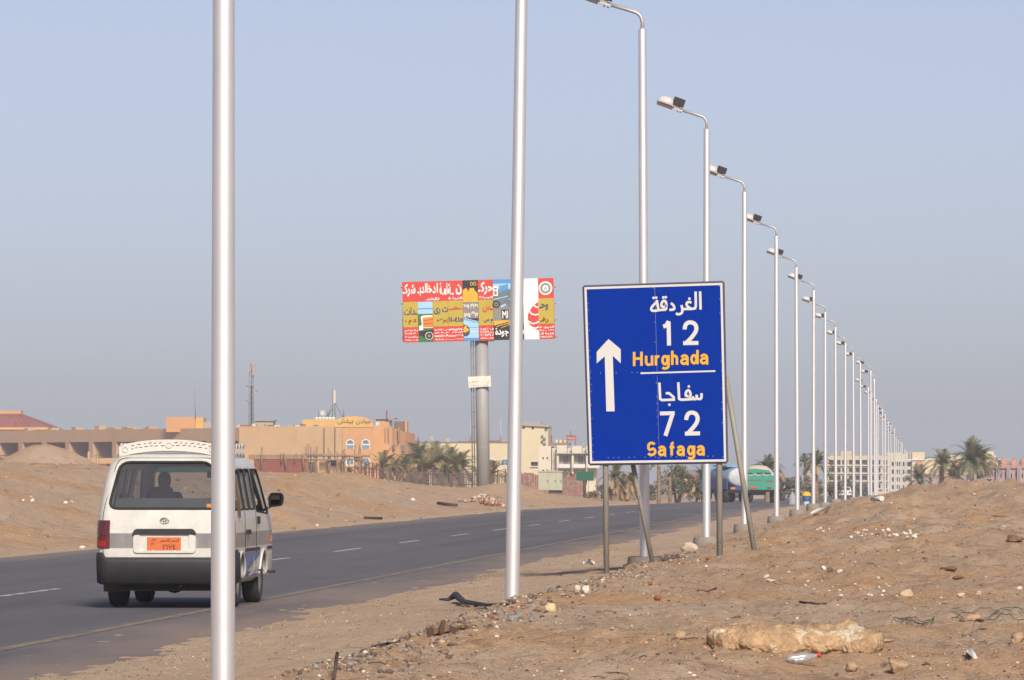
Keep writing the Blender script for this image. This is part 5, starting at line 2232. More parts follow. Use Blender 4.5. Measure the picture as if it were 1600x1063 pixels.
mb = MB()
mb.tube([(f.x(603), 1.2, f.z(664)), (f.x(603), 1.2, f.z(641))], 0.11, 6)
mb.build('roof_post', mat('red_brown_post', (0.25, 0.06, 0.035), 0.7), f.t)
rnd = random.Random(4)
for a, b, c, d, m_ in ((371, 374, 664, 667, CREAM2), (374.5, 393, 664, 667, BRICK), (393.5, 399, 662, 667, CREAM2), (404.5, 413, 662.6, 667, TANW), (417, 427, 664, 667, BRICK), (428, 437, 664, 667, CREAM2),
                       (448, 458, 664.3, 667, TANW), (461, 469, 664.3, 667, CREAM2), (468.7, 477, 662.5, 668, BRICK), (526, 532, 664.5, 667, BRICK)):
    f.box('roof_block', m_, a, b, c, d, 0.2, 1.6)
f.box('roof_window', WGLASS, 489, 497, 664, 667, 0.45, 0.59)
f.box('plant_room', mat('grey_sheet_shed', (0.33, 0.33, 0.27), 0.8), 395, 424, 657.5, 666.5, 2, 5)
f.box('plant_room_roof', SHADEW, 394, 426, 656, 657.5, 1.7, 5.3)
for k in range(6):
    px = 491.5 + k * 5.3
    T = Matrix.Translation((f.x(px), 2.5, f.z(653.2))) @ Matrix.Rotation(pi / 2, 4, 'Y')
    mb = MB()
    mb.lathe([(0.0, -0.23), (0.17, -0.22), (0.19, 0), (0.17, 0.22), (0.0, 0.23)], 12, T=T)
    mb.build('water_tank', WTRIM, f.t)
f.box('tank_plinth', CREAM2, 489, 521, 654.8, 655.6, 1.8, 3.4)
hotel_f = f


def lattice_mast(name, label, px, Y, py0, py1, wpx, legs=True, panels_=True):
    f = Face(name, label, 'mast', Y, px, py1)
    h = f.z(py0)
    w_ = wpx * Y / F / 2
    mb = MB()
    for sx_, sy_ in ((-1, -1), (1, -1), (0, 1)):
        mb.tube([(sx_ * w_, sy_ * w_, -1.5), (sx_ * w_ * .85, sy_ * w_ * .85, h)], 0.05, 5)
    n_ = max(6, int(h / 0.75))
    c3 = [(-1, -1), (1, -1), (0, 1)]
    for k in range(n_):
        za, zb2 = h * k / n_, h * (k + 1) / n_
        for i in range(3):
            a, b = c3[i], c3[(i + 1) % 3]
            if k % 2:
                a, b = b, a
            mb.tube([(a[0] * w_ * .93, a[1] * w_ * .93, za), (b[0] * w_ * .93, b[1] * w_ * .93, zb2)], 0.028, 4)
    mb.build('lattice', mat('mast_steel', (0.22, 0.20, 0.20), 0.6, 0.3), f.t)
    return f


m1 = lattice_mast('lattice_mast', 'grey lattice radio mast with dish antennas standing behind the tan hotel wall', 393, 815, 567, 668, 7.5)
m1.box('antenna_panel', SHADEW, 395.5, 399, 566.5, 586, -0.9, -0.6)
m1.box('antenna_panel', SHADEW, 389, 391, 567, 583, -0.9, -0.6)
m1.box('cable_bundle', mat('dark_cable', (0.05, 0.04, 0.045), 0.7), 392.2, 394.6, 602, 666, -0.55, -0.35)
for px, py in ((385.5, 605), (400.5, 612.5), (385.5, 628.5)):
    mb = MB()
    mb.lathe([(0.0, 0.0), (0.12, 0.02), (0.24, 0.12), (0.25, 0.16)], 12, T=Matrix.Translation((m1.x(px), -0.3, m1.z(py))) @ Matrix.Rotation(radians(80), 4, 'X'))
    mb.tube([(m1.x(px), -0.25, m1.z(py)), (m1.x(393), 0, m1.z(py))], 0.035, 4)
    mb.build('dish', SHADEW, m1.t)
m2 = Face('antenna_tripod', 'small white cell antenna on a guyed tripod on the yellow roof', 'antenna', 803, 521, 653)
mb = MB()
for a, b in (((519.5, 653), (519.5, 608)), ((523.5, 653), (523, 608)), ((513, 651), (520, 630)), ((535, 652), (524, 630)), ((518, 640), (524, 640)), ((511, 651), (518, 634))):
    mb.tube([(m2.x(a[0]), 0, m2.z(a[1])), (m2.x(b[0]), 0, m2.z(b[1]))], 0.06, 5)
mb.build('mast_frame', mat('mast_steel', (0.22, 0.20, 0.20), 0.6, 0.3), m2.t)
m2.box('antenna_panel', CREAM2, 521.6, 524.6, 609, 630, -0.35, -0.1)
mb = MB()
for px in (497.5, 511):
    mb.tube([(m2.x(px), 0, m2.z(653)), (m2.x(px), 0, m2.z(642))], 0.05, 4)
mb.tube([(m2.x(497), 0, m2.z(645)), (m2.x(512), 0, m2.z(645))], 0.05, 4)
mb.build('cage', mat('mast_steel', (0.22, 0.20, 0.20), 0.6, 0.3), m2.t)
mb = MB()
mb.lathe([(0.0, 0.0), (0.3, 0.05), (0.45, 0.16)], 14, T=Matrix.Translation((m2.x(505), -0.2, m2.z(645.5))) @ Matrix.Rotation(radians(70), 4, 'X'))
mb.build('dish', mat('pale_dish', (0.42, 0.42, 0.42), 0.6), m2.t)
mb = MB()
mb.tube([(m2.x(537), 0, m2.z(653)), (m2.x(537), 0, m2.z(640))], 0.1, 5)
mb.build('stub_pole', mat('mast_steel', (0.22, 0.20, 0.20), 0.6, 0.3), m2.t)
# orange roof box with whip aerial
f = Face('roof_stair_house', 'orange stair house with a thin whip aerial on the beige block roof', 'building', 792, 286, 674)
f.box('wall', ORANGE, 259.5, 304.5, 651.5, 675, 0, 4)
f.box('side_wall', YELW, 304.6, 317, 652, 675, 0.5, 3.5)
f.box('roof_block', SHADEW, 317.3, 330, 659, 672, 0.5, 2.5)
mb = MB()
mb.tube([(f.x(305.5), -0.1, f.z(655)), (f.x(303.8), -0.1, f.z(604))], [0.07, 0.03], 5)
mb.build('whip_aerial', mat('mast_steel', (0.22, 0.20, 0.20), 0.6, 0.3), f.t)

# ---- unfinished brick wall with timber shuttering
f = Face('brick_wall', 'unfinished red brick wall topped by a timber shuttering beam', 'wall', 600, 430, 740)
rows_ = 7
bl_me = None
rnd = random.Random(8)
bx0, bx1 = f.x(368), f.x(478)
bw, bh = 0.62, f.z(717.5) / 7.2
mb = MB()
mb.box(bx0, bx1, 0.06, 0.5, -2.0, f.z(717.5))
mb.build('wall_core', BRICK, f.t)
bmm = MB()
bmm.box(-bw / 2 + .015, bw / 2 - .015, 0.0, 0.1, 0.012, bh - .012)
bme = bmm.mesh('brick')
bme.materials.append(BRICK)
for r in range(8):
    x = bx0 + (bw / 2 if r % 2 else 0) + bw / 2
    while x < bx1 - bw / 2:
        o = link('brick', bme, f.t, (x, rnd.uniform(-.02, .02), r * bh - bh))
        x += bw
f.box('timber_beam', TIMB, 389, 479, 710.5, 717.8, -0.12, 0.25)
f.box('pier', TANW, 368, 397, 711, 742, -0.1, 0.3)
for px0, py0, px1, py1 in ((409.5, 699, 409.3, 731), (440, 708, 441, 723), (444, 708, 448, 732), (463.5, 708, 461, 722), (473, 709, 475.5, 733)):
    mb = MB()
    mb.tube([(f.x(px0), -0.3, f.z(py0)), (f.x(px1), -0.45, f.z(py1))], 0.085, 5)
    mb.build('prop', TIMB, f.t)

# ---- timber scaffold
f = Face('timber_scaffold', 'rough timber scaffold of leaning poles around a half built orange pier', 'scaffold', 640, 525, 748)
rnd = random.Random(9)
for px, py0, py1, r in ((478.5, 698, 738, .09), (482, 694, 736, .09), (486, 698, 738, .1), (490.5, 703, 738, .09), (494.5, 698, 742, .11), (513, 699, 748, .10), (516, 705, 740, .08),
                        (527.5, 705, 738, .08), (535.5, 703, 748, .13), (538.5, 701, 735, .08), (546, 712, 735, .07), (554.5, 695, 750, .12), (562, 694, 748, .09), (565.5, 714, 748, .08),
                        (570, 727, 748, .08), (577, 730, 752, .08), (583, 728, 755, .08)):
    mb = MB()
    mb.tube([(f.x(px + rnd.uniform(-1, 1)), rnd.uniform(-.6, .3), f.z(py1) - .5), (f.x(px + rnd.uniform(-.6, .6)), rnd.uniform(-.3, .3), f.z(py0))], [r, r * .8], 6)
    mb.build('pole', TIMB, f.t)
for a, b, py, r in ((476, 540, 711.5, .20), (476, 541, 718.5, .09), (540, 578, 713, .18), (540, 576, 717.5, .08), (554, 566, 729, .1), (566, 590, 738, .06), (478, 492, 722, .08)):
    f.rail('ledger', TIMB, a, b, py, r, -0.35)
f.box('brick_pier', ORANGE, 555, 562.5, 699, 750, 0.0, 0.8)
f.box('half_wall', TANW, 497, 536, 718, 750, 1.2, 1.6)
f.box('window_opening', DARKO, 511, 523.5, 718.5, 728, 1.1, 1.19)
f.box('half_wall', TANW, 480, 494, 722, 748, 0.6, 1.0)
f.box('block_stack', mat('dark_stack', (0.16, 0.10, 0.075), 0.9), 487, 495.5, 730, 740, 0.3, 0.59)
f.box('plank_pile', TIMB, 518, 534, 744, 746.3, -0.6, -0.1)

# ---- low sand-coloured pillars by the loggias (ruins)
for k, (px, py0, py1, w_) in enumerate(((139, 705, 728, 5), (148.5, 710, 726, 2.4), (152.5, 711, 725, 2.0))):
    f = Face('ruined_pillar', ['broad broken sand coloured pillar beside the loggia block', 'thin broken sand coloured pillar beside the broad one', 'shortest broken sand pillar before the loggia railing'][k], 'pillar', 560, px, py1)
    mb = MB()
    xw = f.x(px + w_ / 2)
    h = f.z(py0)
    mb.add([(-xw * 1.5, 0, -.6), (xw * 1.6, 0, -.6), (xw * 1.6, .4, -.6), (-xw * 1.5, .4, -.6), (-xw * .7, 0.05, h), (xw * .5, 0.05, h * .93), (xw * .5, .35, h * .9), (-xw * .7, .35, h)],
           [(0, 1, 5, 4), (1, 2, 6, 5), (2, 3, 7, 6), (3, 0, 4, 7), (4, 5, 6, 7)])
    mb.build('stump', TANW, f.t)
f = Face('low_brick_wall', 'low red brick wall behind the sand with tan coping', 'wall', 580, 165, 732)
f.box('wall', BRICK, 150, 182, 724.5, 735, 0, .3)
f.box('coping', TANW, 138, 182, 716, 724.5, 0.02, .28)
f.box('end_block', TANW, 134, 150, 724.5, 736, -.05, .35)

# ---- cream hotel, tower and balcony block
f = Face('cream_hotel', 'long low cream hotel with dark arches behind the palm grove', 'building', 900, 720, 770)
f.box('wall', CREAM, 630, 815, 692, 772, 0, 12)
f.box('coping', mat('brown_coping', (0.26, 0.15, 0.10), 0.9), 630, 815, 690.6, 692, -0.15, 12)
for px in (700, 722, 768, 789):
    g_ = arch_window(f, px, 717, 728, 13, hasband=False)
for a, b, c in ((645, 655, 689), (715, 738, 690), (764, 780, 689)):
    f.box('roof_block', BRICK, a, b, c - .5, 690.6, .5, 2)
mb = MB()
for a, b in (((676, 686), (672, 682)), ((691, 690), (697, 684.5))):
    mb.lathe([(0.0, 0.0), (0.4, 0.08), (0.5, 0.2)], 12, T=Matrix.Translation((f.x(b[0]), 1, f.z(b[1] + 2.5))) @ Matrix.Rotation(radians(60), 4, 'X') @ Matrix.Rotation(radians(35), 4, 'Y'))
mb.build('dishes', SHADEW, f.t)
for px, py in ((733, 655), (780, 654)):
    mb = MB()
    mb.tube([(f.x(px), 3, f.z(691)), (f.x(px), 3, f.z(py))], [0.09, 0.04], 5)
    mb.tube([(f.x(px - 2), 3, f.z(691)), (f.x(px), 3, f.z(py + 14))], 0.03, 4)
    mb.tube([(f.x(px + 2.2), 3, f.z(691)), (f.x(px), 3, f.z(py + 14))], 0.03, 4)
    mb.build('roof_aerial', mat('pale_mast', (0.4, 0.4, 0.42), 0.6), f.t)
f.box('awning_shed', WTRIM, 728, 745, 735, 740, -30, -26)
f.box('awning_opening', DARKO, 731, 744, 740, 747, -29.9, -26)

f = Face('cream_tower', 'tall plain cream tower block with a grey sloping roof', 'building', 870, 840, 770)
f.wall('wall', CREAM, 806, 851, 664.5, 770, [(830.5, 834.5, 667, 671), (816, 820, 667, 670.5), (829.5, 840.5, 722, 728.5)], th=0.5)
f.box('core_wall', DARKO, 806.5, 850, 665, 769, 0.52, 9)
f.box('return_wall', CREAM2, 848.5, 856, 664.5, 770, 0.6, 9.5)
f.poly('roof', SHADEW, [(805, 664.6), (806, 660.5), (842, 660), (856.5, 666.5), (857, 667.5)], -0.4, 9)
f.poly('roof_ridge', SHADEW, [(806, 660.6), (808, 659.8), (842, 659.3), (843, 660.2)], 1, 8)
for k in range(4):
    f.box('ac_unit', mat('ac_grey', (0.22, 0.17, 0.13), 0.8), 846 + (k % 2) * 3, 849 + (k % 2) * 3.4, 680 + k * 4, 683 + k * 4, -0.4, 0.55)
f.box('window_ledge', WTRIM, 829, 841, 728.5, 730, -.3, 0)
f.box('chimney', mat('brown_coping', (0.26, 0.15, 0.10), 0.9), 855.5, 860, 680, 693, 2, 4)

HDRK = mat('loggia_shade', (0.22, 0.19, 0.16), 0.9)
f = Face('balcony_block', 'cream apartment block with stepped balconies and small dark windows', 'building', 850, 880, 770)
f.wall('wall', CREAM2, 842, 861, 697, 770, [(847.5, 850, 714.5, 718), (854, 856.5, 714.5, 718), (847, 850.5, 734, 740), (854, 857, 734, 740)], th=0.4)
f.box('inner', SHADEW, 842.5, 860.5, 698, 769, 0.45, 8)
f.box('recess_wall', CREAM2, 861.2, 930, 700, 770, 2.0, 8)
for i, px in enumerate((870, 893.5, 916)):
    f.box('bay_wall', CREAM2, px, px + 15.5, 697 if i else 696, 708, 0.2, 2.0)
    f.box('bay_slab', SHADEW, px - 1, px + 23, 708, 709.5, -0.1, 2.0)
    f.box('pier', CREAM2, px - .5, px + 3, 709.5, 770, 0.3, 2.0)
    f.box('balcony_front', WTRIM, px + 3.2, px + 21, 725.5, 731, -0.6, -0.45)
    f.box('balcony_slab', SHADEW, px + 3.2, px + 21, 731, 732, -0.6, 2.0)
    f.box('balcony_door', HDRK, px + 9, px + 16, 713, 731, 1.9, 1.99)
f.box('roof_terrace', mat('brown_coping', (0.26, 0.15, 0.10), 0.9), 856, 888, 692, 695.5, 2, 6)
for px in (866, 872, 880):
    f.box('roof_block', CREAM, px, px + 4, 687, 692, 3, 5)
mb = MB()
for a, b in (((883, 695), (886, 680)), ((897, 695), (897.5, 680)), ((882, 687), (899, 687)), ((882, 681), (899, 681)), ((890, 681), (889.5, 673))):
    mb.tube([(f.x(a[0]), 3, f.z(a[1])), (f.x(b[0]), 3, f.z(b[1]))], 0.09, 5)
mb.build('roof_sign_frame', mat('faded_red_frame', (0.36, 0.12, 0.11), 0.7), f.t)
f.box('roof_sign', mat('faded_red_board', (0.40, 0.20, 0.19), 0.8), 883.5, 898, 682, 687, 3.1, 3.2)
f.box('antenna', SHADEW, 909, 911.5, 692, 697, 3, 3.4)

# ---- right hand hotels
HCRM = wallmat('hazy_cream_plaster', (0.50, 0.42, 0.29), var=0.05)
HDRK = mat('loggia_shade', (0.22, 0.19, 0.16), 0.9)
f = Face('terrace_hotel', 'four storey cream hotel with rows of shaded balconies behind the lamp row', 'building', 1150, 1340, 775)
holes = []
for r in range(4):
    for k in range(9):
        a = 1295 + k * 10.4
        holes.append((a, a + 8.0, 719 + r * 12.2, 726.5 + r * 12.2))
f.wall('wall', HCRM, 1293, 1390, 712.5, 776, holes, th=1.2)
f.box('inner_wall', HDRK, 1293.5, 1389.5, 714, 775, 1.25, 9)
for r in range(4):
    f.box('balcony_band', CREAM2, 1292.5, 1390.5, 726.5 + r * 12.2, 728.3 + r * 12.2, -0.5, -0.003)
f.box('roof_house', HCRM, 1314, 1331, 705, 712.4, 1, 5)
f.box('roof_house', SHADEW, 1297, 1312, 708.5, 712.4, 2, 5)
f.box('roof_line', SHADEW, 1331.5, 1388, 711, 712.4, .3, 2)
f = Face('pale_block', 'pale grey tall block peeping between palm and lamp posts', 'building', 1100, 1263, 770)
f.box('wall', SHADEW, 1255.5, 1271, 719, 775, 0, 8)
f.box('roof_rim', HCRM, 1255.5, 1271, 717.8, 719, -.1, 8)
f = Face('corner_hotel', 'cream hotel with a tall plain corner block behind the last lamp posts', 'building', 1200, 1420, 772)
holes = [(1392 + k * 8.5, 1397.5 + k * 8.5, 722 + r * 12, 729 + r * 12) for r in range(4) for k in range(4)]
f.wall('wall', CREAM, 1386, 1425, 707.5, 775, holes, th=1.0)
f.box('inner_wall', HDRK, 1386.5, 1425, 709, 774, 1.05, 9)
f.box('corner_tower', CREAM, 1425.3, 1445, 707, 775, -1, 9)
f.box('lift_house', SHADEW, 1420, 1425, 706.5, 717, -.5, 2)
f.box('ledge', WTRIM, 1400, 1446, 717.5, 719.5, -1.4, -1.003)
f.box('low_wing', CREAM, 1445.3, 1512, 717, 775, 1, 9)
f = Face('cream_wing', 'pale cream hotel wing showing above the palms and pink domes', 'building', 1230, 1530, 772)
f.box('wall', CREAM, 1485, 1556, 711.5, 775, 0, 9)
f.box('wall', CREAM2, 1556.3, 1572, 717.5, 775, 1, 9)
f.box('stair_house', CREAM, 1538, 1553, 706, 711.4, 1, 4)

DOMEM = wallmat('salmon_dome_plaster', (0.44, 0.215, 0.15), var=0.08)
PNKM = wallmat('mauve_pink_plaster', (0.36, 0.245, 0.235), var=0.08)
dome_list = [(1436, 725, 7, 960, 'single salmon domed pink pavilion beside the corner hotel'), (1494, 726, 8, 950, 'pink domed pavilion showing between the two palms'),
             (1551, 722, 6.5, 930, 'pink domed house nearest the tall twin palm'), (1567.5, 722, 7.5, 915, 'pink domed house with two roof tanks behind it'),
             (1584, 722.5, 6.8, 905, 'pink domed house with a salmon arch between its neighbours'), (1601, 720, 7.5, 890, 'end pink domed house of the row with a pale drum')]
for k, (px, pyd, r, Y, lb) in enumerate(dome_list):
    f = Face('domed_house', lb, 'house', Y, px, 772, 'pink domed houses')
    rr = r * Y / F
    mb = MB()
    prof = [(rr, 0.0)] + [(rr * cos(radians(a)), rr * 1.05 * sin(radians(a))) for a in range(10, 90, 12)] + [(0.0, rr * 1.05)]
    mb.lathe(prof, 20, T=Matrix.Translation((f.x(px), 3, f.z(pyd + 3))))
    d_ = mb.build('dome', DOMEM, f.t)
    mb = MB()
    mb.lathe([(0.05, 0.0), (0.12, 0.15), (0.03, 0.3), (0.0, 0.5)], 8, T=Matrix.Translation((f.x(px), 3, f.z(pyd + 3) + rr * 1.04)))
    mb.build('finial', DOMEM, d_)
    mb = MB()
    mb.lathe([(rr * 1.04, -0.9), (rr * 1.04, 0.0)], 12, T=Matrix.Translation((f.x(px), 3, f.z(pyd + 3))))
    mb.build('drum', DOMEM, f.t)
    if px > 1545:
        hls = [(px - 4.5, px - 2.6, 740, 747), (px + 2.6, px + 4.6, 738, 746), (px - 4, px - 2, 755, 761)]
    else:
        hls = [(px - 2, px + 2, 742, 750)]
    f.wall('wall', PNKM, px - 8.6, px + 8.4, 731, 774, hls, th=0.4)
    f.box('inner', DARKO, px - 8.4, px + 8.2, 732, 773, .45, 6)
    for a in (px - 8.6, px + 5.2):
        f.box('pier', wallmat('mauve_grey_plaster', (0.30, 0.24, 0.25)), a, a + 3.2, 727, 774, -.9, -.003)
    f.poly('arch_gable', DOMEM, [(px - 4, 732)] + [(px - 4 * cos(radians(t)), 731 - 4.5 * sin(radians(t))) for t in range(0, 181, 20)] + [(px + 4, 732)], -.4, 0)
    if k == 3:
        for q_ in (1573, 1578):
            f.box('roof_tank', SHADEW, q_ - 1.6, q_ + 1.6, 715.5, 721, 5, 6.2)
# low mauve walls between
f = Face('courtyard_wall', 'low mauve grey courtyard wall running behind the palms', 'wall', 970, 1490, 772)
f.box('wall', wallmat('mauve_grey_plaster', (0.30, 0.24, 0.25)), 1436, 1545, 741, 776, 0, 1)
for px in (1455, 1475, 1500, 1512, 1530):
    f.box('pier', PNKM, px, px + 6, 733, 776, -.6, -.003)

# ---- orange house and far hill behind the sign
f = Face('orange_house', 'small orange house in front of a brown rise beyond the road', 'house', 900, 1078, 775)
f.box('wall', ORANGE, 1069, 1087, 746, 776, 0, 6)
f.box('roof', ROOFR, 1068, 1088, 744.5, 746, -.3, 6.3)
f.box('window', DARKO, 1074, 1077, 750, 755, -.05, 0.02)
mb = MB()
N = 40
vs_ = []
for k in range(N + 1):
    px = 1030 + 130 * k / N
    hh = 8 * math.exp(-((px - 1085) / 34) ** 2) + 1.2 * float(vnoise(px * .15, 3.0, 4)) + 2
    a = P(px, 745 - hh, 1500)
    b = P(px, 790, 1400)
    c_ = P(px, 790, 1700)
    vs_ += [tuple(b), tuple(a), tuple(c_)]
fs = []
for k in range(N):
    fs += [(3 * k, 3 * k + 3, 3 * k + 4, 3 * k + 1), (3 * k + 1, 3 * k + 4, 3 * k + 5, 3 * k + 2)]
mb.add(vs_, fs, 0, True)
tag(mb.build('hill', mat('brown_hill', (0.26, 0.17, 0.13), 0.95, var=0.2, vscale=0.05)), kind='structure')

# ---- fences
f = Face('picket_fence', 'dark iron picket fence with tall posts running in front of the palm grove', 'fence', 470, 655, 762)


def fence_line(f, pts, h, step, r, jit=0.1, seed=1):
    rnd_ = random.Random(seed)
    mb = MB()
    for (xa, ya, za), (xb, yb_, zb2) in zip(pts[:-1], pts[1:]):
        L_ = sqrt((xb - xa) ** 2 + (yb_ - ya) ** 2)
        n2 = int(L_ / step)
        for k in range(n2):
            t = k / n2
            x, y_, z_ = xa + (xb - xa) * t, ya + (yb_ - ya) * t, za + (zb2 - za) * t
            hh = h * (1 + rnd_.uniform(-jit, jit))
            mb.box(x - r, x + r, y_ - r, y_ + r, z_ - .8, z_ + hh)
    return mb


pts = [(f.x(565), 0, f.z(752)), (f.x(600), 0, f.z(757)), (f.x(660), 0, f.z(762)), (f.x(745), 6, f.z(764)), (f.x(812), 10, f.z(768))]
tag(fence_line(f, pts, 1.35, 0.20, 0.035).build('pickets', mat('dark_iron', (0.09, 0.075, 0.08), 0.7, var=0.2), f.t), kind='stuff')
for xa, ya, za in [(pts[i][0] + (pts[i + 1][0] - pts[i][0]) * k / 6, pts[i][1] + (pts[i + 1][1] - pts[i][1]) * k / 6, pts[i][2] + (pts[i + 1][2] - pts[i][2]) * k / 6) for i in range(4) for k in range(6)]:
    mb = MB()
    mb.box(xa - .06, xa + .06, ya - .06, ya + .06, za - .8, za + 1.75)
    mb.build('post', RUST, f.t)
mb = MB()
for h_ in (0.35, 1.2):
    mb.tube([(x_, y_ - .05, z_ + h_) for x_, y_, z_ in pts], 0.035, 5)
mb.build('rail', mat('dark_iron', (0.09, 0.075, 0.08), 0.7), f.t)
f = Face('plank_fence', 'red brown vertical plank fence behind the pale green cabinet', 'fence', 450, 860, 780)
REDB = mat('red_brown_planks', (0.20, 0.10, 0.085), 0.85, var=0.3, vscale=1.5, col2=(0.27, 0.18, 0.15), c2scale=2.5, c2lo=0.5, c2hi=0.6)
rnd = random.Random(6)
px = 808.0
while px < 912:
    w_ = rnd.uniform(3.2, 4.2)
    yb_ = 772 + (px - 808) * 0.10
    top = 739 + (px - 808) * 0.09 + rnd.uniform(-1.6, 1.6)
    mb = MB()
    x0, x1 = f.x(px), f.x(px + w_ * .92)
    z0, z1 = f.z(yb_) - .6, f.z(top)
    mb.add([(x0, 0, z0), (x1, 0, z0), (x1, .05, z0), (x0, .05, z0), (x0, 0, z1), ((x0 + x1) / 2, 0, z1 + .07), (x1, 0, z1), (x1, .05, z1), ((x0 + x1) / 2, .05, z1 + .07), (x0, .05, z1)],
           [(0, 1, 6, 5, 4), (3, 9, 8, 7, 2), (1, 2, 7, 6), (0, 4, 9, 3), (4, 5, 8, 9), (5, 6, 7, 8)])
    o = mb.build('plank', REDB, f.t)
    o.location.y = rnd.uniform(-.02, .02)
    px += w_
f.box('footing', CONC, 878, 913, 776, 784, -.1, .2)

# ---- pale green switch cabinet
f = Face('switch_cabinet', 'pale green steel switch cabinet with three doors on a dark plinth', 'cabinet', 430, 860, 768)
CABM = mat('pale_green_cabinet_paint', (0.36, 0.36, 0.27), 0.6, var=0.08, vscale=1)
f.box('body', CABM, 841, 878.5, 737.5, 766.5, 0, 1.3)
f.box('roof', CABM, 840, 879.5, 735.8, 737.4, -.08, 1.4)
f.box('plinth', DARKO, 857, 877, 766.5, 771, .1, 1.2)
for a, b in ((842, 857.3), (857.8, 869.3), (869.8, 878)):
    d_ = f.box('door', CABM, a, b, 738.5, 765.8, -.035, -.003)
    f.box('handle', DARKO, b - 2, b - 1.2, 750, 754, -.07, -.037, d_)
# ---- green direction boards
f = Face('direction_board', 'pair of small dark green boards on a forked wooden post', 'sign', 400, 914, 782)
DGRN = mat('dark_green_board', (0.012, 0.085, 0.05), 0.6, var=0.08)
f.box('board', DGRN, 900.5, 913.6, 737, 751.2, 0, .05)
f.box('board', DGRN, 914.0, 927.5, 737, 751.2, 0, .05)
mb = MB()
mb.tube([(f.x(914), .12, f.z(787)), (f.x(913.5), .12, f.z(760)), (f.x(910.5), .12, f.z(748))], [.13, .11, .06], 7)
mb.tube([(f.x(913.5), .12, f.z(762)), (f.x(917), .12, f.z(748))], [.10, .05], 7)
mb.build('forked_post', mat('dark_bark', (0.09, 0.06, 0.045), 0.95, var=0.3), f.t)

# ================================================================== PALMS AND TREES
def leafmat(name, a, b):
    return mat(name, a, 0.75, var=0.3, vscale=0.8, spec=0.25, col2=b, c2scale=0.9, c2lo=0.45, c2hi=0.62)


PALMG = leafmat('palm_green', (0.115, 0.12, 0.05), (0.18, 0.16, 0.075))
PALMD = leafmat('palm_dry', (0.33, 0.235, 0.13), (0.26, 0.195, 0.10))
PALMB = leafmat('palm_grey_green', (0.10, 0.11, 0.06), (0.16, 0.15, 0.08))
LEAFG = leafmat('shrub_green', (0.065, 0.085, 0.04), (0.11, 0.115, 0.055))
LEAFGR = leafmat('grey_green_leaves', (0.10, 0.105, 0.065), (0.15, 0.145, 0.09))
BARKP = mat('palm_bark', (0.22, 0.145, 0.09), 0.95, var=0.35, vscale=3, bump=0.8, bscale=9)
BARK = mat('grey_bark', (0.13, 0.10, 0.08), 0.95, var=0.3, vscale=4)


def frond(mb, rng, base, az, elev, L_, droop, mi, lw=0.34, n=15, wid=1.0):
    d = Vector((cos(az) * cos(elev), sin(az) * cos(elev), sin(elev)))
    pts = [Vector(base)]
    step = L_ / n
    for k in range(n):
        d = (d + Vector((0, 0, -droop * (0.4 + 1.4 * k / n) / n))).normalized()
        pts.append(pts[-1] + d * step)
    side0 = Vector((-sin(az), cos(az), 0))
    # rachis
    for k in range(n):
        w_ = 0.030 * (1 - k / n) + 0.006
        a, b = pts[k], pts[k + 1]
        mb.add([a - side0 * w_, a + side0 * w_, b + side0 * w_, b - side0 * w_], [(0, 1, 2, 3)], mi)
    for k in range(2, n * 2 + 1):
        t = k / (2 * n)
        i = min(n - 1, int(t * n))
        fr = t * n - i
        p = pts[i].lerp(pts[i + 1], min(1, fr))
        tan_ = (pts[i + 1] - pts[i]).normalized()
        upv = side0.cross(tan_)
        ll = lw * L_ * (sin(pi * min(1, 0.16 + t * 0.80)) ** 0.7) * rng.uniform(.8, 1.1)
        for s_ in (-1, 1):
            dirv = (tan_ * 0.75 + side0 * s_ * wid + upv * (-0.28 + rng.uniform(-.18, .18)) + Vector((0, 0, -0.25))).normalized()
            tip = p + dirv * ll
            wv = tan_ * (0.035 + 0.018 * L_)
            mb.add([p - wv * .5, p + wv * .5, tip], [(0, 1, 2)], mi)


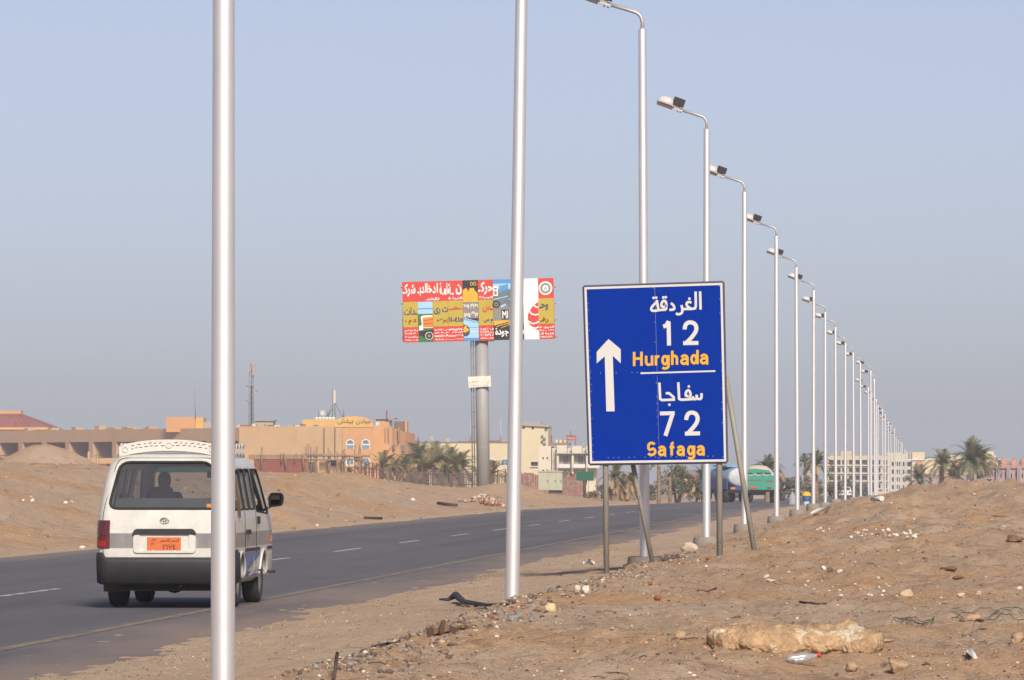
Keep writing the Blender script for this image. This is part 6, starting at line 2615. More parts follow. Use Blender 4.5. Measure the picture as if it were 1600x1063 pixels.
def palm(name, label, base, height, crown, n=26, seed=0, dry=0.15, lean=(0, 0), trunk_r=0.2, leaf=None, group=None, skirt=0, wind=0.0, up=0.75, trunk2=False):
    rng = random.Random(seed)
    t = thing(name, label, 'palm tree', base, 0, group)
    mb = MB()
    N = 9
    pts = []
    for k in range(N + 1):
        u = k / N
        pts.append((lean[0] * u * u, lean[1] * u * u, -0.5 + (height + 0.5) * u))
    mb.tube(pts, [trunk_r * (1.25 - .35 * k / N) * (1 + .06 * (k % 2)) for k in range(N + 1)], 9)
    if height > 0.4:
        # stubs of cut fronds
        for k in range(int(height * 10)):
            u = rng.uniform(.1, 1)
            a = rng.uniform(0, 2 * pi)
            z = height * u
            r = trunk_r * (1.2 - .3 * u)
            c_ = Vector((lean[0] * u * u, lean[1] * u * u, z))
            o_ = Vector((cos(a), sin(a), 0))
            s_ = Vector((-sin(a), cos(a), 0)) * .05
            mb.add([c_ + o_ * r * .8 - s_, c_ + o_ * r * .8 + s_, c_ + o_ * (r + .09) + Vector((0, 0, .14))], [(0, 1, 2)])
    mb.build('trunk', BARKP, t)
    top = Vector(pts[-1])
    mb = MB()
    for k in range(n):
        az = 2.399963 * k + rng.uniform(-.25, .25)
        u = k / n
        el = radians(85 - 100 * u ** 0.9 * (1.25 - up * .5)) + rng.uniform(-.12, .12)
        L_ = crown * rng.uniform(.82, 1.1) * (0.85 + 0.3 * sin(pi * u))
        dr = 1.3 + 0.9 * u + rng.uniform(-.2, .3)
        b = top + Vector((wind * 0.0, 0, 0))
        if wind:
            # bend with the wind towards +x
            a2 = Vector((cos(az) + wind, sin(az), 0))
            az = atan2(a2.y, a2.x)
        frond(mb, rng, b, az, el, L_, dr, 1 if rng.random() < dry * (0.3 + 1.4 * u) else 0)
    mb.build('crown', [leaf or PALMG, PALMD], t)
    if skirt:
        mb = MB()
        for k in range(skirt):
            az = rng.uniform(0, 2 * pi)
            frond(mb, rng, top + Vector((0, 0, -0.15)), az, radians(rng.uniform(-60, -20)), crown * rng.uniform(.55, .9), 2.0, 0, n=9)
        mb.build('dead_fronds', PALMD, t)
    return t


def base_at(px, py, Y, X=None):
    p = P(px, py, Y)
    return (p.x, Y, p.z)


def mpx(Y):
    return Y / F


# left palm grove
def palm_px(label, px, py_top_trunk, py_base, Y, crown_px, **k):
    b = base_at(px, py_base, Y)
    h = P(px, py_top_trunk, Y).z - b[2]
    return palm('palm_tree', label, b, h, crown_px * mpx(Y), **k)


gr = 'palms of the roadside grove'
palm_px('lone wind swept palm in front of the orange hotel corner', 598, 732, 762, 490, 40, n=20, seed=1, wind=.5, trunk_r=.16, group=gr)
palm_px('low palm with dry lower fronds beside the wind swept palm', 632, 741, 768, 500, 42, n=22, seed=2, wind=.35, dry=.4, trunk_r=.18, group=gr, leaf=PALMB)
palm_px('tallest bushy palm of the grove before the cream hotel', 655, 727, 768, 505, 52, n=28, seed=3, wind=.25, dry=.2, trunk_r=.2, group=gr, leaf=PALMB)
palm_px('broad palm with arching fronds in the middle of the grove', 680, 731, 768, 495, 52, n=28, seed=4, wind=.3, dry=.25, trunk_r=.2, group=gr)
palm_px('rounded palm of the grove beside the billboard column', 717, 735, 770, 490, 40, n=30, seed=5, wind=.2, dry=.3, trunk_r=.22, skirt=8, group=gr)
palm_px('short palm half hidden by the taller grove palms', 697, 745, 770, 480, 32, n=20, seed=6, dry=.5, trunk_r=.18, group=gr, skirt=6)
palm_px('drooping palm behind the billboard column', 768, 742, 770, 500, 34, n=18, seed=7, wind=.5, dry=.4, trunk_r=.17, group=gr)
palm_px('tiny palm at the foot of the timber scaffold', 546, 741, 752, 600, 16, n=14, seed=8, dry=.5, trunk_r=.1, group=gr)
palm_px('scrubby palm between cabinet and green boards', 897, 757, 778, 480, 26, n=16, seed=9, dry=.3, trunk_r=.15, wind=-.5, leaf=PALMB)
palm_px('leaning palm with tan fronds at the near side of the grove', 667, 738, 768, 485, 44, n=24, seed=61, wind=.4, dry=.45, trunk_r=.19, group=gr)
palm_px('ragged palm with many dry fronds beside the rounded palm', 703, 733, 768, 500, 44, n=26, seed=62, wind=.3, dry=.45, trunk_r=.2, group=gr)
palm_px('young palm filling the gap beside the low palm', 617, 744, 766, 495, 32, n=18, seed=63, wind=.4, dry=.35, trunk_r=.16, group=gr)
# behind the sign legs
gs = 'palms seen under the blue sign'
palm_px('palm with a thick skirt of dead fronds beside the sign leg', 961, 748, 790, 380, 30, n=18, seed=10, dry=.3, trunk_r=.3, skirt=26, group=gs, leaf=PALMB)
palm_px('dead straw coloured palm clump seen under the sign', 975, 758, 790, 385, 26, n=12, seed=11, dry=.9, trunk_r=.28, skirt=30, group=gs)
palm_px('green leaved palm with straw base beside the sloping brace', 986, 752, 788, 390, 20, n=16, seed=12, dry=.4, trunk_r=.22, skirt=14, group=gs)
palm_px('bare reddish palm trunk rising behind the sign', 1029.5, 722, 792, 370, 22, n=10, seed=13, dry=.6, trunk_r=.12, group=gs)
palm_px('short bare palm stump under the sign', 1047, 745, 792, 365, 9, n=8, seed=14, dry=.9, trunk_r=.10, group=gs)
palm_px('dark palm at the right under the sign', 1100, 752, 785, 430, 32, n=22, seed=15, dry=.1, trunk_r=.2, group=gs, leaf=PALMB)
# right of the truck
gp_ = 'palms beyond the bend'
palm_px('tall palm behind the green truck', 1199, 738, 785, 440, 34, n=28, seed=16, dry=.1, trunk_r=.2, group=gp_, leaf=PALMB)
palm_px('tall slim trunk palm beside the terrace hotel', 1276, 727, 790, 480, 32, n=26, seed=17, dry=.15, trunk_r=.16, group=gp_, leaf=PALMB)
palm_px('small crowned palm leaning over the slim palm', 1258, 724, 790, 560, 20, n=14, seed=18, dry=.1, trunk_r=.12, group=gp_, leaf=PALMB)
palm_px('short palm beside the last lamp posts', 1437, 752, 775, 520, 30, n=24, seed=19, dry=.1, trunk_r=.18, leaf=PALMB, up=1.1)
palm_px('graceful palm with arching crown on the dune skyline', 1468, 730, 772, 500, 36, n=24, seed=20, dry=.15, trunk_r=.16, lean=(.35, 0), up=.9)
palm_px('big dense crowned palm on the dune skyline', 1519, 722, 772, 480, 42, n=40, seed=21, dry=.12, trunk_r=.17, leaf=PALMB, up=.7)
palm_px('twin palm growing close behind the big dense one', 1529, 726, 772, 484, 36, n=34, seed=22, dry=.2, trunk_r=.19, leaf=PALMB, up=.7, lean=(.1, 0))
palm_px('dark low palm between the two skyline palms', 1488, 746, 775, 530, 28, n=22, seed=23, dry=.05, trunk_r=.15)


def tree(label, px, pyt, pyb, Y, wpx, seed, m=LEAFG, nleaf=1700, name='broadleaf_tree', group=None, stems=3, lsz=0.16, cat='tree'):
    rng = random.Random(seed)
    b = base_at(px, pyb, Y)
    H = P(px, pyt, Y).z - b[2]
    W = wpx * mpx(Y) / 2
    t = thing(name, label, cat, b, 0, group)
    mb = MB()
    tips = []
    for s_ in range(stems):
        a = rng.uniform(0, 2 * pi)
        e = Vector((cos(a) * W * .55, sin(a) * W * .4, H * rng.uniform(.5, .75)))
        m_ = Vector((e.x * .35, e.y * .35, e.z * .5))
        mb.tube([(0, 0, -.5), m_, e], [.06 + .02 * H, .05 + .01 * H, .03], 6)
        tips.append(e)
        for q in range(3):
            e2 = e + Vector((rng.uniform(-.5, .5) * W, rng.uniform(-.4, .4) * W, rng.uniform(.05, .3) * H))
            mb.tube([m_.lerp(e, .6), e2], [.035, .015], 5)
            tips.append(e2)
    mb.build('trunk', BARK, t)
    mb = MB()
    cl = []
    for k in range(26):
        a = rng.uniform(0, 2 * pi)
        r = rng.uniform(.15, 1) ** .6
        z = rng.uniform(.28, .93)
        env = sin(pi * min(1, max(.05, z)) ** .8) ** .5
        cl.append((Vector((cos(a) * r * W * env, sin(a) * r * W * .8 * env, z * H)), rng.uniform(.16, .34) * W))
    for k in range(nleaf):
        c_, r = cl[rng.randrange(len(cl))]
        d = Vector((rng.gauss(0, 1), rng.gauss(0, 1), rng.gauss(0, .8))).normalized() * r * rng.uniform(.3, 1) ** .5
        p = c_ + d
        if p.z > H:
            continue
        s = lsz * rng.uniform(.6, 1.4)
        ax = Vector((rng.gauss(0, 1), rng.gauss(0, 1), rng.gauss(0, 1))).normalized()
        bx = ax.orthogonal().normalized()
        cx_ = ax.cross(bx)
        mb.add([p - bx * s * .5, p + cx_ * s * .28, p + bx * s * .6, p - cx_ * s * .28], [(0, 1, 2, 3)])
    mb.build('crown', m, t)
    return t


tree('dense dark acacia tree behind the palm trunk under the sign', 1058, 727, 790, 400, 64, 31, PALMB, 2600, lsz=.15)
tree('dusty grey tree beside the dark acacia under the sign', 1086, 752, 788, 420, 40, 32, LEAFGR, 1500)
gt = 'dusty trees beyond the bend'
tree('dusty tree at the right of the green truck', 1222, 740, 790, 470, 34, 33, LEAFGR, 1700, group=gt)
tree('dusty tree behind the bollard block', 1243, 743, 790, 500, 34, 34, LEAFGR, 1700, group=gt)
tree('dusty tree around the slim palm trunk', 1270, 742, 792, 520, 40, 35, PALMB, 1900, group=gt)
tree('rounded green tree before the terrace hotel', 1303, 740, 790, 520, 30, 36, PALMB, 1700, group=gt)
tree('low dusty tree above the white car', 1327, 748, 785, 720, 36, 37, LEAFGR, 1500, group=gt, lsz=.25)
tree('distant dusty tree among the far lamp posts', 1352, 752, 785, 760, 32, 38, LEAFGR, 1200, group=gt, lsz=.25)
tree('bushy shrub at the foot of the twin palms', 1545, 749, 775, 520, 34, 39, LEAFG, 1500, name='shrub', cat='shrub')
tree('low shrub on the other side of the twin palm trunks', 1508, 757, 775, 515, 26, 40, LEAFG, 1000, name='shrub', cat='shrub')
tree('dry yellowish shrub under the green boards', 925, 768, 788, 395, 26, 41, leafmat('dry_shrub', (0.17, 0.145, 0.07), (0.24, 0.18, 0.09)), 900, name='shrub', cat='shrub', lsz=.10)
tree('grey bushy shrub inside the picket fence', 648, 742, 766, 478, 40, 42, LEAFGR, 1200, name='shrub', cat='shrub', lsz=.12)
tree('dull scrub behind the sign leg', 940, 757, 788, 400, 30, 43, LEAFGR, 1000, name='shrub', cat='shrub', lsz=.10)
for k, (a, b, c_, d_) in enumerate(((1000, 752, 789, 430), (1015, 757, 789, 425), (1120, 758, 786, 470), (1145, 755, 786, 480))):
    tree(['dusty bush behind the sign brace', 'dusty bush beside the bare trunk under the sign', 'dusty bush behind the tanker front', 'dusty bush behind the tanker tail'][k], a, b, c_, d_, 34, 50 + k, [LEAFGR, PALMB][k % 2], 1100, name='bush', cat='bush', lsz=.14)

# ================================================================== STONES, RUBBLE AND LITTER
def ico(sub):
    bm = bmesh.new()
    bmesh.ops.create_icosphere(bm, subdivisions=sub, radius=1.0)
    vs_ = [v.co.copy() for v in bm.verts]
    fs = [tuple(v.index for v in f_.verts) for f_ in bm.faces]
    bm.free()
    return vs_, fs


ICO = {k: ico(k) for k in (1, 2, 3, 4, 5)}


def n3(p, s):
    q = p + Vector((s * 7.31, s * 3.17, s * 1.73))
    return mnoise.noise(q) + .5 * mnoise.noise(q * 2.07)


def stone_mesh(sub, dims, rough, seed, box=0.0, facets=11):
    rng = random.Random(seed)
    vs_, fs = ICO[sub]
    planes = []
    for k in range(facets):
        d = Vector((rng.gauss(0, 1), rng.gauss(0, 1), rng.gauss(0, .8))).normalized()
        planes.append((d, rng.uniform(.5, .82)))
    out = []
    for v in vs_:
        p = v.copy()
        if box:
            m_ = max(abs(p.x), abs(p.y), abs(p.z))
            p = p.lerp(p / m_ * .85, box)
        for d, c_ in planes:
            e = p.dot(d) - c_
            if e > 0:
                p -= d * e * .9
        p *= 1 + rough * n3(v * 2.2 + Vector((seed, seed * .7, 0)), seed)
        out.append((p.x * dims[0], p.y * dims[1], p.z * dims[2]))
    return out, fs


LIME = mat('limestone', (0.48, 0.42, 0.34), 0.95, var=0.15, vscale=9, bump=0.5, bscale=30, col2=(0.42, 0.33, 0.23), c2scale=6, c2lo=.5, c2hi=.65)
SANDST = mat('yellow_sandstone', (0.37, 0.245, 0.14), 0.97, var=0.45, vscale=9, bump=1.0, bscale=42, col2=(0.55, 0.465, 0.35), c2scale=3.6, c2lo=.55, c2hi=.63)
GREYST = mat('grey_stone', (0.23, 0.215, 0.20), 0.9, var=0.2, vscale=8, bump=0.4)
BRICKS = mat('brick_fragment_red', (0.25, 0.07, 0.04), 0.9, var=0.25, vscale=14, bump=0.5)
CLOD = mat('dirt_clod', (0.33, 0.225, 0.145), 0.97, var=0.25, vscale=9, bump=1.0, bscale=24)
WOOD = mat('dark_driftwood', (0.075, 0.05, 0.04), 0.9, var=0.35, vscale=9)
WHITEP = mat('white_litter', (0.54, 0.51, 0.46), 0.7, var=0.12, vscale=8)
GREENP = mat('green_netting', (0.04, 0.075, 0.055), 0.7, var=0.2)
BLACKR = mat('black_hose_rubber', (0.03, 0.028, 0.03), 0.6)
BROWNB = mat('brown_bark', (0.17, 0.095, 0.06), 0.9, var=0.4, vscale=10, bump=0.8, bscale=18)


def stone(name, label, cat, px, py, wpx, hpx, m, seed, sub=2, rough=.20, box=.35, group=None, dr=.75, sink=.42, rz=None):
    g = G(px, py)
    k = g.y / F
    w_, h_ = wpx * k / 2, hpx * k / 2
    vs_, fs = stone_mesh(sub, (w_, max(w_ * dr, h_), h_ * 1.15), rough, seed, box)
    mb = MB()
    mb.add(vs_, fs, 0, sub > 2)
    o = mb.build(name, m, None, (g.x, g.y, gz(g.x, g.y) + h_ * (1 - sink)), (0, 0, random.Random(seed).uniform(-.5, .5) if rz is None else rz))
    return tag(o, label, cat, group)


# the big slab: long block with lumps and a hollow, seen broadside
g = G(1240, 1027)
kk = g.y / F
out = []
NX, NA = 150, 84
for i in range(NX + 1):
    t = -1 + 2 * i / NX
    end = max(0.0, 1 - abs(t) ** 7) ** .42
    for k in range(NA):
        a = 2 * pi * k / NA
        ca, sa = cos(a), sin(a)
        cy = math.copysign(abs(ca) ** .62, ca)
        cz_ = math.copysign(abs(sa) ** .62, sa)
        top = .88 + .09 * sin(t * 5.2 + .6) + .05 * sin(t * 11 + 1) - .15 * math.exp(-((t - .05) / .10) ** 2)
        q_ = Vector((t * 139 * kk, cy * .32 * end * (1 - .22 * max(0, cz_)), cz_ * 26 * kk * (.35 + .65 * end) * end ** .3 * (top if cz_ > 0 else 1.05 + .2 * sin(t * 7 + 2))))
        q_.y += .04 * sin(t * 5)
        nrm = Vector((t ** 5, cy, cz_)).normalized()
        d = .055 * n3(q_ * 3.2, 3) + .036 * (abs(n3(q_ * 8.5, 5)) - .3) + .018 * (abs(n3(q_ * 21, 7)) - .3) + .009 * n3(q_ * 48, 9)
        q_ += nrm * d * (.35 + .65 * end)
        out.append(tuple(q_))
fs = [(i * NA + k, i * NA + (k + 1) % NA, (i + 1) * NA + (k + 1) % NA, (i + 1) * NA + k) for i in range(NX) for k in range(NA)]
fs += [tuple(range(NA)), tuple(NX * NA + k for k in range(NA))]
mb = MB()
mb.add(out, fs, 0, True)
tag(mb.build('boulder', SANDST, None, (g.x, g.y + .3, gz(g.x, g.y) + 17 * kk), (0, radians(1.5), radians(3))), 'long yellow sandstone slab lying on the sand beside a plastic bottle', 'boulder')

stone('stone', 'cream limestone rock beside the second concrete lamp drum', 'stone', 1078, 861, 30, 15, LIME, 1, 3)
stone('stone', 'pointed yellow white stone on the gravel ridge', 'stone', 902, 927, 14, 15, LIME, 2)
stone('stone', 'pointed bright white stone beside the yellow white one', 'stone', 916.5, 927, 15, 15, WHITEP, 3)
stone('stone', 'rounded yellow sandstone lump on the gravel ridge beyond the lamp post', 'stone', 860, 961, 19, 18, mat('pale_yellow_stone', (0.50, 0.40, 0.22), .95, var=.15, vscale=9, bump=.5), 4, 3)
stone('stone', 'flat grey slab lying at the foot of the lamp post', 'stone', 806, 970, 36, 13, GREYST, 5, 3, box=.5)
stone('stone', 'curved grey shard beside the flat grey slab', 'stone', 830, 981, 9, 19, GREYST, 6, dr=1.4)
stone('stone', 'cream stone at the foot of the slanted sign brace', 'stone', 1198, 905, 14, 9, LIME, 7)
stone('stone', 'flat cream stone in front of the one at the brace', 'stone', 1203, 912, 22, 8, LIME, 8)
stone('stone', 'wedge shaped tan stone with a white point on the open sand', 'stone', 1416, 932, 28, 13, mat('tan_stone', (0.40, 0.29, 0.20), .95, var=.2, vscale=9), 9)
stone('stone', 'low white stone beyond the wedge shaped tan stone', 'stone', 1502, 936, 18, 8, LIME, 10)
stone('stone', 'white stone at the end of the pebbly strip', 'stone', 1530, 934, 12, 8, LIME, 11)
stone('stone', 'white stone by the right hand mound', 'stone', 1593, 922, 12, 7, WHITEP, 13)
stone('stone', 'white stone with a dark companion on the dug sand', 'stone', 1287, 892, 10, 8, WHITEP, 14)
stone('stone', 'dark brown stone beside the white one on the dug sand', 'stone', 1298, 894, 11, 9, mat('brown_stone', (0.16, 0.10, 0.07), .9), 15)
stone('stone', 'small white flat stone near the grey cup', 'stone', 1312, 898, 11, 6, WHITEP, 16)
stone('stone', 'cream pebble lying alone on the pale sand', 'stone', 1314, 945, 10, 6, LIME, 17)
for k, (px, py, w_, h_) in enumerate(((767, 968, 13, 8), (816, 950, 12, 7), (1027, 937, 14, 8), (1107, 878, 11, 6), (1016, 917, 12, 5), (1378, 824, 5, 4), (1210, 806, 5, 3))):
    stone('brick_fragment', ['red brick fragment in front of the lamp post foot', 'red brick fragment behind the lamp post foot', 'red brick fragment with a pale foot on the bare sand', 'red brick fragment behind the sign leg',
                             'flat orange brick fragment left of the sign brace', 'tiny red brick fragment on the dune slope', 'tiny red brick fragment by the far lamp drum'][k], 'brick', px, py, w_, h_, BRICKS, 20 + k, box=.9, rough=.05)
for k, (px, py, w_, h_) in enumerate(((1404, 1052, 36, 28), (1330, 1055, 24, 16), (1518, 972, 44, 14), (1590, 1005, 30, 20), (1062, 998, 24, 14), (1380, 1006, 40, 8))):
    stone('dirt_clod', ['large crumbly dirt clod in front of the sandstone slab', 'crumbly dirt clod next to the bottle', 'low dirt heap by the green netting', 'dirt clod with yellow top at the frame mound',
                        'small crumbly clod left of the sandstone slab', 'flat dirt lump at the slab end'][k], 'dirt clod', px, py, w_, h_, CLOD, 40 + k, 3, rough=.28, sink=.45)
# strip of white rubble on the dune
rng = random.Random(77)
for k in range(44):
    t = rng.random()
    px = 1272 + 160 * t
    py = 831 + 9 * t + rng.gauss(0, 1.6)
    if rng.random() < .45:
        px = rng.choice((1375, 1388, 1415, 1424)) + rng.gauss(0, 5)
    s = rng.uniform(3.5, 9)
    stone('rubble_stone', 'white rubble stone in the pale strip across the dune', 'stone', px, py, s, s * .7, WHITEP if rng.random() < .7 else LIME, 100 + k, 1, group='white rubble stones across the dune')
rng = random.Random(78)
for k in range(26):
    px = rng.uniform(1250, 1400)
    py = rng.uniform(905, 935)
    s = rng.uniform(3, 8)
    stone('sand_stone', 'pale stone in the scatter beyond the sandstone slab', 'stone', px, py, s, s * .6, rng.choice((LIME, CLOD, WHITEP)), 160 + k, 1, group='pale stones scattered beyond the slab')
for k, (px, py, w_, h_) in enumerate(((36, 788, 6, 4), (50, 787, 10, 9), (103, 787, 10, 5), (645, 783, 10, 6), (1330, 842, 6, 4))):
    stone('stone', ['small white stone on the far sand bank', 'upright white block on the far sand bank', 'low white stone beside the upright block', 'white stone on the bank below the palm grove', 'white rubble lump beside the strip on the dune'][k], 'stone', px, py, w_, h_, WHITEP, 60 + k)


def tubeline(name, label, cat, pts, r, m, lift=.01, seg=6, kind=None):
    g0 = G(*pts[0][:2])
    mb = MB()
    vv = []
    for i, q_ in enumerate(pts):
        g_ = G(q_[0], q_[1])
        vv.append((g_.x - g0.x, g_.y - g0.y, gz(g_.x, g_.y) - g0.z + lift + (q_[2] if len(q_) > 2 else 0)))
    mb.tube(vv, r, seg)
    return tag(mb.build(name, m, None, tuple(g0)), label, cat)


tubeline('hose', 'black rubber hose lying on the sand left of the lamp post', 'hose', [(686, 945, .04), (700, 944, .02), (712, 942, .06), (725, 947, .02), (760, 950), (795, 949)], [.012, .025, .045, .035, .02, .012], BLACKR, .02)
g0 = G(700, 996)
mb = MB()
vs_ = []
rng = random.Random(8)
for i in range(13):
    t = i / 12
    px = 667 + 70 * t
    py = 997 - 12 * t
    g_ = G(px, py)
    r = .05 * (1 - .75 * t) * (1 + rng.uniform(-.25, .25)) + (.035 if 4 <= i <= 5 else 0)
    for k in range(7):
        a = radians(-30 + 215 * k / 6 + rng.uniform(-8, 8))
        vs_.append((g_.x - g0.x, g_.y - g0.y + r * cos(a), gz(g_.x, g_.y) - g0.z + .02 + r * sin(a) * (1.25 if k < 4 else 1)))
fs = [(i * 7 + k, i * 7 + k + 1, i * 7 + k + 8, i * 7 + k + 7) for i in range(12) for k in range(6)]
mb.add(vs_, fs, 0, False)
tag(mb.build('bark_piece', BROWNB, None, tuple(g0)), 'curled brown bark piece lying on the shoulder', 'bark')
tubeline('twig', 'long thin twig lying on the shoulder sand', 'twig', [(581, 1015), (605, 1014, .02), (624, 1012, .03)], .012, TIMB)
tubeline('twig', 'dark upright twig at the shoulder edge', 'twig', [(521, 1066), (524, 1060, .05), (527, 1056, .12)], .012, WOOD)
tubeline('twig', 'thin black stick on the bare sand beyond the big slab', 'twig', [(1249, 944), (1275, 946), (1292, 946)], .010, WOOD)
tubeline('twig', 'dark stick lying under the sign brace', 'twig', [(1089, 926), (1105, 926), (1119, 925)], .012, WOOD)
tubeline('plank', 'dark plank on the bank below the billboard', 'plank', [(684, 790, .05), (714, 793, .08)], .07, WOOD)
tubeline('plank', 'short dark plank by the far road edge', 'plank', [(570, 812, .05), (596, 812, .03)], .05, WOOD)
stone('dirt_clod', 'dark brown crusted earth slab on the dug sand', 'earth slab', 1480, 893, 34, 8, BROWNB, 91, 3, rough=.3, box=.6)
stone('dirt_clod', 'smaller crusted earth slab just below the other on the dug sand', 'earth slab', 1497, 906, 26, 6, BROWNB, 92, 3, rough=.3, box=.6)
stone('dirt_clod', 'brown crusted earth slab on the right hand dune', 'earth slab', 1586, 848, 38, 12, BROWNB, 93, 3, rough=.3, box=.6)
stone('dirt_clod', 'thin brown earth crust high on the right hand dune', 'earth slab', 1562, 811, 30, 5, BROWNB, 94, 3, rough=.3, box=.6)
tubeline('plastic_sheet', 'pale plastic strip on the dune by the far lamp drums', 'litter', [(1268, 806, .02), (1280, 801, .05), (1295, 799, .03)], [.03, .06, .03], WHITEP)
tubeline('plastic_sheet', 'small pale plastic scrap at the dune crest', 'litter', [(1362, 785, .04), (1378, 787, .06)], [.04, .06], WHITEP)
tubeline('paper_scrap', 'white paper scrap left of the sign leg', 'litter', [(912, 881, .0), (920, 880, .02), (928, 881, .0)], [.02, .04, .02], WHITEP)
tubeline('paper_scrap', 'crumpled white scrap in the front right sand', 'litter', [(1508, 1030, .0), (1516, 1027, .02), (1524, 1031, .0)], [.02, .03, .015], WHITEP)
rng = random.Random(5)
for nm, x0, x1, y0, y1, lb in (('a', 1396, 1460, 970, 980, 'tangle of green netting cord on the sand beyond the slab'), ('b', 1487, 1600, 956, 976, 'trailing green netting cord over the right hand mound')):
    g0 = G(x0, y1)
    mb = MB()
    for s_ in range(3):
        pts = []
        ph = rng.uniform(0, 6)
        fq = rng.uniform(4, 8)
        for k in range(16):
            t = k / 15
            px = x0 + (x1 - x0) * t
            py = (y0 + y1) / 2 + (y1 - y0) / 2 * sin(t * fq + ph) * (.7 if nm == 'a' else .95) + rng.uniform(-1, 1)
            g_ = G(px, py)
            pts.append((g_.x - g0.x, g_.y - g0.y, gz(g_.x, g_.y) - g0.z + .012 + rng.uniform(0, .02)))
        mb.tube(pts, .0038, 4)
    tag(mb.build('netting', GREENP, None, tuple(g0)), lb, 'netting')

# plastic bottle
g = G(1250, 1043)
kk = g.y / F
bt = thing('plastic_bottle', 'clear plastic bottle with a red cap lying in front of the sandstone slab', 'bottle', (g.x - 20 * kk, g.y, gz(g.x, g.y) + .040), radians(12))
BT = Matrix.Rotation(radians(82), 4, 'Y')
mb = MB()
mb.lathe([(0.0, -.005), (.030, 0), (.037, .012), (.037, .055), (.034, .07), (.037, .085), (.037, .125), (.030, .16), (.014, .195), (.013, .215)], 18, T=BT)
PETM = glass('clear_plastic', (0.82, 0.84, 0.86), 0.14, 0.22, (0.62, 0.62, 0.64), 0.22)
mb.build('body', PETM, bt)
mb = MB()
mb.lathe([(0.0, .24), (.016, .238), (.016, .213), (.0, .212)], 12, T=BT)
mb.build('cap', mat('red_cap', (0.55, 0.03, 0.02), .5), bt)
mb = MB()
mb.lathe([(0.0, .004), (.034, .006), (.034, .05)], 14, T=BT, a0=-pi * .45, a1=pi * .45)
mb.build('dark_inset', mat('dark_brown_inset', (0.04, 0.03, 0.03), .8), bt)  # dark brown half sleeve inside the bottle's bottom end

# ---- stuff: gravel on the verge, gravel of the ridge, rubble heap, twigs
rng = random.Random(99)
SMALL = [stone_mesh(1, (1, .8, .6), .18, s, .3) for s in range(8)]
lowv, lowf = [], []


def scatter(name, n, fn, mats_, label, cat):
    R_ = [r for r in (fn() for _ in range(n)) if r is not None]
    A = np.array(R_)
    m_ = len(A)
    x, y, s_, mi = A[:, 0], A[:, 1], A[:, 2], A[:, 3].astype(int)
    z = ground_z(x, y)
    nr_ = np.random.RandomState(n)
    ang = nr_.uniform(0, 2 * pi, m_)
    kind = nr_.randint(0, 8, m_)
    tilt = nr_.uniform(.75, 1.2, m_)
    VV, FF, MM = [], [], []
    off = 0
    for k in range(8):
        sel = np.nonzero(kind == k)[0]
        if not len(sel):
            continue
        bv = np.array(SMALL[k][0])
        bf = np.array(SMALL[k][1])
        ca, sa = (np.cos(ang[sel]) * s_[sel])[:, None], (np.sin(ang[sel]) * s_[sel])[:, None]
        vx = x[sel][:, None] + bv[None, :, 0] * ca - bv[None, :, 1] * sa
        vy = y[sel][:, None] + bv[None, :, 0] * sa + bv[None, :, 1] * ca
        vz = z[sel][:, None] + (s_[sel] * .22)[:, None] + bv[None, :, 2] * (s_[sel] * tilt[sel])[:, None]
        VV.append(np.stack([vx, vy, vz], -1).reshape(-1, 3))
        f0 = bf[None] + (np.arange(len(sel)) * len(bv))[:, None, None] + off
        FF.append(f0.reshape(-1, 3))
        MM.append(np.repeat(mi[sel], len(bf)))
        off += len(sel) * len(bv)
    V, Fc, M = np.concatenate(VV), np.concatenate(FF), np.concatenate(MM)
    me = bpy.data.meshes.new(name)
    me.vertices.add(len(V))
    me.vertices.foreach_set('co', V.ravel())
    me.loops.add(Fc.size)
    me.loops.foreach_set('vertex_index', Fc.ravel())
    me.polygons.add(len(Fc))
    me.polygons.foreach_set('loop_start', np.arange(0, Fc.size, 3))
    me.polygons.foreach_set('loop_total', np.full(len(Fc), 3))
    for q2 in mats_:
        me.materials.append(q2)
    me.polygons.foreach_set('material_index', M)
    me.update()
    return tag(link(name, me), label, cat, kind='stuff')


NSV = {}


def fastn(x, y, s):
    """cheap lattice noise for a single point"""
    ix, iy = math.floor(x), math.floor(y)
    fx, fy = x - ix, y - iy

    def h(i, j):
        k = (i, j, s)
        if k not in NSV:
            NSV[k] = float(_hash(i, j, s))
        return NSV[k]
    a = h(ix, iy) * (1 - fx) + h(ix + 1, iy) * fx
    b = h(ix, iy + 1) * (1 - fx) + h(ix + 1, iy + 1) * fx
    return (a * (1 - fy) + b * fy) * 2 - 1


PEB = [mat('pebble_brown', (0.20, 0.135, 0.09), .95, var=.3, vscale=2), mat('pebble_grey', (0.24, 0.205, 0.18), .95, var=.3, vscale=2), mat('pebble_tan', (0.40, 0.29, 0.20), .95, var=.25, vscale=2),
       mat('pebble_pale', (0.52, 0.45, 0.37), .95, var=.2, vscale=2), mat('pebble_dark', (0.10, 0.075, 0.06), .95, var=.3, vscale=2), mat('pebble_red', (0.30, 0.12, 0.07), .95)]


def near_y():
    # denser close to the camera, thinning out with distance
    return 34 + 80 * rng.random() ** 1.7


def f_verge():
    y = near_y()
    x = rng.uniform(-4.6, 5.5 if y < 70 else y * .06)
    if (x / y * F + 1450) > 1680 or (x / y * F + 1450) < 300:
        return None
    d = fastn(x * .9, y * .35, 5) + .6 * fastn(x * 3, y * 1.2, 8)
    if d < rng.uniform(-.9, .7):
        return None
    s = .005 + .007 * y / 60 * rng.random() + .020 * rng.random() ** 6
    return x, y, s, rng.choices(range(6), (6, 2.5, 4, 1.2, 5, .4))[0]


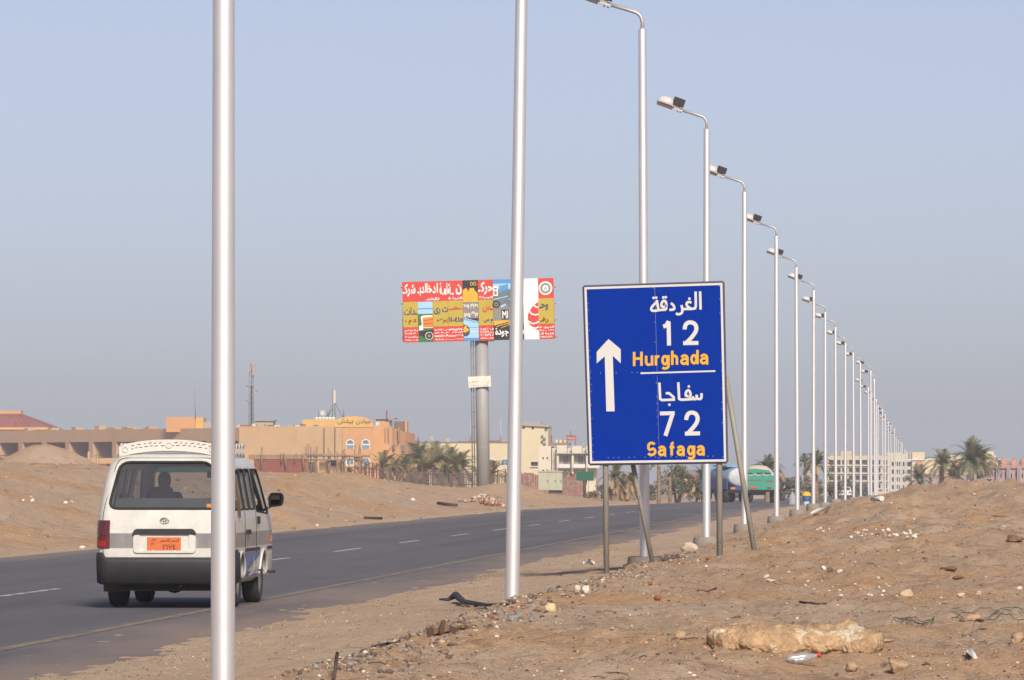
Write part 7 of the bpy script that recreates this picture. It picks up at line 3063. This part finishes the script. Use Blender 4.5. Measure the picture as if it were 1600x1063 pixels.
def f_ridge():
    y = 36 + 55 * rng.random() ** 1.4
    x = -4.05 + .22 * float(fbm(0.0, y * 0.25, 51, 3)) + rng.gauss(0, .26)
    s = .010 + .034 * rng.random() ** 2.6
    return x, y, s, rng.choices(range(6), (4, 8, 3, .7, 5, .5))[0]


def f_should():
    y = near_y() + 4
    x = rng.uniform(-8.3, -4.6)
    if rng.random() < .5:
        x = -6.6 + rng.gauss(0, .5)
    s = .004 + .014 * rng.random() ** 3
    return x, y, s, rng.choices(range(6), (4, 4, 4, 2, 4, .3))[0]


def f_left():
    y = rng.uniform(105, 300)
    x = rng.uniform(-18.6, -18.6 - y * .12)
    s = .02 + .10 * rng.random() ** 5
    return x, y, s, rng.choices(range(6), (6, 2, 6, 2, 2, .5))[0]


def f_dune():
    y = rng.uniform(70, 185)
    x = rng.uniform(-4, y * .035 + 1)
    s = .010 + .045 * rng.random() ** 5
    return x, y, s, rng.choices(range(6), (6, 2, 4, 2.5, 2.5, .7))[0]


scatter('verge_pebbles', 42000, f_verge, PEB, 'brown and grey pebbles strewn over the sandy verge', 'pebbles')
scatter('ridge_gravel', 5200, f_ridge, PEB, 'grey gravel heaped along the low ridge by the lamp posts', 'gravel')
scatter('shoulder_grit', 7000, f_should, PEB, 'fine dark grit along the sandy road shoulder', 'grit')
scatter('bank_stones', 2200, f_left, PEB, 'loose stones over the far sand bank', 'stones')
scatter('dune_stones', 5000, f_dune, PEB, 'loose stones and clods over the rising dune', 'stones')
# brick rubble below the billboard
mb = MB()
rng = random.Random(21)
g0 = G(760, 786)
RUBM = [LIME, BRICKS, CLOD, GREYST]
for k in range(150):
    t = rng.gauss(0, 1)
    px = 757 + 17 * t
    py = 787 - max(0, 14 - abs(t) * 8) * rng.random()
    g_ = G(px, 788 + (px - 757) * .12)
    s = rng.uniform(.08, .2)
    zz = gz(g_.x, g_.y) + (788 - py) * g_.y / F
    vs_, fs = SMALL[rng.randrange(8)]
    mb.add([(g_.x + p_[0] * s, g_.y + p_[1] * s + rng.uniform(-.02, .02), zz + p_[2] * s) for p_ in vs_], fs, rng.choices(range(4), (2.4, 2, 3, 1.2))[0])
tag(mb.build('rubble_heap', RUBM), 'heap of broken brick and stone rubble below the billboard column', 'rubble', kind='stuff')
# dry twigs and straw on the verge
mb = MB()
rng = random.Random(33)
for k in range(420):
    y = 36 + 70 * rng.random() ** 1.6
    x = rng.uniform(-4.7, y * .05 + 1) if rng.random() < .7 else -4.3 + rng.gauss(0, .3)
    a = rng.uniform(0, pi)
    L_ = rng.uniform(.04, .22)
    z = gz(x, y)
    mb.tube([(x, y, z + .008), (x + cos(a) * L_ * .5, y + sin(a) * L_ * .5, z + .02), (x + cos(a + .3) * L_, y + sin(a + .3) * L_, z + .012)], rng.uniform(.002, .006), 3, rng.randrange(2), caps=False)
tag(mb.build('dry_twigs', [WOOD, TIMB]), 'dry twigs and straw scattered over the verge', 'twigs', kind='stuff')

# ================================================================== HAZE
hz = MB()
hz.box(-5600, 5600, -400, 4600, -9, 36)
hm = bpy.data.materials.new('haze')
hm.use_nodes = True
hm.node_tree.nodes.remove(hm.node_tree.nodes['Principled BSDF'])
pv = hm.node_tree.nodes.new('ShaderNodeVolumePrincipled')
pv.inputs['Color'].default_value = (0.80, 0.85, 0.95, 1)
pv.inputs['Density'].default_value = 0.00030
pv.inputs['Anisotropy'].default_value = 0.0
hm.node_tree.links.new(pv.outputs[0], hm.node_tree.nodes['Material Output'].inputs['Volume'])
tag(hz.build('haze', hm), kind='stuff')
